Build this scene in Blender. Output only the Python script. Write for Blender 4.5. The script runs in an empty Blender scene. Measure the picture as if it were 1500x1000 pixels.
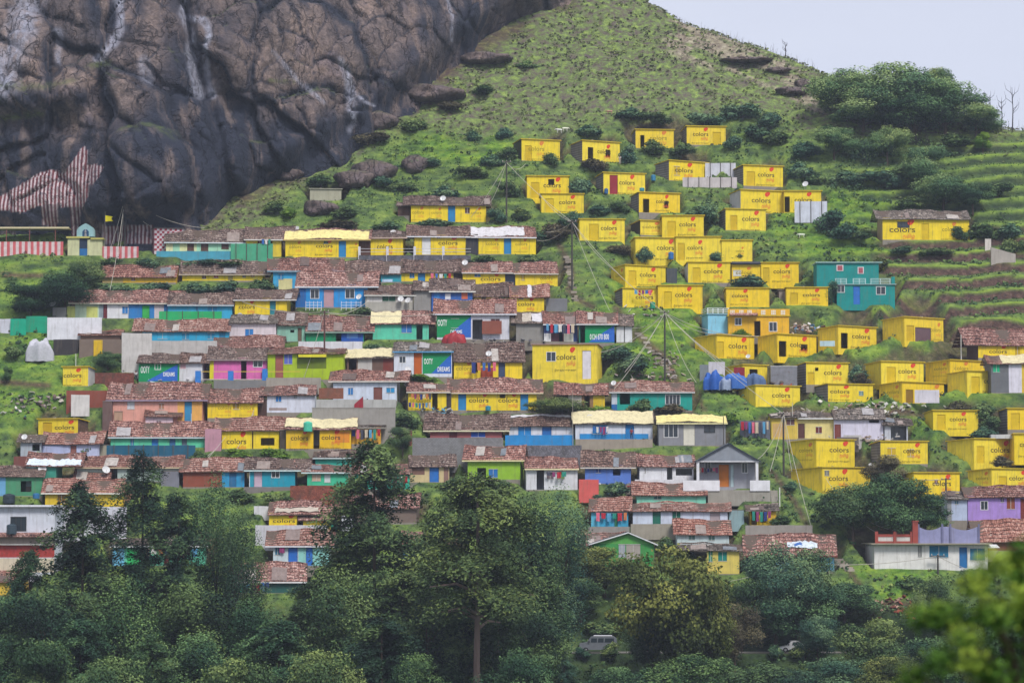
import bpy, math, random
import numpy as np
from mathutils import Vector
R = math.radians
rnd = random.Random(7)
sc = bpy.context.scene
COL = sc.collection
F = 4000.0                       # focal length in photograph pixels
PIT = math.atan(250 / F)         # camera looks slightly up the hill
CP, SP = math.cos(PIT), math.sin(PIT)

def tz(py):                      # height per metre of distance seen at picture row py
    v = (500 - py) / F
    return (v * CP + SP) / (CP - v * SP)
def tx(px, py):
    v = (500 - py) / F
    return ((px - 750) / F) / (CP - v * SP)
def P(px, py, Y):
    return Vector((tx(px, py) * Y, Y, tz(py) * Y))
def proj(X, Y, Z):               # world to photograph pixels (arrays)
    d = Y * CP + Z * SP; u = Z * CP - Y * SP
    return 750 + F * X / d, 500 - F * u / d

# ------------------------------------------------------------------ noise
def _hash(ix, iy, s):
    h = (ix.astype(np.int64) * 374761393 + iy.astype(np.int64) * 668265263 + s * 974634777) & 0x7fffffff
    h = ((h ^ (h >> 13)) * 1274126177) & 0x7fffffff
    return ((h ^ (h >> 16)) & 0xffff) / 65535.0
def vnoise(x, y, s=0):
    x = np.asarray(x, float); y = np.asarray(y, float)
    ix = np.floor(x); iy = np.floor(y); fx = x - ix; fy = y - iy
    fx = fx * fx * (3 - 2 * fx); fy = fy * fy * (3 - 2 * fy)
    a = _hash(ix, iy, s); b = _hash(ix + 1, iy, s); c = _hash(ix, iy + 1, s); d = _hash(ix + 1, iy + 1, s)
    return (a * (1 - fx) + b * fx) * (1 - fy) + (c * (1 - fx) + d * fx) * fy
def fbm(x, y, o=4, s=0):
    t = 0; a = .5
    for i in range(o):
        t = t + a * (vnoise(x, y, s + i * 7) * 2 - 1); x = x * 2.03; y = y * 2.03; a *= .5
    return t
def voro(x, y, s=0):
    ix = np.floor(x); iy = np.floor(y)
    f1 = np.full(np.shape(x), 9.0); f2 = f1.copy(); cid = np.zeros(np.shape(x))
    for i in (-1, 0, 1):
        for j in (-1, 0, 1):
            cx = ix + i + _hash(ix + i, iy + j, s); cy = iy + j + _hash(ix + i, iy + j, s + 5)
            d = np.hypot(x - cx, y - cy)
            n = d < f1
            f2 = np.where(n, f1, np.minimum(f2, d)); cid = np.where(n, _hash(ix + i, iy + j, s + 9), cid); f1 = np.where(n, d, f1)
    return f1, f2, cid
def sstep(a, b, x):
    t = np.clip((x - a) / (b - a), 0, 1); return t * t * (3 - 2 * t)
def segdist(px, py, pts):
    d = np.full(np.shape(px), 1e9)
    for (ax, ay), (bx, by) in zip(pts, pts[1:]):
        vx, vy = bx - ax, by - ay; L = vx * vx + vy * vy + 1e-9
        t = np.clip(((px - ax) * vx + (py - ay) * vy) / L, 0, 1)
        d = np.minimum(d, np.hypot(px - ax - t * vx, py - ay - t * vy))
    return d

# ------------------------------------------------------------------ terrain
SY = [-400, -60, -6, 0, 20, 60, 150, 250, 300, 340, 355, 366.5, 368, 373, 380, 700]
SZ = [25, 6, -1.6, -1.75, -4.6, -15, -30, -29, -27, -25.3, -24.5, -20.2, -18.9, -18.9, -13.6, 204]
RPX = [-2000, 800, 900, 950, 1000, 1060, 1120, 1200, 1250, 1350, 1450, 1500, 1700, 3000]
RPY = [-260, -150, -40, 2, 30, 52, 70, 104, 126, 152, 182, 190, 225, 400]
def H0(X, Y, phase=False):
    X = np.asarray(X, float); Y = np.asarray(Y, float)
    base = np.interp(Y, SY, SZ)
    far = sstep(372, 386, Y)
    n = fbm(X / 26, Y / 26, 3, 3) * 1.6 + fbm(X / 6, Y / 5, 3, 11) * .45
    base = base + n * (far + .0)
    hi = sstep(492, 512, Y) * (1 - sstep(60, 85, X)); base = base + hi * ((vnoise(X / 1.9, Y / 1.9, 21) - .5) * .9 + (vnoise(X / 5, Y / 3.5, 22) - .5) * 1.2)
    px = 750 + F * X / np.maximum(Y, 40)
    rp = np.interp(px, RPX, RPY); t = tz_arr(rp)
    ys = 272 / (.68 - t); zs = .68 * (ys - 400) + .7
    rz = zs + .02 * (Y - ys) + fbm(X / 9, Y / 9, 3, 31) * .9 - .0025 * np.maximum(Y - ys, 0) ** 2
    rz = np.maximum(rz, -30)
    a, b = base, rz; m = np.minimum(a, b)
    h = m - np.log(np.exp(-(a - m)) + np.exp(-(b - m)))
    py = 750 - F * h / np.maximum(Y, 40)
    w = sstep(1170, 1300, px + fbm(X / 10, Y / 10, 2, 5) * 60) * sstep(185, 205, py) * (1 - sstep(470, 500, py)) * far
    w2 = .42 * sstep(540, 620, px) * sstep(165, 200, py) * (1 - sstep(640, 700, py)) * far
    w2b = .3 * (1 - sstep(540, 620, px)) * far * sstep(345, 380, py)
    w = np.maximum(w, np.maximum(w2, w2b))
    per = 2.5
    q = h / per + fbm(X / 18, Y / 40, 2, 77) * .8 + vnoise(X / 3.5, Y / 20, 9) * .16
    fl = np.floor(q); f = q - fl
    g = np.where(f < .55, .2 * f / .55, .2 + .8 * sstep(.55, 1.0, f))
    h2 = h + (g - f) * per * w * .95
    if phase: return h2, g, w, px, 750 - F * h2 / np.maximum(Y, 40)
    return h2
def tz_arr(py):
    v = (500 - np.asarray(py, float)) / F
    return (v * CP + SP) / (CP - v * SP)
_ys = np.arange(362, 640, .2)
def Yg(px, py):                  # distance at which the ray through (px, py) meets the hillside
    d = tz(py) * _ys - H0(tx(px, py) * _ys, _ys)
    k = np.nonzero(d <= 0)[0]
    if len(k) == 0: return 520.0
    k = k[0]
    if k == 0: return float(_ys[0])
    a, b = d[k - 1], d[k]
    return float(_ys[k - 1] + .2 * a / (a - b))
def h0(x, y): return float(H0(np.array([x]), np.array([y]))[0])

# ------------------------------------------------------------------ materials
def lin(h):
    if isinstance(h, (tuple, list)): v = [c / 255 for c in h]
    else: v = [int(h[i:i + 2], 16) / 255 for i in (0, 2, 4)]
    return tuple((c / 12.92 if c <= .04045 else ((c + .055) / 1.055) ** 2.4) for c in v) + (1,)
class NT:
    def __init__(s, name, rough=.9, spec=.25):
        s.m = bpy.data.materials.new(name); s.m.use_nodes = True
        s.t = s.m.node_tree; s.b = s.t.nodes['Principled BSDF']
        s.b.inputs['Roughness'].default_value = rough; s.b.inputs['Specular IOR Level'].default_value = spec
        s._c = None
    def n(s, ty, **kw):
        nd = s.t.nodes.new(ty)
        for k, v in kw.items():
            if k.startswith('i_'):
                key = k[2:]
                nd.inputs[int(key) if key.isdigit() else key.replace('_', ' ')].default_value = v
            else: setattr(nd, k, v)
        return nd
    def l(s, a, b): s.t.links.new(a, b)
    def co(s):
        if s._c is None: s._c = s.n('ShaderNodeTexCoord').outputs['Object']
        return s._c
    def mp(s, sc_, src=None):
        m = s.n('ShaderNodeMapping'); m.inputs['Scale'].default_value = sc_; s.l(src or s.co(), m.inputs[0]); return m.outputs[0]
    def noise(s, scale, det=3, vec=None, rough=.55):
        nd = s.n('ShaderNodeTexNoise'); nd.inputs['Scale'].default_value = scale; nd.inputs['Detail'].default_value = det
        nd.inputs['Roughness'].default_value = rough; s.l(vec or s.co(), nd.inputs['Vector']); return nd.outputs['Fac']
    def ramp(s, fac, stops):
        r = s.n('ShaderNodeValToRGB'); e = r.color_ramp.elements
        while len(e) < len(stops): e.new(.5)
        for el, (p, c) in zip(e, stops): el.position = p; el.color = c if len(c) == 4 else tuple(c) + (1,)
        s.l(fac, r.inputs[0]); return r.outputs[0]
    def mix(s, fac, a, b, mode='MIX'):
        m = s.n('ShaderNodeMix', data_type='RGBA', blend_type=mode)
        for sock, v in ((m.inputs[0], fac), (m.inputs[6], a), (m.inputs[7], b)):
            if isinstance(v, (int, float)): sock.default_value = v
            elif isinstance(v, tuple): sock.default_value = v
            else: s.l(v, sock)
        return m.outputs[2]
    def math(s, op, a, b=0.0):
        m = s.n('ShaderNodeMath', operation=op)
        for i, v in enumerate((a, b)):
            if isinstance(v, (int, float)): m.inputs[i].default_value = v
            else: s.l(v, m.inputs[i])
        return m.outputs[0]
    def attr(s, nm): return s.n('ShaderNodeAttribute', attribute_name=nm).outputs['Fac']
    def rand(s): return s.n('ShaderNodeObjectInfo').outputs['Random']
    def base(s, c):
        if isinstance(c, tuple): s.b.inputs['Base Color'].default_value = c
        else: s.l(c, s.b.inputs['Base Color'])
    def bump(s, h, st=.5, d=.1):
        b = s.n('ShaderNodeBump'); b.inputs['Strength'].default_value = st; b.inputs['Distance'].default_value = d
        s.l(h, b.inputs['Height']); s.l(b.outputs[0], s.b.inputs['Normal'])
_M = {}
G_ = lambda v: (v, v, v, 1)
def paint(hx, dirt=.35, rough=.85):
    if hx[:2] in ('e9', 'e7', 'eb'): dirt = .42
    k = ('p', hx, dirt, rough)
    if k in _M: return _M[k]
    t = NT('paint_' + hx, rough); c = lin(hx)
    n1 = t.noise(.9, 4); n2 = t.noise(1, 5, t.mp((2.6, 2.6, .30)), rough=.65)
    v = t.ramp(n1, [(.3, G_(.86)), (.65, G_(1.05))])
    a = t.mix(1.0, c, v, 'MULTIPLY')
    d = t.ramp(n2, [(.50, G_(0)), (.72, G_(1))])
    a = t.mix(t.math('MULTIPLY', d, dirt), a, lin('6e6456'))
    t.base(a); t.bump(t.noise(9, 2), .25, .02)
    _M[k] = t.m; return t.m
def plain(hx, rough=.7, spec=.3, metal=0):
    k = ('q', hx, rough, metal)
    if k in _M: return _M[k]
    t = NT('plain_' + hx, rough, spec); c = lin(hx); t.b.inputs['Metallic'].default_value = metal
    t.base(t.mix(1.0, c, t.ramp(t.noise(3, 2), [(.3, G_(.85)), (.7, G_(1.05))]), 'MULTIPLY'))
    _M[k] = t.m; return t.m
def glass():
    if 'gl' in _M: return _M['gl']
    t = NT('window_glass', .12, .6); t.base(lin('2c343c')); _M['gl'] = t.m; return t.m
def tile(kind='r'):
    k = ('tile', kind)
    if k in _M: return _M[k]
    cols = {'r': ('4e3a38', '7b5851', '9e7469', 'c8aaa0'), 'b': ('423836', '62524c', '806c64', 'a8998f'),
            'o': ('63443c', '8b6156', 'a57d70', 'c4a89c'), 'g': ('474340', '666058', '857b75', 'b4aaa0')}[kind]
    t = NT('roof_tiles_' + kind, .9)
    vec = t.mp((1.0, 1.0, 1.0))
    br = t.n('ShaderNodeTexVoronoi', distance='CHEBYCHEV'); br.inputs['Scale'].default_value = 1.0
    t.l(t.mp((5.0, 3.6, 3.6)), br.inputs['Vector'])
    n1 = t.noise(.55, 4); n2 = t.noise(5, 3)
    sep = t.n('ShaderNodeSeparateColor'); t.l(br.outputs['Color'], sep.inputs[0])
    f = t.math('ADD', t.math('MULTIPLY', sep.outputs[0], .42), t.math('ADD', t.math('MULTIPLY', n1, .55), t.math('MULTIPLY', n2, .25)))
    c = t.ramp(f, [(.36, lin(cols[0])), (.52, lin(cols[1])), (.68, lin(cols[2])), (.84, lin(cols[3]))])
    mossf = t.ramp(t.noise(.8, 4, t.mp((1, 1, 1.7))), [(.58, G_(0)), (.72, G_(.4))])
    c = t.mix(mossf, c, lin('4a4338'))
    tint = t.ramp(t.rand(), [(0, lin('c9b4ae')), (.5, lin('ffffff')), (1, lin('f5d8cc'))])
    c = t.mix(.6, c, tint, 'MULTIPLY')
    w = t.n('ShaderNodeTexWave', wave_type='BANDS', bands_direction='X'); w.inputs['Scale'].default_value = 1.15; w.inputs['Distortion'].default_value = 1.5
    w.inputs['Detail'].default_value = 1; t.l(t.co(), w.inputs['Vector'])
    c = t.mix(.35, c, t.ramp(w.outputs['Fac'], [(0, G_(.55)), (.5, G_(1))]), 'MULTIPLY')
    t.base(c); t.bump(t.math('ADD', w.outputs['Fac'], br.outputs['Distance']), .7, .06)
    _M[k] = t.m; return t.m
def sheetm(hx, rough=.55):
    k = ('sheet', hx)
    if k in _M: return _M[k]
    t = NT('sheet_' + hx, rough, .35)
    w = t.n('ShaderNodeTexWave', wave_type='BANDS', bands_direction='X'); w.inputs['Scale'].default_value = 1.6; t.l(t.co(), w.inputs['Vector'])
    c = t.mix(1.0, lin(hx), t.ramp(t.noise(1.3, 4), [(.35, G_(.72)), (.7, G_(1.05))]), 'MULTIPLY')
    c = t.mix(t.ramp(t.noise(2, 4), [(.58, G_(0)), (.72, G_(.6))]), c, lin('6b4a3a'))
    t.base(c); t.bump(w.outputs['Fac'], .6, .05); _M[k] = t.m; return t.m
def stonem(hx='77746f', scale=2.6, name='stone'):
    k = ('stone', hx, scale)
    if k in _M: return _M[k]
    t = NT(name + '_' + hx, .95, .1)
    v = t.n('ShaderNodeTexVoronoi', feature='DISTANCE_TO_EDGE'); v.inputs['Scale'].default_value = scale; t.l(t.co(), v.inputs['Vector'])
    v2 = t.n('ShaderNodeTexVoronoi'); v2.inputs['Scale'].default_value = scale; t.l(t.co(), v2.inputs['Vector'])
    sep = t.n('ShaderNodeSeparateColor'); t.l(v2.outputs['Color'], sep.inputs[0])
    c = t.mix(1.0, lin(hx), t.ramp(sep.outputs[0], [(0, G_(.65)), (1, G_(1.15))]), 'MULTIPLY')
    c = t.mix(t.ramp(v.outputs['Distance'], [(.0, G_(.7)), (.07, G_(0))]), c, lin('3e3b38'))
    c = t.mix(t.ramp(t.noise(.7, 4, t.mp((1.6, 1.6, .5))), [(.5, G_(0)), (.75, G_(.6))]), c, lin('4a463e'))
    t.base(c); t.bump(v.outputs['Distance'], .8, .08); _M[k] = t.m; return t.m
def blockm(hx='86857f'):
    k = ('block', hx)
    if k in _M: return _M[k]
    t = NT('blockwork_' + hx, .95, .1)
    comb = t.n('ShaderNodeCombineXYZ'); sep = t.n('ShaderNodeSeparateXYZ'); t.l(t.co(), sep.inputs[0])
    t.l(sep.outputs[0], comb.inputs[0]); t.l(sep.outputs[2], comb.inputs[1])
    b = t.n('ShaderNodeTexBrick'); b.inputs['Scale'].default_value = 1; b.inputs['Brick Width'].default_value = .42; b.inputs['Row Height'].default_value = .21
    b.inputs['Mortar Size'].default_value = .018; t.l(comb.outputs[0], b.inputs['Vector'])
    c = lin(hx); b.inputs['Color1'].default_value = tuple(x * .86 for x in c[:3]) + (1,); b.inputs['Color2'].default_value = tuple(x * 1.1 for x in c[:3]) + (1,)
    b.inputs['Mortar'].default_value = tuple(x * .6 for x in c[:3]) + (1,)
    cc = t.mix(t.ramp(t.noise(.7, 4, t.mp((1.6, 1.6, .5))), [(.5, G_(0)), (.75, G_(.5))]), b.outputs['Color'], lin('57524a'))
    t.base(cc); _M[k] = t.m; return t.m
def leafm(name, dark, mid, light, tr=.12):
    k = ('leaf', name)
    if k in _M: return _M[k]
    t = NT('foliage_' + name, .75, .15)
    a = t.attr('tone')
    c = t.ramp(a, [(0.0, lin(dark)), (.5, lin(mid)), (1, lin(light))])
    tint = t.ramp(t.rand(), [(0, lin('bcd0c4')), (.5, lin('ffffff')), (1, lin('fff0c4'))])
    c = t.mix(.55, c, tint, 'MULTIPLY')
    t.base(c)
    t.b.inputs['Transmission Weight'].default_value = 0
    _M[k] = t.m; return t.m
def barkm(hx='4a4038'):
    k = ('bark', hx)
    if k in _M: return _M[k]
    t = NT('bark_' + hx, .95, .1)
    t.base(t.mix(1.0, lin(hx), t.ramp(t.noise(2, 4, t.mp((4, 4, .6))), [(.3, G_(.6)), (.7, G_(1.3))]), 'MULTIPLY'))
    _M[k] = t.m; return t.m

# ------------------------------------------------------------------ mesh builder
class MB:
    def __init__(s): s.v = []; s.f = []; s.mi = []; s.mats = []
    def m(s, mat):
        if mat not in s.mats: s.mats.append(mat)
        return s.mats.index(mat)
    def quad(s, a, b, c, d, mat):
        i = len(s.v); s.v += [a, b, c, d]; s.f.append((i, i + 1, i + 2, i + 3)); s.mi.append(s.m(mat))
    def poly(s, pts, mat):
        i = len(s.v); s.v += list(pts); s.f.append(tuple(range(i, i + len(pts)))); s.mi.append(s.m(mat))
    def box(s, x0, x1, y0, y1, z0, z1, mat, dz=0.0):
        # dz lowers the far (y1) top edge; outward faces, vertices shared
        i = len(s.v)
        s.v += [(x0, y0, z0), (x1, y0, z0), (x1, y1, z0), (x0, y1, z0), (x0, y0, z1), (x1, y0, z1), (x1, y1, z1 + dz), (x0, y1, z1 + dz)]
        k = s.m(mat)
        for q in ((0, 1, 5, 4), (1, 2, 6, 5), (2, 3, 7, 6), (3, 0, 4, 7), (4, 5, 6, 7), (3, 2, 1, 0)):
            s.f.append(tuple(i + a for a in q)); s.mi.append(k)
    def tube(s, pts, r0, r1, mat, n=6, cap=True):
        pts = [Vector(p) for p in pts]; k = s.m(mat); base = len(s.v); L = len(pts)
        for j, p in enumerate(pts):
            d = (pts[min(j + 1, L - 1)] - pts[max(j - 1, 0)]).normalized()
            up = Vector((0, 0, 1)) if abs(d.z) < .9 else Vector((1, 0, 0))
            a = d.cross(up).normalized(); b = d.cross(a); r = r0 + (r1 - r0) * j / max(L - 1, 1)
            for q in range(n):
                an = 2 * math.pi * q / n; s.v.append(tuple(p + a * (math.cos(an) * r) + b * (math.sin(an) * r)))
        for j in range(L - 1):
            for q in range(n):
                s.f.append((base + j * n + q, base + j * n + (q + 1) % n, base + (j + 1) * n + (q + 1) % n, base + (j + 1) * n + q)); s.mi.append(k)
        if cap:
            s.f.append(tuple(base + q for q in range(n))[::-1]); s.mi.append(k)
            s.f.append(tuple(base + (L - 1) * n + q for q in range(n))); s.mi.append(k)
    def lathe(s, prof, cx, cy, mat, n=12, axis=None):
        k = s.m(mat); base = len(s.v)
        for r, z in prof:
            for q in range(n):
                a = 2 * math.pi * q / n; s.v.append((cx + r * math.cos(a), cy + r * math.sin(a), z))
        for j in range(len(prof) - 1):
            for q in range(n):
                s.f.append((base + j * n + q, base + j * n + (q + 1) % n, base + (j + 1) * n + (q + 1) % n, base + (j + 1) * n + q)); s.mi.append(k)
        s.f.append(tuple(base + q for q in range(n))[::-1]); s.mi.append(k)
        s.f.append(tuple(base + (len(prof) - 1) * n + q for q in range(n))); s.mi.append(k)
    def mesh(s, name):
        me = bpy.data.meshes.new(name); me.from_pydata([tuple(v) for v in s.v], [], s.f)
        for m in s.mats: me.materials.append(m)
        me.polygons.foreach_set('material_index', s.mi); me.update(); return me
    def build(s, name, parent=None, loc=None, smooth=False):
        me = s.mesh(name)
        if smooth: me.polygons.foreach_set('use_smooth', [True] * len(me.polygons))
        return link(name, me, parent, loc)
def link(name, me, parent=None, loc=None):
    o = bpy.data.objects.new(name, me); COL.objects.link(o)
    if parent: o.parent = parent
    if loc is not None: o.location = loc
    return o
def tag(o, label=None, cat=None, group=None, kind=None):
    if label: o['label'] = label
    if cat: o['category'] = cat
    if group: o['group'] = group
    if kind: o['kind'] = kind
    return o
def empty(name, loc, rz=0):
    o = bpy.data.objects.new(name, None); COL.objects.link(o); o.empty_display_size = .5
    o.location = loc; o.rotation_euler = (0, 0, rz); return o

def npmesh(name, V, Fq, mats, attrs=None, smooth=True):
    me = bpy.data.meshes.new(name); V = np.asarray(V, np.float32); Fq = np.asarray(Fq, np.int32)
    k = Fq.shape[1]
    me.vertices.add(len(V)); me.vertices.foreach_set('co', V.ravel())
    me.loops.add(len(Fq) * k); me.loops.foreach_set('vertex_index', Fq.ravel())
    me.polygons.add(len(Fq)); me.polygons.foreach_set('loop_start', np.arange(0, len(Fq) * k, k, dtype=np.int32))
    try: me.polygons.foreach_set('loop_total', np.full(len(Fq), k, np.int32))
    except Exception: pass
    if smooth: me.polygons.foreach_set('use_smooth', np.ones(len(Fq), bool))
    for m in mats: me.materials.append(m)
    for nm, a in (attrs or {}).items():
        at = me.attributes.new(nm, 'FLOAT', 'POINT'); at.data.foreach_set('value', np.asarray(a, np.float32).ravel())
    me.update(calc_edges=True); me.validate(); return me

# ------------------------------------------------------------------ lettering
def text_geo(s, off=.012):
    cu = bpy.data.curves.new('t', 'FONT'); cu.body = s; cu.size = 1; cu.offset = off; cu.resolution_u = 3
    o = bpy.data.objects.new('t', cu); COL.objects.link(o); bpy.context.view_layer.update()
    me = bpy.data.meshes.new_from_object(o.evaluated_get(bpy.context.evaluated_depsgraph_get()))
    v = [tuple(a.co) for a in me.vertices]; f = [tuple(p.vertices) for p in me.polygons]
    bpy.data.objects.remove(o); bpy.data.meshes.remove(me); bpy.data.curves.remove(cu)
    if not v: return [], []
    x0 = min(a[0] for a in v); x1 = max(a[0] for a in v)
    k = 1 / max(x1 - x0, 1e-6)
    return [((a[0] - x0) * k, a[1] * k) for a in v], f
def add_text(mb, geo, x0, z0, w, h, mat, y=0.0):    # into the xz plane, read from -y; h None keeps the proportions
    v, f = geo
    if not v: return
    sy = w if h is None else h / max(max(a[1] for a in v), 1e-6)
    i = len(mb.v); mb.v += [(x0 + a[0] * w, y, z0 + a[1] * sy) for a in v]
    k = mb.m(mat)
    for q in f: mb.f.append(tuple(i + a for a in q)); mb.mi.append(k)
TG = {}
def tg(s, off=.012):
    if (s, off) not in TG: TG[(s, off)] = text_geo(s, off)
    return TG[(s, off)]
def sign_mesh(name, cd, cr, ct):
    mb = MB(); D = plain(cd, .9); Rm = plain(cr, .9); T = plain(ct, .9); out = []
    add_text(mb, tg('colors', .008), 0, 0, 1, None, D); out.append(('painted_lettering', mb.mesh(name))); mb = MB()
    add_text(mb, tg('தமிழ்', .012), .52, -.27, .46, .2, T); out.append(('subtitle_lettering', mb.mesh(name))); mb = MB()
    add_text(mb, tg('இது நம்ம ஊரு கலரு', .005), -.08, -.58, 1.1, .11, D); out.append(('slogan_lettering', mb.mesh(name))); mb = MB()
    # round leaf-like emblem above the last letters
    pts = []
    for i in range(20):
        a = 2 * math.pi * i / 20; r = .135 * (1 + .16 * math.cos(2 * (a - .9)) + .07 * math.sin(3 * a))
        pts.append((.83 + r * math.cos(a), 0, .50 + r * math.sin(a)))
    mb.poly(pts, Rm)
    mb.poly([(.80, -.004, .40), (.84, -.004, .42), (.88, -.004, .56), (.85, -.004, .58)], T)
    out.append(('painted_emblem', mb.mesh(name))); return out
def put_sign(S, root, loc, scale, rz=0):
    for nm, me in S:
        o = link(nm, me, root); o.location = loc; o.scale = scale; o.rotation_euler = (0, 0, rz)
YEL = 'ebcd2a'; YELS = ['ebcd2a', 'e9ca36', 'ebd23c', 'ebc828', 'e7cc30']
SIGN = sign_mesh('painted_logo', '4a3f28', 'e0442c', 'e2683c')
SIGNF = sign_mesh('painted_logo_faded', '9a8628', 'e0803a', 'e49a40')
PADS = []       # (root x, y, yaw, x0, x1, y0, y1, z)
HS = []         # houses, for later use

def place(xl, xc, xr, yb, L):
    """corner at (xc, yb) on the hillside; returns origin, yaw, width, side length"""
    Y = Yg(xc, yb); o = P(xc, yb, Y); return o, Y
def solve_yaw(o, spx, L, sgn):
    # yaw (radians) so that the side wall of length L shows spx pixels
    def f(a, L): 
        x = o.x - sgn * math.sin(a) * L; y = o.y + math.cos(a) * L
        return abs(F * x / y - F * o.x / o.y)
    lo, hi = 0.0, R(38)
    def edge(a): 
        x = o.x - sgn * math.sin(a) * L; y = o.y + math.cos(a) * L
        return sgn * (F * o.x / o.y - F * x / y)
    if edge(hi) < spx:
        k = spx / max(edge(hi), .1); return hi, L * k
    for _ in range(30):
        m = (lo + hi) / 2
        if edge(m) < spx: lo = m
        else: hi = m
    return lo, L
def solve_w(o, a, pxr, sgn=1):
    lo, hi = .5, 60
    for _ in range(40):
        m = (lo + hi) / 2; x = o.x + sgn * math.cos(a) * m; y = o.y + math.sin(a) * m
        if sgn * (750 + F * x / (y * CP + o.z * SP)) < sgn * pxr: lo = m
        else: hi = m
    return lo

def front_wall(mb, W, z0, z1, wallm, plinthm, holes, patches, T=.16):
    """front wall in the plane y=0 with real openings; holes (x0,x1,z0,z1); patches (x0,x1,z0,z1,mat)"""
    xs = sorted({0, W} | {h[0] for h in holes} | {h[1] for h in holes} | {p[0] for p in patches} | {p[1] for p in patches})
    zs = sorted({z0, 0, z1} | {h[2] for h in holes} | {h[3] for h in holes} | {p[2] for p in patches} | {p[3] for p in patches})
    xs = [x for x in xs if -1e-6 <= x <= W + 1e-6]; zs = [z for z in zs if z0 - 1e-6 <= z <= z1 + 1e-6]
    for xa, xb in zip(xs, xs[1:]):
        for za, zb in zip(zs, zs[1:]):
            if xb - xa < 1e-4 or zb - za < 1e-4: continue
            cx, cz = (xa + xb) / 2, (za + zb) / 2
            if any(h[0] < cx < h[1] and h[2] < cz < h[3] for h in holes): continue
            m = plinthm if cz < 0 else wallm
            for p in patches:
                if p[0] < cx < p[1] and p[2] < cz < p[3]: m = p[4]
            mb.quad((xa, 0, za), (xb, 0, za), (xb, 0, zb), (xa, 0, zb), m)
    for xa, xb, za, zb in holes:
        mb.quad((xa, 0, za), (xa, 0, zb), (xa, T, zb), (xa, T, za), wallm)
        mb.quad((xb, 0, za), (xb, T, za), (xb, T, zb), (xb, 0, zb), wallm)
        mb.quad((xa, 0, zb), (xb, 0, zb), (xb, T, zb), (xa, T, zb), wallm)
        mb.quad((xa, 0, za), (xa, T, za), (xb, T, za), (xb, 0, za), wallm)

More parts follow.
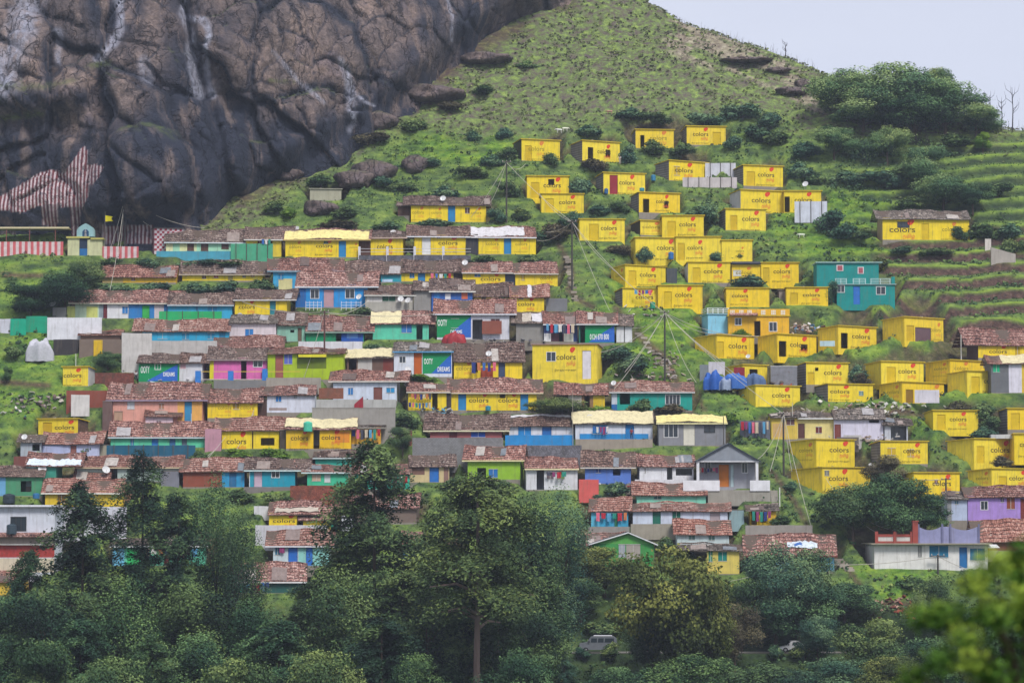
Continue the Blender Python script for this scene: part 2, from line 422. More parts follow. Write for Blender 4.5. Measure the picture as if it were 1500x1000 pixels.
def do_feats(root, W, H, z_of, u_of, feats, wall_hex, base_z=0.0):
    """returns holes, patches; builds doors/windows/signs as children"""
    holes, patches, later = [], [], []
    for ft in feats:
        c = ft[0]
        if c == 'd':            # door: xa, xb, ytop, colour
            _, xa, xb, yt, col = ft; a, b = sorted((u_of(xa), u_of(xb))); a = max(a, .05); b = min(b, W - .05)
            zt = min(max(z_of(yt), .9), H - .08)
            if b - a < .2: continue
            holes.append((a, b, 0.02, zt))
            if col:
                d = MB(); fr = plain('d8d4cc' if ft[4] in ('2d7fb5', '2a7ac0') else wall_hex)
                d.box(a + .04, b - .04, .07, .12, .03, zt - .05, paint(col, .15))
                dd = d.build('door', root)
                h = MB(); h.box(b - .16, b - .11, .02, .07, zt * .45, zt * .45 + .12, plain('55524c', .5)); h.build('handle', dd)
        elif c == 'w':          # window: xa, xb, ya, yb, colour (None dark hole, 'g' glazed with white frame, hex shutters)
            _, xa, xb, ya, yb, col = ft; a, b = sorted((u_of(xa), u_of(xb))); a = max(a, .04); b = min(b, W - .04)
            zt = min(z_of(ya), H - .05); zb = max(z_of(yb), .05)
            if b - a < .15 or zt - zb < .15: continue
            holes.append((a, b, zb, zt))
            if col == 'g' or col == 'k':
                fr = plain('dcdcdc' if col == 'g' else '3a3a3a'); w = MB(); t = .07
                w.box(a - t, b + t, -.04, .05, zt - t * .3, zt + t, fr); w.box(a - t, b + t, -.04, .05, zb - t, zb + t * .3, fr)
                w.box(a - t, a + t * .3, -.036, .046, zb + t * .3, zt - t * .3, fr); w.box(b - t * .3, b + t, -.036, .046, zb + t * .3, zt - t * .3, fr)
                n = max(1, int((b - a) / .55))
                for i in range(1, n + 1 if n > 1 else 1):
                    x = a + (b - a) * i / n
                    if i < n: w.box(x - .035, x + .035, -.03, .04, zb + t * .3, zt - t * .3, fr)
                if n == 1: x = (a + b) / 2; w.box(x - .03, x + .03, -.03, .04, zb + t * .3, zt - t * .3, fr)
                wo = w.build('window', root)
                g = MB(); g.box(a + .01, b - .01, .06, .075, zb + .01, zt - .01, glass()); g.build('pane', wo)
            elif col:
                w = MB(); w.box(a + .02, b - .02, .03, .07, zb + .02, zt - .02, paint(col, .15)); x = (a + b) / 2
                wo = w.build('window', root)
                f = MB(); fm = plain('c8c6c0' if col != '5b4038' else '6a5548')
                f.box(a - .05, b + .05, -.03, .02, zt, zt + .06, fm); f.box(a - .05, b + .05, -.05, .02, zb - .06, zb, fm); f.box(x - .03, x + .03, .0, .025, zb + .02, zt - .02, fm)
                f.build('frame', wo)
        elif c == 'c':          # painted section of the wall: xa, xb, colour [, ya, yb]
            xa, xb, col = ft[1:4]; a, b = sorted((max(0, u_of(xa)), min(W, u_of(xb))))
            za, zb = (0, H) if len(ft) < 6 else (max(z_of(ft[5]), 0), min(z_of(ft[4]), H))
            patches.append((a, b, za, zb, paint(col)))
        elif c in ('s', 'f'):
            xa, xb = ft[1:3]; a, b = u_of(xa), u_of(xb); w = b - a
            zb = z_of(ft[3]) if len(ft) > 3 else H * .47
            jr = random.Random(root['label']); w *= jr.uniform(.92, 1.06); zb *= jr.uniform(.95, 1.04); k = min(w, max((H - .14 - zb) / .66, .15))
            put_sign(SIGN if c == 's' else SIGNF, root, (a, -.018, zb), (w, 1, k))
        elif c == 'm':          # OOTY mural: xa, xb, ya, yb, [(text, x0, x1, y_base, h_px)]
            _, xa, xb, ya, yb, words, cut = ft; a, b = u_of(xa), u_of(xb); zt = min(z_of(ya), H - .02); zb = max(z_of(yb), .02)
            mb = MB(); g = plain('0f8f55', .8); bl = plain('2b66c0', .8); e = .012; c0, c1 = cut
            xm = a + (b - a) * c0; zl = zb + (zt - zb) * c1; zr = zt - (zt - zb) * .12
            mb.poly([(a, -e, zb), (xm, -e, zb), (xm, -e, zl), (b, -e, zr), (b, -e, zt), (a, -e, zt)][:0] or [(a, -e, zb), (xm, -e, zb), (b, -e, zr), (b, -e, zt), (a, -e, zt)], g)
            mb.poly([(xm, -e, zb), (b, -e, zb), (b, -e, zr)], bl)
            wm = plain('e6e8e6', .8)
            for s, x0, x1, y0, hp in words:
                add_text(mb, tg(s, .02), u_of(x0), z_of(y0), u_of(x1) - u_of(x0), z_of(y0 - hp) - z_of(y0), wm, -.026)
            mb.build('mural', root)
    return holes, patches

def B(label, xl, xc, xr, yt, yb, side, feats=(), wall=YEL, L=4.6, roof='d8bc2c', name='block_house', cat='house', group='yellow painted block houses', drop=.35, plinth=None, leftfeats=(), rooftop='7a7468', hback=None):
    """flat roofed block house. xl..xc side wall, xc..xr front wall (or mirrored when xl>xr)"""
    if xl > xc:     # right hand side wall visible: xl > xc means side is at the right; xr is then the left end of the front
        o, Y = place(xl, xc, xr, yb, L); a, L = solve_yaw(o, xl - xc, L, -1); W = solve_w(o, a, xr, -1)
        # right corner at o; front runs to the left and away
        ang = -a; ox = o.x - math.cos(a) * W; oy = o.y + math.sin(a) * W; org = Vector((ox, oy, o.z)); uw = lambda px: W * (px - xr) / (xc - xr)
    else:
        o, Y = place(xl, xc, xr, yb, L); s = max(xc - xl, 0)
        if s > 0: a, L = solve_yaw(o, s, L, 1)
        else: a = 0
        W = solve_w(o, a, xr); ang = a; org = o; uw = lambda px: W * (px - xc) / (xr - xc)
    H = tz(yt) * o.y - o.z - .1
    Zf = lambda py: tz(py) * o.y - o.z
    if wall == YEL: wall = YELS[sum(map(ord, label)) % 5]
    root = empty(name, org, ang); tag(root, label, cat, group)
    wm = paint(wall); pm = paint(plinth or '8a8378')
    sm = {'g': blockm('8d8984'), 'y': wm, 'w': paint('c8c6c4'), 'b': stonem('6e5648'), 'c': paint('b9ac8e'), 'k': sheetm('3c3a38')}.get(side) or paint(side)
    holes, patches = do_feats(root, W, H, Zf, uw, feats, wall)
    mb = MB(); zf = -1.3 if side != 'y' else -1.0; Hb = H - drop
    front_wall(mb, W, zf, H, wm, wm if side == 'y' else pm, holes, patches)
    right = xl > xc
    rm_, lm_ = (sm, wm) if right else (wm, sm)
    mb.quad((0, L, zf), (0, 0, zf), (0, 0, H), (0, L, Hb), lm_)
    mb.quad((W, 0, zf), (W, L, zf), (W, L, Hb), (W, 0, H), rm_)
    mb.quad((W, L, zf), (0, L, zf), (0, L, Hb), (W, L, Hb), wm)
    mb.quad((0, 0, 0.0), (W, 0, 0.0), (W, L, 0.0), (0, L, 0.0), pm)
    mb.build('wall', root)
    r = MB(); ov = .22; r.box(-ov, W + ov, -ov, L + ov, H + .0, H + .11, paint(roof, .5), dz=0)
    for k in (2, 3, 6, 7): pass
    v = r.v; 
    for i in range(len(v)):
        if v[i][1] > 1: v[i] = (v[i][0], v[i][1], v[i][2] - drop * (L + ov) / L)
    r.mats.append(paint(rooftop)); r.mi[4] = 1
    # a few stones and a lip on the roof keep its edge from being ruler straight
    rr = random.Random(label)
    ro = r.build('roof', root)
    if len(label) % 3 != 0:
        st = MB()
        for _ in range(rr.randint(3, 7)):
            x = rr.uniform(0, W); y = rr.uniform(0, L * .6); s = rr.uniform(.07, .16); z = H + .1 - drop * y / L
            st.box(x - s, x + s, y - s, y + s, z, z + s * 1.1, paint('8d857a'))
        st.build('roof_weights', ro)['kind'] = 'stuff'
    if side == 'y' and 'ns' not in leftfeats and not right and L > 2.5 and s > 14:
        w = L * .52; put_sign(SIGNF, root, (-.018, L * .66, H * .46), (w, 1, min(w, H * .62)), R(-90))
    PADS.append((org.x, org.y, ang, .1, W + .25, -1.6, L, org.z))
    HS.append((label, org, W, H, ang)); return root

def T(label, x0, x1, yr, ye, yb, wall, feats=(), rx=None, tk='r', fas=None, D=4.6, yaw=None, name='tiled_house', cat='house', group='tile roofed village houses', gable=None, plinth='8a8378', tarp=None, side=None, sag=1.0, noroof=False):
    """gable roofed house seen eave-on: wall px x0..x1, ridge row yr, eave row ye, wall foot yb"""
    r_ = random.Random(label)
    if yaw is None: yaw = r_.uniform(-4.2, 4.2)
    a = R(yaw); Y = Yg((x0 + x1) / 2, yb)
    o = P(x0, yb, Y); W = solve_w(o, a, x1)
    oh = .42
    H = tz(ye) * (Y) - o.z; H = max(H, 1.0)
    rise = tz(yr) * (Y + D / 2) - o.z - H
    if rise > D * .45: D = min(rise / .45, 7); rise = tz(yr) * (Y + D / 2) - o.z - H
    rise = max(rise, .3)
    root = empty(name, o, a); tag(root, label, cat, group)
    wm = paint(wall); pm = paint(plinth) if plinth != 'stone' else stonem(); sm = paint(side) if side else wm
    Zf = lambda py: tz(py) * o.y - o.z
    uw = lambda px: W * (px - x0) / (x1 - x0)
    holes, patches = do_feats(root, W, H, Zf, uw, feats, wall)
    mb = MB(); zf = -1.6
    front_wall(mb, W, zf, H, wm, pm, holes, patches)
    for x, fl in ((0, 1), (W, 0)):
        pts = [(x, 0, zf), (x, D, zf), (x, D, H), (x, D / 2, H + rise), (x, 0, H)]
        mb.poly(pts if not fl else pts[::-1], sm)
    mb.quad((W, D, zf), (0, D, zf), (0, D, H), (W, D, H), wm)
    mb.quad((0, 0, .0), (W, 0, .0), (W, D, .0), (0, D, .0), pm)
    mb.build('wall', root)
    if noroof: return root
    # roof: two slopes of overlapping courses with sag and jitter
    xa = uw(rx[0]) if rx else -.5; xb = uw(rx[1]) if rx else W + .5
    xa = min(xa, -.12); xb = max(xb, W + .12)
    mat = tile(tk); rb = MB(); nx = max(6, int((xb - xa) / .55)); rows = 6; k = rb.m(mat)
    sl = rise / (D / 2); drop = oh * sl
    ph = r_.uniform(0, 6)
    def zs(x): return .11 * sag * math.sin(x * .55 + ph) + .045 * math.sin(x * 1.9 + ph)
    for sgn in (0, 1):
        for j in range(rows):
            t0, t1 = j / rows, (j + 1) / rows
            base = len(rb.v)
            for t, lift in ((t0, .075), (t1, .0)):
                for i in range(nx + 1):
                    x = xa + (xb - xa) * i / nx
                    y = -oh + (D / 2 + oh) * t; z = H - drop + (rise + drop) * t + .05 + lift
                    z += zs(x) * (0.5 + t) + r_.uniform(-.022, .022); yj = r_.uniform(-.035, .035) if j == 0 and t == t0 else 0
                    if sgn: y = D - y
                    rb.v.append((x, y + yj, z))
            n = nx + 1
            for i in range(nx):
                q = (base + i, base + i + 1, base + n + i + 1, base + n + i)
                rb.f.append(q if not sgn else q[::-1]); rb.mi.append(k)
            # the small riser of each course
            if j == 0:
                b2 = len(rb.v)
                for i in range(nx + 1):
                    v = rb.v[base + i]; rb.v.append((v[0], v[1] + (.02 if not sgn else -.02), v[2] - .12))
                for i in range(nx):
                    q = (b2 + i, b2 + i + 1, base + i + 1, base + i); rb.f.append(q if not sgn else q[::-1]); rb.mi.append(k)
    # underside and verges
    for x in (xa, xb):
        rb.poly([(x, -oh, H - drop - .08), (x, D / 2, H + rise - .06), (x, D + oh, H - drop - .08), (x, D + oh, H - drop + .08), (x, D / 2, H + rise + .13), (x, -oh, H - drop + .08)], plain('5a4c42'))
    rb.quad((xa, -oh, H - drop - .03), (xb, -oh, H - drop - .03), (xb, D / 2, H + rise - .01), (xa, D / 2, H + rise - .01), plain('5a4c42'))
    ro = rb.build('roof', root)
    cp = MB(); 
    nseg = nx
    pts = [(xa + (xb - xa) * i / nseg, D / 2, H + rise + .1 + zs(xa + (xb - xa) * i / nseg) * 1.5) for i in range(nseg + 1)]
    cp.tube(pts, .1, .1, mat, 6); cp.build('ridge_tiles', ro)
    st = MB(); area = (xb - xa) * D
    for _ in range(int(area * .22) + 2):
        x = r_.uniform(xa + .2, xb - .2); t = r_.uniform(.02, .95); q = r_.uniform(.06, .2); y = -oh + (D / 2 + oh) * t; z = H - drop + (rise + drop) * t + .1 + zs(x)
        col = r_.choice(['b8a89c', 'cfc6bc', '8a7468', '5a4a44', '3c3634', 'c08c7c']); an = r_.uniform(0, 3); c_, s_ = math.cos(an) * q, math.sin(an) * q * .7; m_ = plain(col, .9)
        st.poly([(x - c_, y - s_, z), (x + s_, y - c_, z), (x + c_, y + s_, z + s_ * .3 + .04), (x - s_, y + c_, z + .06)], m_); st.poly([(x - c_, y - s_, z), (x - c_, y - s_, z - .1), (x + s_, y - c_, z - .1), (x + s_, y - c_, z)], m_)
    st.build('loose_tiles', ro)['kind'] = 'stuff'
    for q_ in range(r_.choice((0, 1, 1, 2)) if not tarp else 0):
        w_ = r_.uniform(.7, 2.2); xc_ = r_.uniform(xa + .2, max(xb - w_ - .2, xa + .3)); t0_ = r_.choice((0, 0, .3)); t1_ = t0_ + r_.uniform(.45, .7); sm_ = sheetm(r_.choice(['a8a4a4', '8a7a74', '6a5a54', 'b4aca4', '9a8c84', '7c8288']))
        pp = MB(); n_ = max(2, int(w_ / .3)); k_ = pp.m(sm_)
        for i in range(n_ + 1):
            x = xc_ + w_ * i / n_
            for t in (t0_, min(t1_, 1)):
                pp.v.append((x, -oh - .03 + (D / 2 + oh) * t, H - drop + (rise + drop) * t + .19 + .02 * (i % 2) + zs(x) * (.5 + t)))
        for i in range(n_): pp.f.append((2 * i, 2 * i + 2, 2 * i + 3, 2 * i + 1)); pp.mi.append(k_)
        pp.build('tin_patch', ro)
    if fas:
        fb = MB(); fb.box(xa + .02, xb - .02, -oh - .05, -oh - .012, H - drop - .16, H - drop + .03, plain(fas, .8)); fb.build('fascia', root)
    if tarp:
        for tp in tarp:      # xa, xb, f0, f1, colour
            ta, tb, f0, f1, col = tp; ta, tb = uw(ta), uw(tb); mt = paint({'e6dcb8': 'cfc49c', 'e2dfe0': 'c6c3c6', 'e9dc9c': 'dccf8a', 'd8d0c0': 'b4aa9c'}.get(col, col), .5); q = MB(); k = q.m(mt); nxx = max(4, int((tb - ta) / .4)); ny = 5; base = 0
            for j in range(ny + 1):
                for i in range(nxx + 1):
                    x = ta + (tb - ta) * i / nxx; t = f0 + (f1 - f0) * j / ny
                    if j == 0: t += r_.uniform(-.05, .07)
                    if j == ny: t += r_.uniform(-.09, .05)
                    t = min(max(t, -.02), 1.02); x += r_.uniform(-.08, .08)
                    y = -oh + (D / 2 + oh) * t; z = H - drop + (rise + drop) * t + .16 + r_.uniform(0, .09) + zs(x)
                    q.v.append((x, y, z))
            for j in range(ny):
                for i in range(nxx):
                    q.f.append((j * (nxx + 1) + i, j * (nxx + 1) + i + 1, (j + 1) * (nxx + 1) + i + 1, (j + 1) * (nxx + 1) + i)); q.mi.append(k)
            to = q.build('tarpaulin', None, smooth=False); to.location = o; to.rotation_euler = (0, 0, a)
            tag(to, {'e6dcb8': 'cream', 'e2dfe0': 'white', 'd8d0c0': 'pale grey', '3b66a8': 'blue', 'e9dc9c': 'pale yellow', 'c9d4dc': 'pale blue'}.get(col, 'faded') + ' weathered tarpaulin over roof of ' + short(label), 'tarpaulin', 'tarpaulins laid over roofs')
    PADS.append((o.x, o.y, a, -.3, W + .3, -1.0, D + .2, o.z))
    HS.append((label, o, W, H, a)); return root
def short(l):
    w = l.split(); return ' '.join(w[:9])

def slab(label, cat, name, x0, x1, y0, y1, col, pg=None, th=.2, mat=None, group=None, dy=0, y1l=None, y0l=None, posts=0, caps=None, parts=None, kind=None):
    """upright wall, fence panel or sheet: px x0..x1, rows y0 (top) .. y1 (foot); y0l: top row at the left end"""
    Y = Yg((x0 + x1) / 2, pg or y1) + dy
    a = P(x0, y1, Y); root = empty(name, a); W = (x1 - x0) / F * Y
    zt = tz(y0) * Y - a.z; ztl = (tz(y0l) * Y - a.z) if y0l else zt
    m = mat or paint(col); mb = MB(); n = max(2, int(W / 1.2)); r_ = random.Random(label); k = mb.m(m)
    foot = -1.0 if pg is None else 0.0
    for yy in (0, th):
        for i in range(n + 1):
            t = i / n; z = ztl + (zt - ztl) * t + r_.uniform(-.03, .03)
            mb.v.append((W * t, yy, foot)); mb.v.append((W * t, yy, z))
    o2 = 2 * (n + 1)
    for i in range(n):
        a0 = 2 * i
        mb.f += [(a0, a0 + 2, a0 + 3, a0 + 1), (o2 + a0 + 2, o2 + a0, o2 + a0 + 1, o2 + a0 + 3), (a0 + 1, a0 + 3, o2 + a0 + 3, o2 + a0 + 1)]; mb.mi += [k] * 3
    mb.f += [(0, 1, o2 + 1, o2), (2 * n, o2 + 2 * n, o2 + 2 * n + 1, 2 * n + 1)]; mb.mi += [k] * 2
    mb.build('panel', root)
    if caps:
        c = MB(); c.box(-.03, W + .03, -.04, th + .04, zt + .02, zt + .12, paint(caps)); c.build('coping', root)
    for i in range(posts):
        x = W * (i + .5) / posts if posts > 1 else W / 2
        pm = MB(); pm.box(x - .06, x + .06, -.1, -.005, foot, max(zt, ztl) + .1, plain('4f4a44')); pm.build('post', root)
    tag(root, label, cat, group, kind); return root, a, W, zt, Y

def mound(label, cat, name, x0, x1, y0, y1, col, pg=None, dy=-.6):
    """something lying under a crumpled sheet"""
    px = (x0 + x1) / 2; Y = Yg(px, pg or y1) + dy; s = Y / F; a = P(px, y1, Y); rs = np.random.RandomState(sum(map(ord, label)) % 999); n, m = 30, 12; V = []
    ph0 = rs.uniform(0, 6, 8)
    for j in range(m + 1):
        t = j / m
        for i in range(n):
            th = 2 * math.pi * i / n; f = 1 + .22 * math.sin(5 * th + ph0[0]) * t + .10 * math.sin(11 * th + ph0[1]) * t
            r = math.sin(t * math.pi / 2) ** .6 * f; z = .8 * (1 - t ** 3.6) * (1 + .18 * math.sin(3 * th + ph0[2]) + .1 * math.sin(7 * th + ph0[3]) * math.sin(t * 6)) * (.75 + .5 * float(vnoise(r * math.cos(th) * 1.5 + ph0[4] * 9, r * math.sin(th) * 1.5, 5))) - (t > .99) * .35
            V.append((r * math.cos(th) * (x1 - x0) * s / 2, r * math.sin(th) * min((x1 - x0) * s / 2, 1.3), z * (y1 - y0) * s + rs.normal(0, .06)))
    Fq = [(j * n + i, (j + 1) * n + i, (j + 1) * n + (i + 1) % n, j * n + (i + 1) % n) for j in range(m) for i in range(n)]
    o = link(name, npmesh(name, V, Fq, [plain(col, .55)], smooth=False)); o.location = a; tag(o, label, cat); return o
def drum(label, px, yt, yb, wpx, col, pg=None, dy=-.5, cat='barrel', name='plastic_drum'):
    Y = Yg(px, pg or yb) + dy; a = P(px, yb, Y); s = Y / F; r = wpx / 2 * s; h = (yb - yt) * s
    root = empty(name, a); tag(root, label, cat)
    m = MB(); mm = plain(col, .4, .4)
    m.lathe([(r * .92, 0), (r, h * .04), (r, h * .3), (r * 1.04, h * .33), (r, h * .36), (r, h * .62), (r * 1.04, h * .65), (r, h * .68), (r, h * .85), (r * .8, h * .94), (r * .45, h * .97)], 0, 0, mm, 14)
    m.build('body', root, smooth=False)
    l = MB(); l.lathe([(r * .42, h * .965), (r * .44, h), (r * .3, h * 1.02)], 0, 0, mm, 10); l.build('lid', root)
    return root
DISH = None
def dish(label, px, py, wpx, pg, dy=.8):
    Y = Yg(px, pg) + dy; c = P(px, py, Y); r = wpx / 2 / F * Y
    root = empty('satellite_dish', c - Vector((0, 0, r * 1.1))); tag(root, label, 'satellite dish', 'satellite dishes on the roofs')
    root.rotation_euler = (0, 0, rnd.uniform(-.5, .5))
    m = MB(); k = m.m(plain('cfcfcf', .5)); n = 14; N = 4; tilt = R(62)
    for i in range(N + 1):
        rr = r * i / N; z = .28 * rr * rr / r
        for q in range(n):
            a = 2 * math.pi * q / n; p = Vector((rr * math.cos(a), rr * math.sin(a), z))
            p.rotate(__import__('mathutils').Euler((tilt, 0, 0))); m.v.append((p.x, p.y, p.z + r * 1.1))
    for i in range(N):
        for q in range(n): m.f.append((i * n + q, i * n + (q + 1) % n, (i + 1) * n + (q + 1) % n, (i + 1) * n + q)); m.mi.append(k)
    m.build('reflector', root, smooth=True)
    s = MB(); s.tube([(0, .12 * r, -.6), (0, .12 * r, r * 1.1)], .035, .03, plain('6a6a6a')); s.build('mast', root)
    s = MB(); s.tube([(0, -.05, r * .3), (0, -r * .85, r * 1.25)], .02, .02, plain('6a6a6a')); s.box(-.05, .05, -r * .95, -r * .82, r * 1.2, r * 1.32, plain('d0d0d0')); s.build('feed_arm', root)
    return root
GC = ['b02838', '2d3a7a', 'd8d4d0', '8a3a6a', '2a8a7a', 'c8b8a0', '3a6ab0', 'd86a80', '4a4a58', '5a9ac0', 'c87a4a']
CN = {'b02838': 'red', '2d3a7a': 'navy', 'd8d4d0': 'white', '8a3a6a': 'purple', '2a8a7a': 'teal', 'c8b8a0': 'beige', '3a6ab0': 'blue', 'd86a80': 'pink', '4a4a58': 'grey', '5a9ac0': 'pale blue', 'c87a4a': 'orange'}
def laundry(where, x0, x1, yt, n, pg, hpx=11, cols=None, dy=-.7):
    Y = Yg((x0 + x1) / 2, pg) + dy; r_ = random.Random(where); sc_ = Y / F
    a = P(x0, yt, Y); b = P(x1, yt, Y); W = b.x - a.x
    rp = MB(); pts = [(a.x + W * i / 10, Y, a.z - .12 * math.sin(math.pi * i / 10)) for i in range(11)]
    rp.tube(pts, .012, .012, plain('a09888'), 4); o = rp.build('clothes_line'); tag(o, 'thin sagging clothes line outside ' + where, 'clothes line')
    ords = ['first', 'second', 'third', 'fourth', 'fifth', 'sixth', 'seventh', 'eighth', 'ninth']
    for i in range(n):
        w = W / n * r_.uniform(.6, .92); x = W * (i + .5) / n; h = hpx * sc_ * r_.uniform(.6, 1.05); col = (cols[i % len(cols)] if cols else r_.choice(GC))
        z0 = -.12 * math.sin(math.pi * (i + .5) / n)
        m = MB(); k = m.m(plain(col, .9)); nn = 6; rows = 4
        for j in range(rows + 1):
            for q in range(nn + 1):
                t = q / nn; s = j / rows
                ww = w * (1 - .12 * math.sin(s * 3)) ; m.v.append(((t - .5) * ww, .05 * math.sin(t * 9 + i) * s + .02 * s, z0 - h * s + .04 * math.sin(t * 7 + i) * s))
        for j in range(rows):
            for q in range(nn): m.f.append((j * (nn + 1) + q, (j + 1) * (nn + 1) + q, (j + 1) * (nn + 1) + q + 1, j * (nn + 1) + q + 1)); m.mi.append(k)
        o = m.build('hanging_garment', None, (a.x + x, Y, a.z))
        tag(o, f"{CN.get(col, 'faded')} garment, {ords[i]} from left, outside {where}", 'garment', 'clothes hung out to dry')
BL = '2d7fb5'
# ---------------------------------------------------------------- yellow block houses up the slope
B('yellow block house with weathered timber side, highest on left beside round shrubs', 752, 764, 820, 203, 235, 'k', [('f', 774, 796), ('d', 769, 779, 213, 'cfae1e')])
B('yellow block house with open doorway and dark window, second in topmost line', 836, 853, 908, 205, 238, 'g', [('s', 875, 896), ('d', 861, 869, 215, None), ('w', 887, 894, 217, 228, None)])
B('yellow house half hidden by a bush, dark doorway, upper line near hilltop', 926, 931, 987, 189, 217, 'g', [('f', 952, 976), ('d', 938, 944, 198, None)])
B('highest yellow block house of all, grey left side and sealed door', 999, 1006, 1063, 184, 212, 'g', [('s', 1015, 1039), ('d', 1044, 1056, 193, 'd0b01e')])
B('yellow block house with broken black hole in front wall behind another roof', 770, 772, 833, 257, 290, 'y', [('s', 796, 821), ('w', 803, 812, 262, 271, None), ('d', 778, 790, 267, 'd0b01e')], L=4)
B('yellow block house overlapping front of one with broken hole, wires crossing', 791, 793, 855, 283, 311, 'y', [('s', 819, 844), ('d', 799, 811, 291, 'd8b81e')], L=4)
B('yellow block house with closed dark red door and grey side wall', 873, 884, 945, 252, 284, 'g', [('s', 907, 931), ('d', 893, 905, 256, '8f2b34')])
B('yellow block house with dark doorway and small dark window left of red earth', 924, 936, 996, 281, 311, 'g', [('s', 961, 981), ('d', 942, 951, 291, None), ('w', 973, 979, 293, 304, None)])
B('yellow block house with wide grey side behind long white sheet fence', 960, 980, 1037, 234, 264, 'g', [('s', 989, 1015), ('w', 987, 996, 243, 256, 'cdab1e')])
B('yellow block house at right end of white sheet fence, grey side', 1075, 1089, 1147, 241, 272, 'g', [('s', 1110, 1134), ('d', 1094, 1106, 251, 'd0b01e')])
B('long yellow house with white side and black doorway below the sheet fence', 1069, 1085, 1149, 277, 311, 'w', [('s', 1101, 1131)])
B('lower yellow wing with black doorway behind a framed white sheet', 1149, 1149, 1203, 279, 311, 'y', [('s', 1164, 1190), ('d', 1149.4, 1157, 288, None)])
B('yellow block house with ajar door and dark right corner, below the long yellow house', 1053, 1063, 1122, 305, 337, 'g', [('s', 1087, 1112), ('d', 1070, 1080, 315, 'cdab1e')])
B('yellow block house directly above a green slope at upper left, beside crossing cables', 846, 849, 915, 320, 352, 'y', [('s', 880, 905), ('d', 863, 877, 328, 'd4b41e')])
B('narrow yellow wing with black sheeted side, joined to a taller yellow house', 924, 938, 970, 322, 344, 'k', [('f', 941, 966)])
B('taller yellow house joined to narrow wing with black sheeted side', 970, 970, 1031, 315, 347, 'y', [('s', 995, 1020), ('d', 978, 990, 324, 'd4b41e')])
B('left third of long yellow terrace with dark bush at its corner', 924, 931, 990, 347, 380, 'y', [('s', 962, 986)], leftfeats='ns')
B('middle third of long yellow terrace with sealed door and blue drum', 990, 990, 1056, 346, 381, 'y', [('s', 1007, 1031), ('d', 993, 1003, 356, 'd0b01e')])
B('right third of long yellow terrace, its roof sloping down to dark shed', 1056, 1057, 1102, 351, 383, 'y', [('f', 1078, 1090)])
B('yellow block house showing two painted faces beside wooden gate frame', 895, 916, 975, 387, 418, 'y', [('s', 937, 961), ('d', 921, 932, 396, 'd4b41e')])
B('yellow block house with round dark stain over its lettering beside gate frame', 1003, 1008, 1070, 383, 414, 'w', [('s', 1031, 1058), ('d', 1015, 1026, 392, 'd4b41e')])
B('low yellow wall house under dark flat awning behind dark bush', 1070, 1072, 1114, 388, 412, 'y', [('f', 1078, 1100), ('w', 1074, 1086, 396, 404, 'd8d8d4')])
B('yellow block house right of dark awning and bush', 1114, 1115, 1170, 384, 414, 'y', [('s', 1133, 1159), ('d', 1118, 1127, 392, 'cdae1e')])
B('yellow house with clothes and green crate, grey side, above bundle of cables', 901, 912, 964, 421, 450, 'g', [('s', 931, 957)])
B('taller yellow block house above pole where cables gather', 964, 964, 1029, 417, 451, 'y', [('s', 989, 1014), ('d', 973, 984, 427, 'd4b41e')])
B('yellow block house just above orange villa parapet', 1063, 1064, 1127, 421, 448, 'y', [('s', 1072, 1097)])
B('low grey shed of stone beside yellow house', 1139, 1141, 1153, 424, 436, 'b', wall='8b7f78', group='grey sheds', roof='77706a')
B('yellow block house left of teal villa with rubble at its foot', 1150, 1152, 1213, 420, 446, 'y', [('s', 1176, 1201), ('d', 1158, 1169, 429, 'cdae1e')], L=4)
# second group, lower right
B('yellow block house with dark slit beside door, left of open doored neighbour', 1018, 1050, 1105, 489, 524, 'y', [('s', 1067, 1093), ('d', 1050.6, 1060, 500, 'd0b01e')])
B('yellow block house with open door and dark window below orange villa', 1110, 1139, 1196, 488, 522, 'y', [('s', 1157, 1182), ('d', 1141, 1152, 499, None), ('w', 1173, 1183, 502, 512, None)])
B('yellow block house with open black door and pale board on its left face', 1198, 1228, 1284, 476, 510, 'y', [('s', 1248, 1273), ('d', 1232, 1242, 487, None)])
B('yellow block house with wide curtained opening near teal villa pole', 1293, 1325, 1382, 463, 499, 'y', [('f', 1363, 1379), ('d', 1328, 1339, 476, 'cba81e'), ('d', 1340.5, 1364, 478, '6a5358')])
B('yellow house behind heap of blue tarpaulin and red cloth', 1062, 1088, 1124, 533, 562, 'y', [('w', 1098, 1110, 540, 552, None)])
B('yellow block house with black square hole, grey tin side, beside tin shed', 1166, 1181, 1243, 530, 563, 'g', [('s', 1207, 1232), ('w', 1194, 1199, 538, 543, None), ('d', 1183, 1193, 545, 'd0b01e')])
B('yellow block house right below blue tarpaulin heap, grass cutting its left face', 1082, 1107, 1172, 563, 595, 'y', [('s', 1131, 1157)])
B('yellow block house with sloping grey side and dish window at right', 1193, 1213, 1279, 561, 588, 'g', [('s', 1216, 1243), ('w', 1258, 1265, 572, 578, '6f8f8a')])
B('yellow block house beside brown bush, second line from the tile roofed far house', 1268, 1291, 1353, 528, 561, 'y', [('s', 1316, 1342), ('d', 1299, 1312, 537, 'd4b41e')])
B('yellow block house mostly behind another yellow roof near green sheet shack', 1356, 1392, 1449, 526, 553, 'y', [('f', 1398, 1420)])
B('large yellow block house overlapping one behind, next to white plastic sheet', 1388, 1417, 1480, 542, 575, 'y', [('s', 1441, 1466), ('d', 1423, 1435, 551, 'd4b41e')])
B('yellow block house with white cloth hung across its front', 1288, 1322, 1383, 558, 590, 'y', [('f', 1352, 1376), ('d', 1327, 1338, 570, '8a6a20')])
B('yellow block house alone on green bank above grassy ledge', 1354, 1367, 1433, 600, 629, 'y', [('s', 1391, 1418), ('d', 1373, 1385, 607, 'd4b41e')])
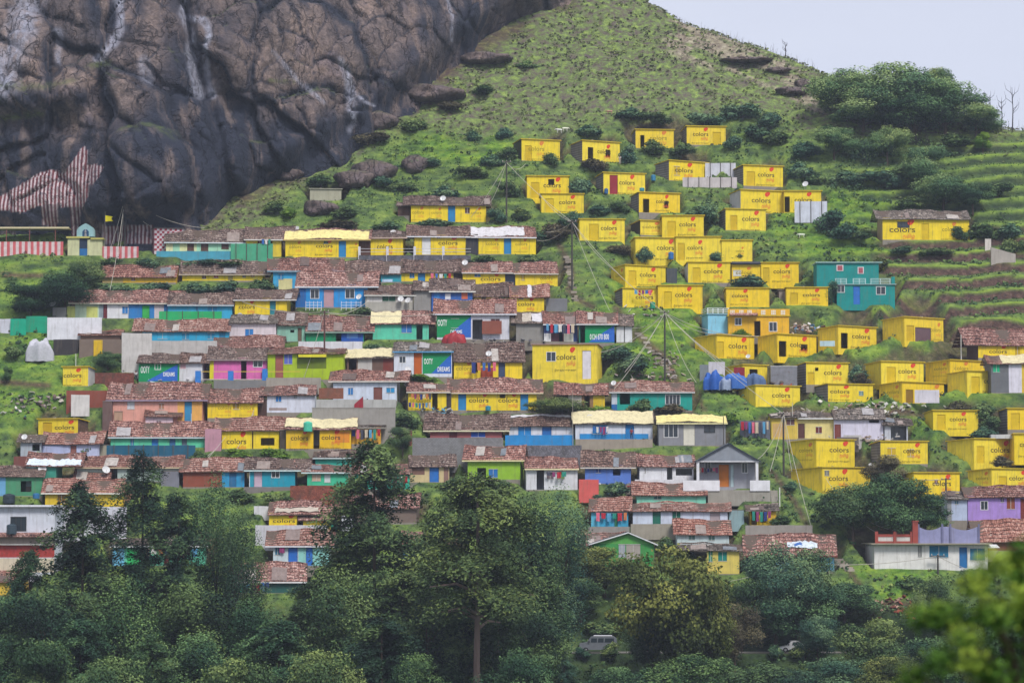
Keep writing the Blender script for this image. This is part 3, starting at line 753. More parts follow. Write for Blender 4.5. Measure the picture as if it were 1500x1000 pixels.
B('yellow block house with grey side at right picture edge above two others', 1463, 1476, 1520, 597, 629, 'g', [('d', 1481, 1494, 605, 'd4b41e')])
B('yellow block house below cream walled cottage, brown stain at foot', 1158, 1196, 1252, 642, 677, 'y', [('s', 1215, 1242)])
B('yellow block house with grey side behind treetop and rubbish heap', 1276, 1290, 1359, 645, 679, 'g', [('s', 1323, 1349), ('w', 1329, 1339, 658, 668, 'c9a71e'), ('w', 1300, 1312, 656, 666, 'cba91e')])
B('yellow block house with dead brown weeds along its foot', 1388, 1427, 1488, 641, 678, 'y', [('s', 1451, 1478), ('d', 1431, 1442, 653, 'd4b41e')])
B('yellow block house cut by right edge beside weedy neighbour', 1482, 1486, 1540, 634, 671, 'y', [('s', 1494, 1520)])
B('yellow house with sloping roof and large double lettering above big dark tree', 1159, 1205, 1275, 683, 722, 'y', [('s', 1214, 1243), ('w', 1208, 1215, 689, 696, '77766a')], L=5)
B('yellow block house between big tree and light blue shack', 1316, 1339, 1406, 691, 729, 'y', [('s', 1366, 1395), ('d', 1345, 1360, 702, 'd4b41e'), ('w', 1369, 1374, 702, 708, '7c4a3c')])
B('yellow block house at right edge above purple house', 1418, 1453, 1530, 685, 716, 'y', [('s', 1478, 1505), ('d', 1463, 1475, 697, 'd4b41e')])
# left side singles
B('small yellow hut with grey right side and aerial on grassy slope', 139, 129, 92, 536, 565, 'w', [('s', 93, 119)], L=3.2)
B('small yellow hut with peeling foot and brown side, lower left meadow', 129, 114, 56, 612, 641, 'b', [('s', 80, 108), ('d', 63, 76, 618, 'c9a51e')], L=3.4)
B('big yellow house with white window and white door amid the village', 882, 875, 780, 503, 555, 'y', [('s', 815, 843, 527), ('w', 801, 814, 515, 528, 'g'), ('d', 853, 866, 513, 'dcd8dc')], L=5.5, roof='b08a80', leftfeats='ns')
# ---------------------------------------------------------------- special houses
r = B('orange villa with lattice parapet and black door', 1066, 1067, 1156, 462, 492, 'e0b02c', [('w', 1077, 1086, 466, 476, 'g'), ('d', 1105, 1114, 470, None), ('w', 1127, 1138, 472, 485, 'g')], wall='e2ae28', group='two storey villas', L=5, drop=0)
_, o, W, H, a = HS[-1]
mb = MB(); om = paint('e2ae28'); mb.box(-.1, W + .1, -.15, 0, H + .02, H + 1.15, om); mb.build('parapet', r)
for i, px in enumerate((1073, 1086, 1098, 1118, 1133, 1147)):
    x = W * (px - 1067) / 89; mb = MB(); wm_ = plain('e8e2d4')
    for j in range(3):
        mb.box(x - .33 + j * .27, x - .21 + j * .27, -.19, -.155, H + .2, H + .98, wm_)
        mb.box(x - .36, x + .36, -.187, -.152, H + .25 + j * .27, H + .35 + j * .27, wm_)
    mb.build('lattice_block', r)
mb = MB(); mb.box(.2, W * .48, -1.0, -.16, H + .05, H + .17, tile('o'), dz=.35); mb.build('canopy', r)
B('sky blue flat roofed block with white roof railing joined to orange villa', 1028, 1037, 1067, 459, 488, '86c4dc', [], wall='86c4dc', group='two storey villas', L=5, drop=0, roof='a9d4e6')
rt = HS[-1]; rr_ = [x for x in bpy.data.objects if x.get('label') == rt[0]][0]
mb = MB(); wm_ = plain('dfe6ea')
for z in (.35, .62, .9): mb.box(-.2, rt[2] + .1, -.16, -.1, rt[3] + z, rt[3] + z + .09, wm_); mb.box(-.2, -.12, -.1, 4.6, rt[3] + z, rt[3] + z + .09, wm_)
for i in range(5): mb.box(rt[2] * i / 4 - .1, rt[2] * i / 4 + .02, -.2, -.17, rt[3] + .11, rt[3] + 1.0, wm_)
mb.build('railing', rr_)
TE = '178a86'
r = B('teal two storey villa, lower floor with blue door', 1222, 1226, 1311, 416, 446, 'y', [('w', 1227, 1237, 418, 428, 'g'), ('w', 1284, 1297, 420, 431, 'g'), ('d', 1250, 1260, 419, '2f6fc0')], wall=TE, group='two storey villas', L=6, drop=0, roof='9fc0c0', leftfeats='ns')
r['label'] = 'teal two storey villa with white railings and blue door'
_, o, W, H, a = HS[-1]; ux = lambda px: W * (px - 1226) / 85.0
mb = MB(); tm = paint(TE); dx0 = ux(1198); dx1 = ux(1289); H2 = tz(385) * (o.y + 1.2) - o.z
mb.box(dx0, dx1, 1.2, 6.2, H + .12, H2, tm); mb.box(dx0, ux(1224), 1.2, 6.0, -.5, H + .12, tm); mb.build('upper_floor', r)
mb = MB(); mb.box(dx0 - .2, dx1 + .6, .9, 6.6, H2 + .003, H2 + .13, plain('a9cccc')); mb.build('upper_roof', r)
for x0_, x1_, y0_, y1_ in ((1227, 1237, 388, 397), (1258, 1267, 391, 401)):
    zb = tz(y1_) * (o.y + 1.2) - o.z; zt = tz(y0_) * (o.y + 1.2) - o.z; mb = MB(); mb.box(ux(x0_), ux(x1_), 1.12, 1.197, zb, zt, plain('dcd6d8')); mb.box(ux(x0_) + .15, ux(x1_) - .15, 1.09, 1.117, zb + .12, zt - .12, plain('a0525a')); mb.build('window', r)
mb = MB()
for p0, p1 in ((1224, 1240), (1250, 1268), (1276, 1304)):
    for z in (.35, .65, .95): mb.box(ux(p0), ux(p1), -.1, -.05, H + z, H + z + .08, plain('c4dcdc'))
    for q in (p0, (p0 + p1) / 2, p1): mb.box(ux(q) - .05, ux(q) + .05, -.05, .0, H + .13, H + 1.05, plain('c4dcdc'))
mb.build('railing', r)
mb = MB(); mb.box(ux(1306), ux(1311), -.1, .3, H + .13, H + 1.3, tm); mb.build('corner_post', r)
B('small cream water tank house of bare concrete on upper left slope', 453, 454, 500, 276, 294, 'c', [], wall='a5a28e', group='grey sheds', roof='a9a694', drop=.1)
B('temple annexe shed painted in red and white checks', 220, 226, 270, 333, 372, 'ab7a80', [], wall='cfc4c8', group='temple buildings', roof='4f4a4a', drop=.1, L=3.5)
# ---------------------------------------------------------------- tile roofed houses, row by row
T('yellow tiled house with blue door standing alone above the rows', 602, 712, 289, 299, 325, YEL, [('f', 604, 622), ('f', 632, 648), ('d', 656, 667, 300, BL), ('w', 681, 688, 304, 312, '55382c'), ('f', 690, 706)], rx=(590, 720), tk='b', yaw=2)
T('brown earth walled annexe left of lone yellow tiled house', 583, 600, 297, 301, 316, '5a4038', rx=(580, 602), tk='b', D=3, name='shed')
T('cream and mint house with three dark windows beside temple', 243, 357, 337, 352, 376, '9fd0b0', [('c', 243, 253, 'd8d8a8'), ('c', 263, 274, 'd8d8a0'), ('c', 284, 288, 'd0d8a8'), ('w', 274, 284, 354, 367, '5b4038'), ('w', 294, 305, 354, 367, '5b4038'), ('w', 324, 335, 354, 364, '5b4038')], rx=(240, 372), tk='b', fas='cfd8dc')
T('yellow house with brown shutters and dark door behind green net', 360, 412, 333, 348, 376, 'e0c63a', [('w', 377, 384, 351, 359, '6e3a28'), ('d', 389, 399, 350, None), ('f', 362, 374)], rx=(357, 432), tk='b', fas='d8d4cc')
T('yellow house under cream sheet roof patched with red tiles', 418, 525, 337, 349, 377, YEL, [('f', 424, 442), ('s', 463, 488, 363), ('w', 474, 481, 351, 357, '4c6a48'), ('d', 496, 507, 349, BL), ('f', 512, 524)], rx=(415, 544), tk='r', fas='c9b06a', tarp=[(416, 540, -.05, .85, 'e9dc9c')])
T('yellow house behind white railing posts, low dark roof', 543, 590, 340, 347, 374, YEL, [('s', 552, 577, 364)], rx=(538, 597), tk='b', fas='c0a898')
T('yellow tiled house with white half door behind white posts', 607, 682, 332, 344, 373, YEL, [('d', 618, 631, 346, 'dcdcdc'), ('s', 642, 669, 358), ('w', 640, 645, 346, 349, '6e5a28')], rx=(595, 690), tk='b', fas='e0e0e4')
T('yellow house at row end with torn white sheet roof and blue door', 701, 785, 333, 345, 372, YEL, [('f', 712, 730), ('d', 738, 749, 346, BL), ('f', 755, 772)], rx=(690, 768), tk='r', fas='e0e0e4', tarp=[(690, 768, 0, .95, 'e2dfe0')], yaw=4)
T('ochre gable ended house under the checked shed', 150, 258, 390, 404, 414, 'd8ac2c', [('c', 150, 180, 'b8a068'), ('w', 237, 240, 398, 404, 'a83828'), ('w', 192, 198, 406, 411, 'a06040')], rx=(137, 246), tk='r')
T('long yellow house with red and brown shutters behind hedge', 267, 385, 383, 399, 411, YEL, [('w', 296, 302, 401, 408, '6e4a30'), ('w', 313, 320, 400, 407, 'b0503a'), ('d', 334, 341, 400, 'b8a468'), ('w', 355, 360, 400, 406, '4c4434'), ('w', 367, 373, 400, 405, 'b0582c')], rx=(262, 397), tk='b', fas='b8a890')
T('sky blue house between yellow hedge house and brown roofs', 400, 493, 379, 394, 424, '3aa0cc', [('w', 408, 415, 401, 409, '2a84b4'), ('c', 408, 428, 'd0c890', 408, 424)], rx=(391, 505), tk='r', fas='8aa8b8')
T('brown roofed house with small teal wall and lamp', 556, 587, 383, 399, 413, '2f9cae', [('c', 560, 575, 'b8d0e8', 409, 413)], rx=(496, 588), tk='b')
T('yellow house with blue doors and coloured washing under dark tiles', 587, 664, 382, 397, 412, YEL, [('w', 600, 607, 399, 407, BL), ('d', 612, 623, 398, BL), ('f', 634, 658, 410), ('w', 649, 658, 398, 404, None)], rx=(585, 680), tk='b')
T('yellow house with blue shutter and half hidden lettering', 678, 740, 385, 397, 418, YEL, [('w', 695, 704, 398, 405, '4a7a9a'), ('s', 704, 732, 411), ('d', 739, 740, 400, BL)], rx=(676, 752), tk='r', fas='cfc8c0')
T('yellow end house below stone steps, roof ridge cluttered with stones', 755, 817, 385, 398, 419, YEL, [('f', 791, 809), ('w', 763, 769, 401, 410, 'cfae20')], rx=(752, 817), tk='r', fas='c8c0b0', yaw=5)
T('bright blue house with white windows and pink door', 433, 538, 399, 417, 450, '2a8fd4', [('c', 433, 448, '2468b0'), ('w', 455, 467, 424, 437, 'g'), ('d', 474, 489, 424, 'b8949c'), ('w', 506, 519, 424, 437, 'g')], rx=(434, 555), tk='r', fas='e0e4ea', D=5)
T('whitewashed house with dark green window beside grey gable', 535, 605, 418, 430, 456, 'a9a69c', [('c', 537, 560, 'd4d0cc', 430, 442), ('w', 560, 579, 430, 441, '1f5a44'), ('c', 580, 604, 'cfcac4', 430, 442), ('w', 588, 596, 431, 437, None)], rx=(533, 610), tk='b', fas='c8c8c0')
T('blank grey rendered house with steep end, among brown roofs', 606, 631, 414, 424, 456, '8e8c88', [], rx=(604, 634), tk='b')
T('blue fronted house with white round basin on its wall', 632, 692, 410, 424, 456, '2f5fa8', [('c', 652, 660, 'dcdce0', 430, 438), ('c', 676, 685, 'c86a48', 428, 438), ('c', 636, 644, '2a7ac0')], rx=(628, 697), tk='b', fas='e0e0d8')
T('low yellow house with pots beneath sagging brown tiles', 694, 748, 416, 432, 446, 'dcb830', [('c', 722, 736, 'a85a3a', 436, 441), ('c', 705, 712, '5a5a40', 434, 440)], rx=(690, 752), tk='b')
T('yellow house with rusty tin roof and large lettering', 748, 797, 418, 433, 458, YEL, [('s', 759, 783, 448), ('w', 760, 767, 432, 438, '8a7a30')], rx=(746, 806), tk='o', tarp=[(773, 779, 0, 1, 'e2dfe0')])
T('white and blue house with maroon door and long pale eave', 110, 246, 426, 441, 466, '2e78b8', [('c', 110, 145, 'b4c8b0'), ('d', 151, 157, 444, '6a2c34'), ('c', 145, 157, '8a98a0'), ('c', 157, 188, 'd8d8dc'), ('w', 179, 187, 449, 459, '2a7ac0'), ('d', 208, 219, 447, '3aa850'), ('c', 226, 240, 'c8bcc0')], rx=(100, 271), tk='r', fas='d8cfc0')
T('cyan house behind long green banner', 246, 340, 430, 444, 466, '38a4cc', [('c', 287, 290, '2878a8'), ('w', 304, 318, 449, 457, '2a88b8')], rx=(250, 343), tk='b', fas='b8c4cc')
T('yellow house with teal door and lettering left of blue house', 344, 420, 425, 437, 461, YEL, [('s', 350, 375, 452), ('d', 395, 404, 439, '2d7f8c'), ('w', 384, 392, 438, 441, '4c6a78')], rx=(342, 435), tk='b', fas='d0ccc8')
T('cyan house on whitewashed terrace with red tile roof', 208, 335, 469, 483, 503, '2fa0c8', [('w', 231, 245, 487, 496, '48b0d4'), ('w', 267, 277, 488, 497, '2888b0'), ('w', 304, 314, 488, 496, '2888b0'), ('d', 321, 330, 486, '2880a8')], rx=(193, 338), tk='o')
T('pinkish white house with blue window and dull flat tiles', 336, 404, 463, 472, 500, 'd8ccd0', [('w', 359, 371, 482, 494, '2a7ac0')], rx=(335, 407), tk='g')
T('small mint house squeezed under dark collapsing roof', 406, 447, 458, 474, 500, '8ab8a4', [('w', 425, 431, 483, 487, None), ('d', 436, 442, 480, '6a5848')], rx=(400, 450), tk='b')
T('green and blue painted house with black opening and white lettering', 448, 533, 464, 483, 500, '0f8358', [('d', 492, 500, 484, None), ('c', 500, 532, '2456a8'), ('c', 508, 524, '5a88c8', 488, 495)], rx=(447, 549), tk='r', fas='8aa898')
T('mint green house with blue window and cream sheet on roof', 546, 628, 457, 472, 497, '5cc4a4', [('w', 588, 603, 475, 487, '3a78b8'), ('d', 610, 619, 474, None), ('c', 619, 628, '64c8a8')], rx=(543, 638), tk='r', tarp=[(543, 588, 0, 1, 'e6dcb8')])
T('green blue and white house with OOTY lettering and hanging rug', 640, 746, 440, 457, 497, 'd4d4dc', [('d', 692, 707, 468, None), ('w', 719, 732, 467, 480, '5a3038'), ('w', 661, 672, 467, 480, '14703f'),
    ('m', 640, 690, 459, 494, [('OOTY', 641, 655, 477, 9), ('DREAMS', 660, 677, 488, 5)], (.25, .45))], rx=(634, 757), tk='r', fas='dcdce4', D=5)
T('grey rubble walled shack with pale sheets on its roof', 756, 796, 457, 471, 499, '8c8984', [], rx=(748, 799), tk='g', tarp=[(765, 778, .1, .9, 'd8d0c0'), (779, 795, .1, .9, 'e2dfe0')])
T('dark blue house with clothes, white and maroon porch wall', 797, 846, 457, 472, 500, '2a3f78', [('c', 797, 807, 'd8d8d8', 488, 500), ('c', 807, 826, '4a2c38', 488, 500), ('c', 826, 840, 'c8c8bc', 488, 500), ('d', 819, 824, 474, None)], rx=(795, 848), tk='r', fas='dcdcdc')
T('green and blue house painted with a white phone number', 848, 900, 458, 472, 502, '15905a', [('m', 857, 900, 473, 501, [('0124 870 800', 864, 892, 497, 8)], (.12, .62)), ('c', 848, 853, '2c6a5a'), ('d', 850, 857, 474, None)], rx=(844, 906), tk='r', fas='d0d0d0')
T('white plank door shed with mossy roof, right end of row', 903, 926, 462, 475, 501, 'd8d8dc', [('c', 914, 915.5, '55555a')], rx=(903, 929), tk='g', name='shed')
T('green and blue OOTY house with white lettering above peach house', 203, 262, 519, 530, 559, '0f8a52', [('m', 203, 260, 530, 558, [('OOTY', 206, 219, 546, 10), ('DREAMS', 239, 256, 551, 6)], (.2, .55)), ('w', 227, 235, 533, 541, 'g')], rx=(200, 262), tk='b')
T('white washed house with pink cloth left of pink house', 262, 296, 519, 530, 558, 'd4d4d8', [('c', 264, 272, 'c8a0a8', 532, 540)], rx=(262, 308), tk='b')
T('bright pink house with yellow pillar and white barred window', 307, 391, 510, 524, 556, 'd86cac', [('c', 307, 313, 'dcd028'), ('d', 353, 361, 526, None), ('w', 371, 384, 526, 537, 'g')], rx=(303, 393), tk='b', fas='9a8a88')
T('pink upper house rising behind bright pink house', 322, 400, 493, 507, 520, 'd86cac', [('c', 350, 355, 'e0c8dc'), ('w', 327, 335, 507, 516, '40485a'), ('w', 373, 380, 508, 516, 'g')], rx=(311, 417), tk='r')
T('lime green house with purple shutters and flat pinkish roof', 392, 503, 511, 517, 556, 'a4bc24', [('d', 403, 415, 519, '9a5a50'), ('w', 416, 428, 519, 533, '5a68b8'), ('c', 435, 478, '66781c', 519, 540)], rx=(391, 506), tk='o', D=4)
T('ruined brown shack with cream sheet roof beside OOTY wall', 508, 576, 512, 523, 544, '6a5248', [('c', 524, 545, 'b8b4b0'), ('c', 561, 576, '7a3c34'), ('d', 511, 522, 526, None)], rx=(503, 577), tk='g', tarp=[(503, 577, 0, 1, 'e6dcb8')], name='shack')
T('flat roofed white house with orange door and OOTY mural', 577, 662, 503, 513, 552, 'd4d8e4', [('w', 585, 594, 522, 531, 'g'), ('d', 606, 618, 516, 'b85a20'), ('m', 619, 661, 515, 547, [('OOTY', 621, 634, 533, 8), ('DREAMS', 641, 659, 544, 7)], (.3, .45))], rx=(575, 665), tk='g', fas='5a9ac8')
T('yellow shack with hanging clothes under rubble strewn tiles', 665, 765, 503, 527, 555, YEL, [('f', 668, 690), ('w', 692, 700, 530, 545, None), ('d', 730, 740, 529, '3a4a68'), ('c', 704, 722, 'a8482c', 538, 555)], rx=(665, 770), tk='b')
T('peach house with orange section and large tile roof', 165, 296, 562, 583, 620, 'd89c8c', [('w', 186, 197, 586, 599, 'c8c8cc'), ('w', 233, 240, 591, 599, 'a87860'), ('c', 260, 296, 'e0a858'), ('d', 270, 281, 588, '3a88b4'), ('c', 296, 297, '7a6a60')], rx=(155, 305), tk='r', fas='9a8aa0', D=6)
T('yellow house with large dark slogan right of peach house', 304, 377, 570, 587, 612, YEL, [('f', 319, 339, 599), ('f', 352, 372, 599), ('w', 341, 350, 590, 599, 'b09028')], rx=(297, 386), tk='r')
T('white house with blue window beyond yellow slogan house', 391, 461, 566, 577, 604, 'd0d4e0', [('w', 404, 412, 580, 588, '2a7ac0'), ('c', 394, 420, '9a8c88', 597, 601), ('w', 430, 435, 578, 583, '9aa8b4')], rx=(380, 463), tk='r')
T('white house with brown door and blue shutters above concrete wall', 488, 581, 544, 556, 587, 'ccd4e4', [('w', 510, 517, 568, 578, '2a7ac0'), ('d', 547, 560, 567, '7a4a42'), ('w', 566, 578, 568, 575, '2a8ac0')], rx=(481, 600), tk='r', side='c0c4cc', yaw=-4, fas='d8d0c8')
T('yellow house with rows of clothes and white pots', 598, 655, 562, 572, 601, YEL, [('d', 633, 641, 576, None), ('f', 610, 630, 588)], rx=(595, 660), tk='r', fas='cfc8b8')
T('long yellow house with two blue doors and two letterings', 661, 786, 555, 572, 601, YEL, [('d', 671, 683, 575, BL), ('s', 687, 715, 589), ('w', 732, 740, 576, 583, None), ('s', 730, 758, 589), ('d', 762, 774, 576, BL)], rx=(655, 796), tk='r', fas='d8c8a8')
T('patchwork shack of white and brown sheets with crooked tiles', 815, 886, 562, 576, 602, '8a6a4a', [('c', 832, 852, 'b8b0a8'), ('c', 815, 832, '4a3a30'), ('d', 856, 864, 580, None), ('c', 869, 886, 'd0b028')], rx=(811, 892), tk='r', name='shack')
T('teal house with cream framed windows and brown gutter', 896, 1014, 560, 572, 601, '1f9a8c', [('c', 896, 904, 'c0c8d4', 572, 592), ('w', 908, 923, 576, 592, None), ('c', 896, 904, '2468a8', 592, 601), ('w', 975, 996, 578, 592, 'g')], rx=(892, 1018), tk='o', fas='c4c8c8')
T('small pinkish hut with tiny window below peach house', 213, 253, 601, 608, 630, 'd4bcc4', [('w', 229, 236, 616, 621, '8a6a78')], rx=(211, 268), tk='o', D=3)
T('mint green row with blue doors behind dark blue net', 162, 300, 619, 637, 655, '5cc49c', [('w', 191, 196, 640, 652, '2a80a8'), ('d', 222, 232, 639, '2f78c0'), ('d', 248, 257, 638, '3a6a98'), ('d', 266, 274, 638, '5a6a78')], rx=(158, 312), tk='r', fas='c4d4d8')
T('yellow house with washing and black stain below slogan house', 325, 409, 612, 628, 657, YEL, [('s', 332, 360, 650), ('d', 369, 371, 630, '4a3a1c'), ('w', 382, 402, 641, 652, None)], rx=(313, 426), tk='o')
T('orange yellow house with cream sheets and green canopy', 419, 514, 614, 627, 657, 'e4b81c', [('s', 426, 452, 644), ('d', 459, 468, 629, None), ('s', 471, 499, 643), ('c', 490, 512, 'd8882c', 632, 648)], rx=(417, 523), tk='r', tarp=[(417, 523, .1, 1, 'e6dcb8')])
T('yellow washing sheltered house left of concrete block wall', 515, 558, 619, 625, 650, 'dca82c', [('w', 528, 541, 630, 642, None), ('c', 543, 556, 'd8a03c')], rx=(513, 566), tk='g', fas='8a8478')
T('maroon house with blue window on concrete block terrace', 630, 735, 608, 627, 642, 'a05a5c', [('w', 690, 711, 631, 640, '2a58b8'), ('d', 658, 670, 629, '6a3038')], rx=(620, 747), tk='b', fas='e0d8b8')
T('white house with blue doors behind bright blue balustrade', 746, 840, 609, 622, 642, 'd4d4dc', [('w', 759, 778, 624, 639, '2a80c0'), ('d', 794, 808, 624, '2a6ab0')], rx=(744, 846), tk='b', tarp=[(746, 840, .8, 1.02, 'e2dfe0')])
T('white and blue house under thick crumpled cream sheet', 843, 956, 603, 618, 643, 'd0d4e0', [('c', 849, 950, '2a88c8', 635, 643), ('w', 868, 890, 622, 635, '2a80c0'), ('d', 916, 929, 620, '2a78b8')], rx=(838, 960), tk='g', tarp=[(838, 958, -.05, 1.02, 'e6dcb8')])
T('small gabled cottage with blue door below block wall', 600, 658, 667, 681, 706, 'c8b488', [('c', 600, 622, '7a5a50', 681, 695), ('d', 629, 643, 682, '2a6cb8'), ('c', 650, 657, '8a6a60')], rx=(600, 670), tk='b', yaw=5)
T('lime green house with dark door and blue window', 685, 762, 654, 671, 702, '92bc34', [('d', 699, 712, 685, None), ('w', 716, 729, 687, 699, '2a70b4')], rx=(677, 769), tk='r', fas='e8dca8', yaw=-7)
T('whitewashed house with dark doorway and washing, beside lime green house', 771, 846, 671, 684, 717, 'd0d0d4', [('d', 786, 797, 688, None), ('w', 801, 811, 691, 701, '6a5a60'), ('w', 816, 827, 690, 701, '6a8a50')], rx=(768, 848), tk='r', fas='e8dcb0')
T('violet blue house with white gate pillars', 857, 924, 662, 681, 708, '5a7cc8', [('w', 873, 880, 685, 692, '3a58a8'), ('w', 898, 909, 684, 696, None)], rx=(850, 932), tk='b', fas='cfc8c0')
T('plain white house with blue porch between violet and grey houses', 937, 1016, 667, 681, 706, 'dcdce0', [('w', 944.5, 946, 685, 692, '4a4a50'), ('d', 977, 985, 684, None), ('w', 990, 1014, 686, 696, None)], rx=(933, 1020), tk='r')
T('mint house with neat new red tiles', 933, 1034, 708, 723, 742, '7cc4ac', [('w', 958, 969, 725, 731, '2a6a68')], rx=(925, 1037), tk='o', yaw=0)
T('long pale blue house with green doors under new red tiles', 927, 1066, 737, 747, 768, 'c8d0e0', [('d', 956, 968, 749, '1f6a58'), ('w', 985, 997, 749, 759, '1f6a58'), ('d', 1040, 1055, 750, 'a89ca0')], rx=(922, 1072), tk='o')
T('cyan house hung with red and pink clothes', 866, 920, 730, 746, 771, '3a9cc0', [('c', 866, 878, '5ab4d0'), ('d', 900, 905, 750, '2a7a58')], rx=(862, 926), tk='o')
T('white mint house with two small windows and dark corner bush', 992, 1068, 762, 780, 803, 'bccccc', [('w', 1009, 1018, 783, 790, '5a8078'), ('w', 1038, 1047, 783, 791, '5a8078')], rx=(986, 1073), tk='o', yaw=0)
T('pale yellow house with teal window beside dark trees', 1036, 1083, 797, 805, 840, 'd8c464', [('w', 1038, 1044, 806, 822, '3a8a70'), ('w', 1052, 1065, 808, 821, '1f8074')], rx=(992, 1088), tk='g', yaw=-3)
T('light blue house with bright banner on broad tile roof', 1094, 1222, 783, 810, 836, '6aa8c8', [('c', 1145, 1160, '2a70b0'), ('c', 1094, 1100, '2a4a58')], rx=(1088, 1227), tk='r', fas='7a3a34', D=5.5, tarp=[(1154, 1198, .3, .62, 'c9d4dc'), (1164, 1176, .35, .58, '3b66a8')])
T('lilac white low house with red brick end, lower left', 60, 145, 634, 648, 668, 'b8c0dc', [('c', 60, 70, '6a4a44'), ('d', 103, 112, 652, '8a5850')], rx=(96, 152), tk='o')
T('dark shabby shed with white ledge at far left', 30, 60, 637, 646, 672, 'a8b0b8', [('w', 47, 58, 650, 660, None)], rx=(24, 66), tk='g', name='shed')
T('long tile roof above tall conifers with cream eave', 113, 262, 669, 682, 705, 'a8b8b0', [('d', 160, 172, 685, None), ('d', 186, 196, 684, '5a6a60')], rx=(110, 268), tk='o', fas='c8b494')
T('green walled shack with tangled roof sheets, far left', 38, 82, 664, 680, 712, '38907c', [('c', 38, 52, '9ab8b8')], rx=(36, 122), tk='r', tarp=[(40, 118, .0, .5, 'c9d4dc')], name='shack')
T('low green house with flat dark roof at left picture edge', -20, 62, 684, 696, 726, '4a8c68', [('c', -20, 8, '6aa0c8'), ('w', 30, 46, 704, 720, None)], rx=(-25, 66), tk='b')
T('brick and blue house half behind domed tree', 268, 358, 672, 688, 713, '8a4a38', [('c', 325, 358, '2f90c0'), ('d', 336, 346, 692, '2a6a98')], rx=(262, 371), tk='o')
T('cyan house with white window, white posts and pink door', 365, 432, 672, 686, 713, '1f94ac', [('c', 362, 366, 'dcdcdc'), ('d', 372, 384, 687, 'c0a8b8'), ('w', 398, 409, 688, 699, 'g')], rx=(357, 456), tk='b', fas='c8dcdc')
T('mint green house with striped curtains beside big conifer', 450, 510, 681, 690, 712, '3fb48c', [('w', 457, 470, 695, 704, 'c0a890'), ('w', 475, 484, 695, 706, 'c8d0d0')], rx=(441, 512), tk='r', fas='c8dcdc')
T('upper teal house peeking above mint curtain house', 462, 520, 661, 669, 684, '2fa894', [], rx=(458, 525), tk='b', fas='b8c8c8')
T('long yellow house with cream eave behind left conifers', 66, 180, 703, 719, 742, 'd8b82c', [('w', 84, 96, 724, 736, '8a6a28'), ('d', 120, 130, 722, '7a5a28')], rx=(60, 182), tk='o', fas='e0dcd0')
T('weathered tile roofed house between two left conifers', 112, 160, 684, 702, 716, '8a6a5c', [], rx=(106, 162), tk='r')
T('yellow house with lettering and blue gap under broken tiles', 394, 435, 735, 751, 772, YEL, [('s', 400, 431, 765)], rx=(392, 470), tk='r', yaw=0, tarp=[(402, 466, .1, .45, 'd8d0c0')])
T('yellow house with teal end wall beside big conifer', 444, 494, 742, 759, 776, YEL, [('f', 455, 476, 772), ('c', 484, 494, '1f8a70')], rx=(436, 498), tk='r')
T('white house with blue doors and red cloth below white wall', 400, 482, 777, 796, 828, 'c0d0d4', [('c', 437, 482, '8cc8c0'), ('w', 403, 410, 800, 812, '2a6a88'), ('d', 422, 436, 799, '2a6cc0'), ('d', 448, 458, 800, '2a6cc0')], rx=(388, 492), tk='o', fas='dcdce0', yaw=0)
T('dark fronted house with white eave deep among trees', 350, 440, 825, 848, 868, '2a5a54', [('c', 350, 358, '3aa890'), ('d', 372, 384, 851, '5a3838')], rx=(345, 450), tk='r', fas='e0e0e0')
T('brown roofed house deep behind central conifers', 520, 610, 725, 742, 765, '7a6a60', [], rx=(515, 615), tk='r')
T('house with long tile roof and blue wall behind central trees', 590, 665, 779, 795, 822, '2a5a78', [('d', 612, 622, 800, '2a80b0')], rx=(586, 670), tk='r')
T('mint house with cluttered yard behind left conifers', 165, 300, 789, 798, 828, '5cb494', [('c', 165, 182, '6ab0d0'), ('c', 186, 204, '2fb060'), ('d', 206, 218, 802, None), ('d', 240, 248, 802, '7a3a38')], rx=(160, 305), tk='g', fas='d0d4d4')
T('teal house glimpsed through branches of big conifer', 520, 600, 680, 692, 716, '2fb094', [('w', 540, 552, 697, 707, '5a8a88')], rx=(515, 604), tk='r')
T('little yellow cottage with tiled roof at far left bottom', -20, 35, 836, 850, 872, 'd0b040', [('c', 16, 35, '5aa0a0')], rx=(-25, 36), tk='o')
T('house with tile roof beneath green gable, left part', 862, 915, 780, 797, 812, '2a7a4a', [], rx=(858, 918), tk='r')
# far right tiled
T('long yellow house with big lettering beneath the terraces', 1293, 1420, 309, 319, 351, YEL, [('s', 1303, 1340, 340), ('w', 1315, 1332, 325, 333, 'k'), ('d', 1350, 1361, 327, 'd4b41e'), ('f', 1380, 1401, 338)], rx=(1283, 1422), tk='g', yaw=4, side='c4ac80')
T('yellow house with wide reddish tile roof at right edge', 1433, 1530, 482, 503, 524, YEL, [('s', 1449, 1476, 517), ('w', 1487, 1494, 506, 520, 'c0a028')], rx=(1412, 1535), tk='r', side='5a4038', yaw=8, D=6)
T('shack with cream sheet roof and white plastic wall', 1452, 1530, 521, 531, 575, '6a6c70', [('c', 1478, 1497, 'd4d0dc'), ('c', 1497, 1530, 'd8b838'), ('w', 1455, 1465, 534, 545, '24a878')], rx=(1446, 1535), tk='o', tarp=[(1468, 1530, 0, 1, 'e6dcb8')], name='shack')
T('yellow shop wall covered in graffiti beside clothes yard', 1130, 1168, 606, 611, 643, 'd0b44c', [('w', 1152, 1164, 614, 622, '6a4a48'), ('c', 1132, 1150, 'c8a468', 620, 640)], rx=(1128, 1170), tk='g')
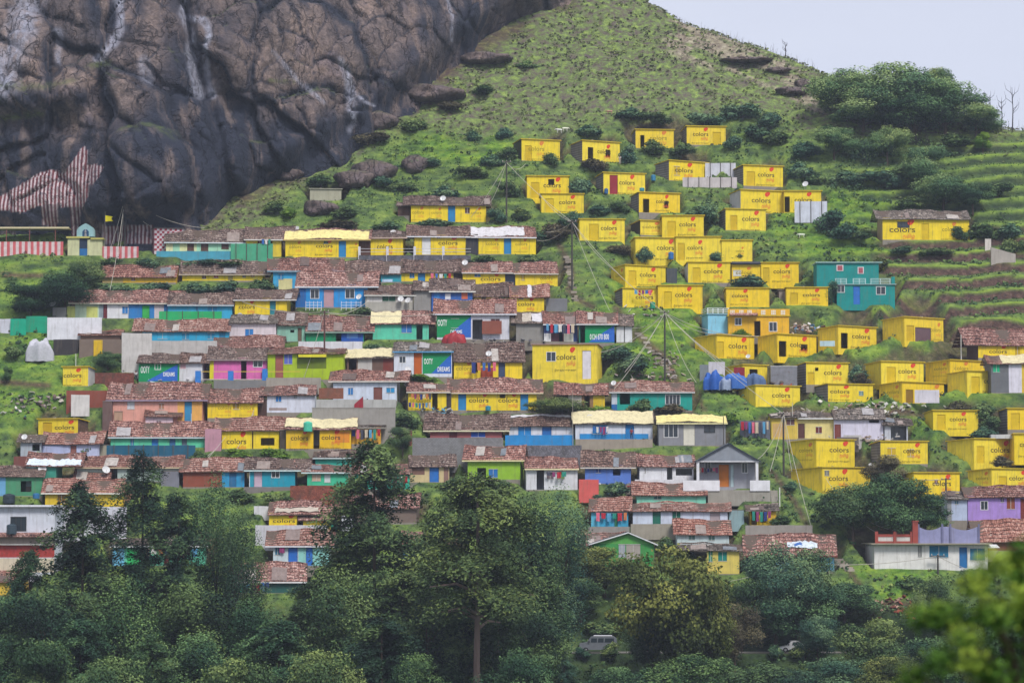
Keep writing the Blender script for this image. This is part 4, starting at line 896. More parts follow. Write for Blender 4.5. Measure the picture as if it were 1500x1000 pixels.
T('cream cottage with small brown window and white flat roof', 1168, 1222, 604, 611, 642, 'dccc84', [('d', 1169, 1179, 620, '5a3a38'), ('w', 1195, 1204, 625, 634, '6a2c28')], rx=(1167, 1224), tk='g', fas='d8d8d4', yaw=0)
T('white house with brown double door under rubble roof', 1222, 1294, 600, 612, 643, 'd0ccdc', [('d', 1222.5, 1232, 621, '7a3c34'), ('w', 1273, 1288, 614, 619, None)], rx=(1222, 1298), tk='g')
T('open sided shack full of sacks with tin canopy', 1296, 1330, 614, 621, 645, 'b8bcc4', [('d', 1305, 1328, 624, None)], rx=(1292, 1338), tk='g', name='shack', D=3)
T('purple house with brown shutter at right edge', 1418, 1530, 713, 726, 762, 'a688cc', [('w', 1437, 1447, 734, 746, 'g'), ('w', 1475, 1487, 728, 745, '8a4a34'), ('w', 1466, 1471, 728, 735, '6a5a78'), ('d', 1495, 1505, 730, '7a3830')], rx=(1412, 1535), tk='r')
T('light blue white shack left of purple house', 1388, 1417, 722, 730, 762, 'b0bcd4', [('w', 1399, 1404, 733, 738, '5a88a0'), ('c', 1388, 1394, '8a8c8c')], rx=(1384, 1419), tk='g', name='shack')
T('low brick house with broad orange tile roof behind white villa', 1432, 1530, 762, 790, 806, '7a4a3c', [], rx=(1425, 1535), tk='o', D=6)
# ---------------------------------------------------------------- buildings with their own shapes
def root_at(name, label, cat, x0, yb, group=None, dy=0, pg=None, ang=0):
    Y = Yg(x0, pg or yb) + dy; o = P(x0, yb, Y); r = empty(name, o, R(ang)); tag(r, label, cat, group)
    return r, o, (lambda px: (px - x0) / F * Y / math.cos(R(ang))), (lambda py: tz(py) * Y - o.z)
# white villa, lower right
r, o, U, Z = root_at('white_villa', 'white villa with blue windows and brick red and lilac roof parapet', 'house', 1281, 832, ang=3)
W1, W = U(1327), U(1448); wm = paint('dcdad6'); H = Z(797); H2 = Z(798)
holes, pat = do_feats(r, W, H, Z, U, [('w', 1345, 1351, 799, 815, '8a8a88'), ('w', 1362, 1390, 799, 816, '2a7496'), ('d', 1406, 1418, 801, '2468a0'), ('w', 1422, 1444, 803, 820, '2a7496')], 'dcdad6')
mb = MB(); front_wall(mb, W, -1.4, H, wm, wm, holes, pat)
mb.quad((0, 7, -1.4), (0, 0, -1.4), (0, 0, H), (0, 7, H), wm); mb.quad((W, 0, -1.4), (W, 7, -1.4), (W, 7, H), (W, 0, H), wm); mb.quad((W, 7, -1.4), (0, 7, -1.4), (0, 7, H), (W, 7, H), wm)
mb.quad((0, 0, 0), (W, 0, 0), (W, 7, 0), (0, 7, 0), wm); mb.build('wall', r)
mb = MB(); mb.box(-.6, W + .5, -.9, 7.3, H + .002, H + .16, paint('9c9480')); mb.build('roof', r)
br = paint('9a4a40'); ww = paint('c8c2bc')
mb = MB(); a, b = U(1283), U(1340); zb = H + .162
mb.box(a, b, .0, .12, zb, Z(783), ww)
for z0, z1 in ((zb + .02, zb + .3), (Z(783) - .28, Z(782))): mb.box(a - .05, b, -.05, -.003, z0, z1, br)
for px in (1284, 1311, 1336): mb.box(U(px) - .2, U(px) + .25, -.14, -.054, zb, Z(778), br)
mb.build('brick_parapet', r)
mb = MB(); mb.box(U(1337), U(1345), -.3, .4, zb, Z(764), br); mb.box(U(1336), U(1346), -.36, .46, Z(764) + .002, Z(762), br); mb.build('chimney', r)
mb = MB(); li = paint('8f90b4'); st = paint('77736f')
for i, (p0, p1) in enumerate(((1346, 1380), (1381, 1392), (1393, 1434))):
    n = 8; y0 = -.05 - .01 * i
    top = [Z(771) - .5 * (math.sin(math.pi * (j / n)) if i != 1 else 0) for j in range(n + 1)]
    for j in range(n):
        x0, x1 = U(p0) + (U(p1) - U(p0)) * j / n, U(p0) + (U(p1) - U(p0)) * (j + 1) / n
        mb.poly([(x0, y0, zb), (x1, y0, zb), (x1, y0, top[j + 1]), (x0, y0, top[j])], li)
        mb.poly([(x0, y0, top[j]), (x1, y0, top[j + 1]), (x1, .3, top[j + 1]), (x0, .3, top[j])], st)
    mb.box(U(p0), U(p1), .302, .34, zb, min(top), li)
mb.build('ornate_parapet', r)
mb = MB()
for px in (1346, 1381, 1393, 1435): mb.box(U(px) - .14, U(px) + .14, -.2, -.09, zb, Z(767), paint('6f7090'))
mb.build('parapet_posts', r)['kind'] = 'stuff'
mb = MB(); mb.box(W + .02, W + 1.6, -.6, 1.4, H - .5, H - .42, plain('d4d4d4'), dz=.4); mb.build('awning', r)
PADS.append((o.x, o.y, R(3), -.3, W + 1, -2, 7.3, o.z))
# white flat roofed house, lower left
r, o, U, Z = root_at('white_flat_roofed_house', 'large white flat roofed house with barred window and red roller band', 'house', -40, 838)
W = U(79); H = Z(742); wm = paint('ccd0da')
holes, pat = do_feats(r, W, H, Z, U, [('w', 15, 37, 757, 777, 'k'), ('w', 10, 15, 766, 772, None)][:1], 'ccd0da')
pat += [(0, W, Z(797), Z(786), paint('b8a89c')), (0, W, Z(816), Z(798), sheetm('b04038')), (0, W, 0, Z(817), paint('cfc4ac'))]
mb = MB(); front_wall(mb, W, -1.4, H, wm, wm, holes, pat); mb.quad((W, 0, -1.4), (W, 7, -1.4), (W, 7, H), (W, 0, H), wm); mb.quad((0, 7, -1.4), (0, 0, -1.4), (0, 0, H), (0, 7, H), wm); mb.quad((W, 7, -1.4), (0, 7, -1.4), (0, 7, H), (W, 7, H), wm)
mb.build('wall', r)
mb = MB(); mb.box(-.3, W + .7, -.7, 7.2, H + .002, H + .28, paint('d8dae0')); mb.build('roof', r)
mb = MB(); mb.box(-.2, W - .1, -1.3, -.003, Z(786), Z(782), tile('r'), dz=.25); mb.box(-.2, W - .3, -.5, -.004, Z(798) + .01, Z(796), plain('d8d4cc')); mb.build('lower_canopy', r)
PADS.append((o.x, o.y, 0, -.3, W + .5, -2, 7.3, o.z))
drum('large dark water tank on ground floor canopy of white flat roofed house', 17, 767, 782, 15, '34444e', 838, -.9, 'water tank', 'water_tank')
drum('dark water tank standing on roof level beside green walls, far left', 13, 723, 737, 18, '2c3840', 742, 0, 'water tank', 'water_tank')
drum('blue water drum beside yellow wall near left conifer', 53, 722, 730, 10, '2a6a98', 742, -1.5)
# gabled fronts
def gable_front(name, label, x0, x1, yb, ye, yr, wall, gab, feats, roofm, D=6, apx=None, ov=.5, trim='d8dade', ang=0):
    r, o, U, Z = root_at(name, label, 'house', x0, yb, ang=ang); W = U(x1); H = Z(ye); A = Z(yr); ax = U(apx) if apx else W / 2
    holes, pat = do_feats(r, W, H, Z, U, feats, wall)
    mb = MB(); wm = paint(wall); front_wall(mb, W, -1.4, H, wm, wm, holes, pat)
    mb.quad((W, 0, -1.4), (W, D, -1.4), (W, D, H), (W, 0, H), wm); mb.quad((0, D, -1.4), (0, 0, -1.4), (0, 0, H), (0, D, H), wm); mb.poly([(W, D, -1.4), (0, D, -1.4), (0, D, H), (ax, D, A), (W, D, H)], wm)
    mb.quad((0, 0, 0), (W, 0, 0), (W, D, 0), (0, D, 0), wm); mb.build('wall', r)
    g = MB(); g.poly([(0, -.004, H), (W, -.004, H), (ax, -.004, A)], paint(gab)); 
    g.build('gable', r)
    q = MB(); k = q.m(roofm); s0 = (A - H) / ax; s1 = (A - H) / (W - ax); T_ = .14; rr = random.Random(label)
    for sx, ex, s in ((0 - ov, ax, s0), (W + ov, ax, -s1)):
        za = H - ov * abs(s)
        n = 8
        for i in range(n):
            t0, t1 = i / n, (i + 1) / n; xa, xb = sx + (ex - sx) * t0, sx + (ex - sx) * t1; a0, a1 = za + (A - za) * t0, za + (A - za) * t1
            l = .04
            pts = [(xa, -ov, a0 + T_ + l), (xb, -ov, a1 + T_), (xb, D + ov, a1 + T_), (xa, D + ov, a0 + T_ + l)]
            q.poly(pts if sx < ex else pts[::-1], roofm)
            q.poly([(xa, -ov, a0 + .02), (xb, -ov, a1 + .02), (xb, -ov, a1 + T_), (xa, -ov, a0 + T_ + l)], plain('5a5650'))
            q.poly([(xa, -ov, a0 + .02), (xb, -ov, a1 + .02), (xb, D, a1 + .02), (xa, D, a0 + .02)][::-1], plain('5a5650'))
    q.build('roof', r)
    b = MB(); bt = plain(trim)
    for sx, s in ((-ov, 1), (W + ov, -1)):
        za = H - ov * (s0 if s > 0 else s1); d = .1
        b.poly([(sx, -ov - .03, za - .05), (ax, -ov - .03, A - .05), (ax, -ov - .03, A + .12), (sx, -ov - .03, za + .12)][::s], bt)
    b.build('barge_board', r); PADS.append((o.x, o.y, R(ang), -.3, W + .3, -1.5, D, o.z)); return r, o, U, Z, W, H
r, o, U, Z, W, H = gable_front('grey_gabled_house', 'smart grey gabled house with orange door, white posts and porch', 1024, 1106, 713, 674, 650, '9a9ba4', '8a9099', [('w', 1033, 1041, 677, 687, 'g'), ('d', 1053, 1068, 680, 'c87830'), ('d', 1070, 1075, 680, 'b8ccd0'), ('w', 1087, 1095, 678, 692, 'g')], plain('3c4654', .6), D=6, apx=1066)
mb = MB(); wp = paint('dcdce0', .15); yf = -2.2
mb.box(U(1020), U(1110), yf, yf + .25, H - .28, H - .05, wp)
mb.build('porch_beam', r)
for px in (1021, 1107):
    mb = MB(); mb.box(U(px) - .2, U(px) + .2, yf + .002, yf + .3, -.2, H - .282, wp); mb.build('porch_post', r)
g = MB(); g.poly([(U(1018), yf - .02, H - .1), (U(1112), yf - .02, H - .1), (U(1066), yf - .02, Z(651))], paint('8a9099', .15)); g.build('porch_gable', r)
q = MB(); rm = plain('3c4654', .6)
for sx, sg in ((U(1017), 1), (U(1113), -1)):
    pts = [(sx, yf - .3, H - .2), (U(1066), yf - .3, Z(650) + .1), (U(1066), 0.4, Z(650) + .1), (sx, .4, H - .2)]; q.poly(pts[::sg], rm)
    q.poly([(sx, yf - .3, H - .32), (U(1066), yf - .3, Z(650) - .06), (U(1066), yf - .3, Z(650) + .1), (sx, yf - .3, H - .2)][::sg], plain('2f3a48'))
q.build('porch_roof', r)
mb = MB(); mb.box(U(1035), U(1126), yf - .6, 0, -2.8, -.45, paint('9a968c')); mb.build('terrace', r)
for a, b in ((999, 1052), (1096, 1125)):
    mb = MB(); mb.box(U(a), U(b), yf - .75, yf - .6, -.6, .95, wp); mb.build('porch_wall', r)
mb = MB()
for i in range(5): mb.box(U(1127), U(1137), yf + .3 - i * .32, yf + .6 - i * .32, -3.2, -.5 - i * .45, paint('9c978c'))
mb.build('stairs', r)
mb = MB(); mb.tube([(U(1138.5), yf - 1.2, -2.9), (U(1138.5), yf - 1.2, -.1)], .09, .09, plain('d8d8d0')); mb.build('handrail_post', r)
gable_front('green_gabled_house', 'green gabled house with grey shutter behind yellow green treetops', 868, 958, 828, 796, 780, '3f9048', '58a04c', [('w', 906, 916, 797, 815, '9aa0a8'), ('w', 917, 938, 797, 818, 'a09890'), ('c', 868, 888, '2f7840')], plain('3c4048', .7), D=5, apx=920, trim='d8dadc')
# small yellow black-roofed shack
T('yellow washing shack with black sheet roof beside concrete wall', 1100, 1137, 739, 746, 769, 'd8b020', [('w', 1100, 1109, 748, 769, None), ('w', 1114, 1122, 749, 765, None)], rx=(1092, 1142), tk='g', name='shack', D=3)

# ---------------------------------------------------------------- temple precinct
def striped():
    t = NT('red_white_stripes', .9); w = t.n('ShaderNodeTexWave', wave_type='BANDS', bands_direction='X', wave_profile='SIN'); w.inputs['Scale'].default_value = .31; w.inputs['Distortion'].default_value = .25
    t.l(t.co(), w.inputs['Vector']); c = t.ramp(w.outputs['Fac'], [(.44, lin('c86468')), (.52, lin('d8c4c4'))]); c = t.mix(1.0, c, t.ramp(t.noise(1.2, 4), [(.3, G_(.75)), (.65, G_(1))]), 'MULTIPLY'); t.base(c); return t.m
STR = striped()
slab('long red and white striped temple wall at far left', 'wall', 'striped_wall', -40, 93, 354, 372, 'c8a0a0', mat=STR, group='temple walls')
slab('red and white striped temple wall right of the gate shrine', 'wall', 'striped_wall', 150, 203, 361, 375, 'c8a0a0', mat=STR, group='temple walls')
slab('teal blue boundary wall below the cream and mint house', 'wall', 'boundary_wall', 229, 352, 368, 377, '4a9ab0')
Y = Yg(40, 372) + 1.5; root = empty('shelter_roof', P(-40, 372, Y)); tag(root, 'thin cream roof edge on poles over dark temple shelter', 'shelter', 'temple buildings')
s = Y / F; mb = MB(); mb.box(0, 141 * s, 0, 3.5, (372 - 334.5) * s, (372 - 332) * s, plain('c8bc98'), dz=-.3); mb.build('roof', root)
for px in (-20, 9, 43, 81):
    mb = MB(); mb.tube([((px + 40) * s, .2, -1), ((px + 40) * s, .2, (372 - 334.6) * s)], .09, .09, plain('7a4a40')); mb.build('post', root)
# gate shrine
r, o, U, Z = root_at('gate_shrine', 'small temple gateway with arched niche and deity figure, blue door', 'shrine', 99, 374, 'temple buildings')
cr = paint('c4c49a'); pb = paint('8fb4b8'); D = 2.5
mb = MB(); mb.box(U(99), U(116), 0, D, -.8, Z(349), cr); mb.box(U(128), U(150), 0, D, -.8, Z(351), cr); mb.box(U(116), U(128), .9, D, -.8, Z(348), plain('1a2026')); mb.build('wall', r)
mb = MB(); mb.box(U(97), U(131), -.25, D, Z(349) + .003, Z(346.5), paint('b8b060')); mb.box(U(133), U(152), -.3, D, Z(351) + .003, Z(348.5), paint('b8b060')); mb.build('cornice', r)
mb = MB(); z0 = Z(346.5) + .003; x0, x1 = U(112), U(138); xm = (x0 + x1) / 2
arch = [(x0, z0), (x0, Z(337)), (x0 + .3, Z(333)), (xm - .5, Z(329)), (xm, Z(327)), (xm + .5, Z(329)), (x1 - .3, Z(333)), (x1, Z(337)), (x1, z0)]
nic = [(xm - .55, z0), (xm - .55, Z(339)), (xm - .3, Z(336.5)), (xm, Z(335.5)), (xm + .3, Z(336.5)), (xm + .55, Z(339)), (xm + .55, z0)]
k = mb.m(pb)
for yy, rev in ((0.1, 0), (1.2, 1)):
    pts = [(a, yy, b) for a, b in arch]; mb.poly(pts if rev else pts[::-1], pb)
for (a, b), (c, d) in zip(arch, arch[1:]): mb.quad((a, .1, b), (c, .1, d), (c, 1.2, d), (a, 1.2, b), pb)
mb.build('niche_arch', r)
mb = MB(); mb.poly([(a, .085, b) for a, b in nic][::-1], plain('22466a')); mb.build('niche', r)
mb = MB(); mb.lathe([(.22, z0), (.2, z0 + .35), (.12, z0 + .6), (.2, z0 + .7), (.17, z0 + .95), (.07, z0 + 1.05), (.1, z0 + 1.12), (.08, z0 + 1.22), (.02, z0 + 1.28)], xm, 0, plain('8a8a90'), 10); mb.build('deity_figure', r)
mb = MB(); mb.box(U(116.3), U(127.7), .1, .2, -.2, Z(364), plain('2468a0')); mb.box(U(116.3), U(127.7), .1, .2, Z(364) + .01, Z(349), plain('22344a')); mb.build('gate', r)
PADS.append((o.x, o.y, 0, -.3, U(152), -1, 3, o.z))
# yellow flag
Y = Yg(153, 374) + .5; a = P(153.5, 374, Y); root = empty('flag', a); tag(root, 'yellow pennant on thin pole beside gate shrine', 'flag'); s = Y / F
mb = MB(); mb.tube([(0, 0, -.5), (0, 0, 65 * s)], .05, .03, plain('8a8a88')); mb.build('pole', root)
mb = MB(); k = mb.m(plain('e8d818', .8)); n = 6
for i in range(n + 1):
    x = .05 + 11 * s * i / n; y = .12 * math.sin(i * 1.3); mb.v += [(x, y, (50 + .1 * i) * s), (x, y, (59 - .3 * i) * s)]
for i in range(n):
    if i == n - 1:
        mb.v.append((.05 + 8 * s, 0, 54.5 * s)); e = len(mb.v) - 1; mb.f += [(2 * i, 2 * i + 2, e), (e, 2 * i + 3, 2 * i + 1), (2 * i, e, 2 * i + 1)]; mb.mi += [k] * 3
    else: mb.f.append((2 * i, 2 * i + 2, 2 * i + 3, 2 * i + 1)); mb.mi.append(k)
mb.build('pennant', root)
# checks on the temple shed
sh = [x for x in bpy.data.objects if (x.get('label') or '').startswith('temple annexe')][0]; _, so, sW, sH, sa = [h for h in HS if h[0].startswith('temple annexe')][0]
mb = MB(); rd = plain('9a3444', .9); n = 12; c = sW / n
for i in range(n):
    for j in range(int(sH / c)):
        if (i + j) % 2: x = i * c; z = j * c + .1; mb.quad((x + .02, -.012, z), (x + c - .02, -.012, z + .04), (x + c, -.012, z + c), (x, -.012, z + c - .04), rd)
mb.build('painted_checks', sh)

# ---------------------------------------------------------------- walls, sheets, nets
slab('big grey rendered retaining wall below white house with brown door', 'wall', 'retaining_wall', 457, 579, 598, 642, '96928c', caps='8a867e', group='retaining walls')
slab('grey parapet in front of white house with brown door', 'wall', 'parapet_wall', 463, 580, 585, 600, 'b0b0ac', pg=604, dy=-1.8, group='retaining walls')
slab('brick infill between grey posts left of brown door', 'wall', 'brick_infill', 467, 503, 568, 584, '8a5a48', mat=blockm('8a5a48'), pg=604, dy=-1.4)
slab('tall grey concrete block wall beneath maroon house', 'wall', 'block_wall', 604, 737, 641, 692, '7f7f7e', mat=blockm('838384'), group='retaining walls', pg=672)
slab('rough stone wall beneath blue balustrade', 'wall', 'stone_wall', 752, 852, 652, 674, '77757a', mat=stonem('76757c'), group='retaining walls')
slab('bright blue balustrade wall in front of white house', 'wall', 'balustrade', 740, 840, 637, 652, '2a88c8', dy=-.5, group='retaining walls')
slab('stained concrete plinth wall under cream sheeted house', 'wall', 'plinth_wall', 843, 956, 643, 655, '9a9082', group='retaining walls', dy=-.6)
slab('whitewashed tall wall at left below lime yellow hut', 'wall', 'whitewashed_wall', 69, 149, 465, 497, 'd8d8de', group='retaining walls')
slab('grey and white stained wall beneath cyan house', 'wall', 'stained_wall', 178, 222, 488, 545, 'c4c0bc', group='retaining walls')
slab('long pale stained wall right of grey and white wall', 'wall', 'stained_wall', 222, 318, 499, 522, 'b8b4b0', group='retaining walls', y0l=499)
slab('white terrace wall beneath green and blue painted house', 'wall', 'terrace_wall', 437, 531, 500, 516, 'd4d4d8', group='retaining walls')
slab('grey concrete terrace wall beneath bright pink house', 'wall', 'terrace_wall', 313, 392, 557, 572, '7c7c7c', group='retaining walls')
slab('light concrete terrace wall beneath lime green house', 'wall', 'terrace_wall', 390, 470, 553, 568, '9c968c', group='retaining walls')
slab('long green banner stretched before the cyan house', 'banner', 'green_banner', 233, 325, 456, 468, '2aa864', th=.04, dy=-.9, posts=4)
slab('long dark blue net fence before mint green row', 'fence', 'net_fence', 156, 286, 652, 667, '1f5a74', th=.04, dy=-1.0, posts=6)
slab('green net fence before yellow house with brown shutters', 'fence', 'net_fence', 338, 400, 357, 376, '4aa07c', th=.04, dy=-.8, posts=4)
slab('lower concrete retaining wall with stains right of grey gabled house', 'wall', 'retaining_wall', 1092, 1190, 769, 784, '96918a', group='retaining walls')
slab('retaining wall beneath long pale blue house', 'wall', 'retaining_wall', 924, 1066, 767, 780, '9a9384', group='retaining walls')
slab('weathered wall beneath cyan laundry house', 'wall', 'retaining_wall', 862, 922, 771, 781, '8e8a84', group='retaining walls')
slab('white terrace wall under yellow lettered house by big conifer', 'wall', 'terrace_wall', 374, 480, 769, 796, 'c4c4c8', group='retaining walls')
slab('cluttered white wall seen through left conifers', 'wall', 'terrace_wall', 92, 185, 742, 782, 'c8c8d0', group='retaining walls')
slab('short white wall under white house with dark bush corner', 'wall', 'terrace_wall', 372, 396, 741, 752, 'd0d0d4', group='retaining walls')
slab('low whitewashed wall below violet blue house gate', 'wall', 'terrace_wall', 930, 1000, 702, 712, 'd4d4d8', group='retaining walls', dy=-.8)
slab('crumbling brick wall beside small yellow hut', 'wall', 'brick_wall', 139, 196, 546, 563, '7c4a40', mat=stonem('7c4a40', 3.2, 'old_brick'), group='retaining walls')
slab('brown brick shed wall with pale sheet below small yellow hut', 'shed', 'brick_shed', 97, 160, 572, 597, '8a4a3c', th=2.5)
slab('torn white board leaning on brick shed', 'board', 'white_board', 104, 131, 578, 600, 'd0ccc8', th=.06, dy=-.7)
slab('lime yellow little hut with white door above whitewashed wall', 'hut', 'small_hut', 98, 143, 449, 466, 'ccd078', th=2.2, caps='b8b8a0')
slab('grey corrugated hut with dish left of lime yellow hut', 'hut', 'small_hut', 77, 97, 450, 466, '8e8c8c', th=2.0)
slab('white plastered lean-to at far left of green sheets', 'lean-to', 'lean_to', -5, 15, 467, 488, 'c8c8d4', th=2)
slab('draped teal green sheet fence, left half', 'sheet', 'green_sheet', 15, 38, 467, 491, '18a080', th=.05)
slab('draped teal green sheet fence, right half beside white wall', 'sheet', 'green_sheet', 38, 69, 463, 487, '1f9c7a', th=.05)
mound('heap covered by crumpled white plastic under the whitewashed wall', 'covered heap', 'plastic_covered_heap', 40, 76, 497, 521, 'b8b8c0')
slab('dark shed opening beneath whitewashed wall', 'shed', 'dark_shed', 78, 114, 497, 520, '3a3638', th=2.2)
slab('brown tiled shed with yellow panel and blue door by white wall', 'shed', 'yellow_panel_shed', 116, 178, 497, 520, '7a6a60', th=2.5)
slab('yellow panel with dark letter on brown tiled shed', 'panel', 'yellow_board', 137, 150, 498, 519, 'd8b020', th=.06, dy=-.3)
slab('pale blue door leaning on brown tiled shed', 'door panel', 'leaning_sheet', 151, 161, 499, 514, '5a9ac0', th=.06, dy=-.25)
T('terracotta roof of brown shed in front of whitewashed wall', 118, 176, 485, 495, 499, '8a6a5a', rx=(114, 180), tk='o', D=3.5, name='shed')
slab('grey tin shed right of blue tarpaulin heap', 'shed', 'tin_shed', 1129, 1168, 537, 561, '85868c', mat=sheetm('85868c'), th=2.5, caps='c8c8cc')
slab('upright white sheets behind blue tarpaulin heap', 'sheet', 'white_sheets', 1038, 1062, 530, 548, 'c8c4cc', th=.08)
slab('grey board fence at left end of blue tarpaulin heap', 'fence', 'board_fence', 1025, 1038, 534, 556, '7c8488', th=.08)
mound('crumpled blue tarpaulin heap below upright white sheets', 'tarpaulin', 'blue_tarpaulin', 1031, 1060, 544, 564, '2a5cae')
mound('pale blue and white plastic heap between blue tarpaulins', 'tarpaulin', 'pale_tarpaulin', 1052, 1072, 552, 566, '8f9cb4', dy=-1)
mound('second blue tarpaulin sloping before yellow house', 'tarpaulin', 'blue_tarpaulin', 1062, 1094, 548, 564, '3a6ab4', dy=-.8)
mound('grey blue tarpaulin tent beside tin shed', 'tarpaulin', 'blue_tarpaulin', 1092, 1120, 547, 563, '51688c', dy=-.8)
slab('dark red blanket hung above blue tarpaulin heap', 'blanket', 'red_blanket', 1075, 1091, 538, 553, '8a2434', th=.05, pg=563, dy=-.9)
slab('long crumpled white sheet fence between two yellow houses', 'fence', 'white_sheet_fence', 1033, 1078, 239, 254, 'c8c8d0', th=.05, posts=3, dy=.5)
slab('stained white cloth fence before yellow house with grey side', 'fence', 'cloth_fence', 1000, 1080, 260, 268, 'c0b8b8', th=.05, posts=5, dy=-1.0)
slab('white sheet on dark timber frame in front of lower yellow wing', 'screen', 'framed_sheet', 1164, 1212, 295, 318, 'c8ccd8', th=.06, dy=-1.5, posts=3)
slab('white plastic sheet hung on front of yellow block house', 'sheet', 'white_sheet', 1340, 1376, 571, 590, 'd0ccd4', th=.05, pg=590, dy=-1.1)
slab('pale board leaning at left face of open doored yellow house', 'board', 'pale_board', 1201, 1223, 499, 507, 'b0c8cc', th=.06, pg=510, dy=-.8)
slab('white lean-to roof sheet at grey sided hut, right edge', 'sheet', 'pale_roof_sheet', 1452, 1484, 636, 642, 'c0c0c0', th=1.2, pg=660)
slab('tall pale stone pillar heap with white board near terraces', 'board', 'white_plank', 1443, 1452, 350, 366, 'd0c8c0', th=.1)
slab('fallen pale roofing sheet lying on slope below terraces shrubs', 'sheet', 'fallen_sheet', 1452, 1488, 372, 384, 'a8a098', th=.6, y0l=362)
mound('red tarpaulin covered mound before OOTY house', 'tarpaulin', 'red_tarpaulin', 650, 683, 487, 504, '9a2a30', dy=-1.2)
slab('brick coloured rug hanging at window of OOTY house', 'rug', 'hanging_rug', 706, 735, 470, 489, '8c5040', th=.05, pg=497, dy=-.7)
slab('large red sheet draped over grey parapet', 'sheet', 'red_sheet', 519, 532, 580, 602, '9a2434', th=.05, pg=604, dy=-2.1, y0l=592)
slab('bright pink and orange blanket hanging on fence by violet house', 'blanket', 'pink_blanket', 848, 877, 702, 726, 'd0605a', th=.05, dy=-.6)
slab('brown red brick slope wall behind big conifer', 'wall', 'brick_wall', 425, 492, 711, 736, '8a4a3c', mat=stonem('8c5242', 3.4, 'old_brick'), group='retaining walls')
slab('blue grey tin gap wall between yellow houses', 'sheet', 'blue_tin_sheet', 740, 755, 395, 418, '5a6a90', th=.1, dy=.4)
slab('wooden gate frame between two yellow block houses', 'gate', 'garden_gate', 977, 992, 393, 416, '4a5054', th=.08, dy=.5)
slab('small grey shed with white frame at green slope foot', 'shed', 'small_shed', 800, 831, 437, 456, '77787c', th=2)
slab('dark awning front left of taller yellow houses', 'awning', 'flat_awning', 1070, 1114, 383, 386, '55575e', th=3.0, pg=412, dy=-.5)
slab('blue grey wall by stream of clothes beside graffiti wall', 'fence', 'cloth_hung_fence', 1084, 1128, 616, 641, '5f6470', th=.08, posts=3)
slab('striped awning over pink house terrace', 'awning', 'canopy_sheet', 437, 478, 519, 523, 'd8d030', th=.6, pg=556, dy=-1)
T('grey block house with cream slab roof, white barred window and cream door', 965, 1063, 609, 618, 652, '86878c', [('w', 973, 993, 621, 640, 'g'), ('d', 1001, 1018, 620, 'd4d0c0'), ('w', 1032, 1047, 624, 633, 'k')], rx=(961, 1066), tk='g', fas='e4dca4', yaw=0, D=5, tarp=[(962, 1065, -.05, 1.0, 'e9dc9c')])
for a in [('brown tin lean-to between long two doored and white potted houses', 'lean-to', 'lean_to', 654, 661, 572, 600, '3c3634'), ('grey lean-to beside peach house left end', 'lean-to', 'lean_to', 150, 164, 588, 621, '6a5450'), ('narrow beige hut against peach house wall', 'hut', 'small_hut', 167, 179, 603, 622, 'b09078'), ('pink side wall between mint row and washing house', 'wall', 'pink_wall', 300, 324, 628, 660, 'b88a98'), ('dark gap shed right of washing house', 'shed', 'dark_shed', 410, 419, 630, 655, '4a4038'), ('dark shed between yellow slogan and white houses', 'shed', 'dark_shed', 378, 391, 585, 606, '4a342e'), ('red brown hut by green bank left of block wall', 'hut', 'small_hut', 588, 603, 631, 652, '8a4644'), ('white tank hut left of red brown hut', 'hut', 'small_hut', 586, 598, 628, 634, 'c8c4c8'), ('blue corner panel at pink house right', 'wall', 'blue_panel_wall', 384, 392, 540, 556, '2f7ac8'), ('grey shack wall right of white potted terrace', 'wall', 'grey_wall', 596, 603, 575, 600, '6a6864'), ('teal corner hut right of grey gabled house steps', 'hut', 'small_hut', 1068, 1090, 747, 768, '8aa4a8'), ('brown earth shed between row two houses', 'shed', 'earth_shed', 525, 542, 348, 374, '5a3c34'), ('dark porch between white half door and torn roof houses', 'shed', 'dark_shed', 683, 700, 344, 372, '3a3a40'), ('dark porch right of coloured washing house', 'shed', 'dark_shed', 664, 677, 397, 412, '4a3434'), ('white stained house side left of cyan roof', 'wall', 'stained_wall', 178, 208, 487, 500, '8e8c8c'), ('grey lean-to under sagging tiles beside yellow lettering house', 'lean-to', 'lean_to', 735, 748, 436, 450, 'a89440'), ('ochre shed behind lower left tile roofs', 'shed', 'ochre_shed', 182, 196, 706, 726, '8a6a58'), ('pale board shed beside domed tree', 'shed', 'board_shed', 236, 262, 690, 712, '7a7a84'), ('grey wall beneath cyan white window house', 'wall', 'plinth_wall', 357, 432, 713, 720, '7a7470'), ('lilac wall piece far left lower village', 'wall', 'lilac_wall', 62, 100, 652, 668, 'a8b0d0'), ('brick wall under lilac house far left', 'wall', 'brick_wall', 20, 62, 668, 680, '7a4a44'), ('mint side shed left of mint green row', 'shed', 'mint_shed', 144, 158, 652, 668, 'a09c88'), ('brown patched wall beneath big conifer houses', 'wall', 'patched_wall', 492, 540, 715, 735, '7a5a50'), ('white end wall beside yellow teal house', 'wall', 'white_wall', 500, 516, 755, 778, 'c4c8cc'), ('grey plank fence before cottages', 'fence', 'plank_fence', 1226, 1258, 640, 652, '6a625c'), ('white doorway wall beside brown shack', 'wall', 'white_wall', 1236, 1262, 637, 648, 'b8b4b0')]:
    slab(*a[:7], a[7], th=1.4 if a[1] in ('lean-to', 'hut', 'shed') else .2, caps='77706a' if a[1] in ('lean-to', 'hut', 'shed') else None)
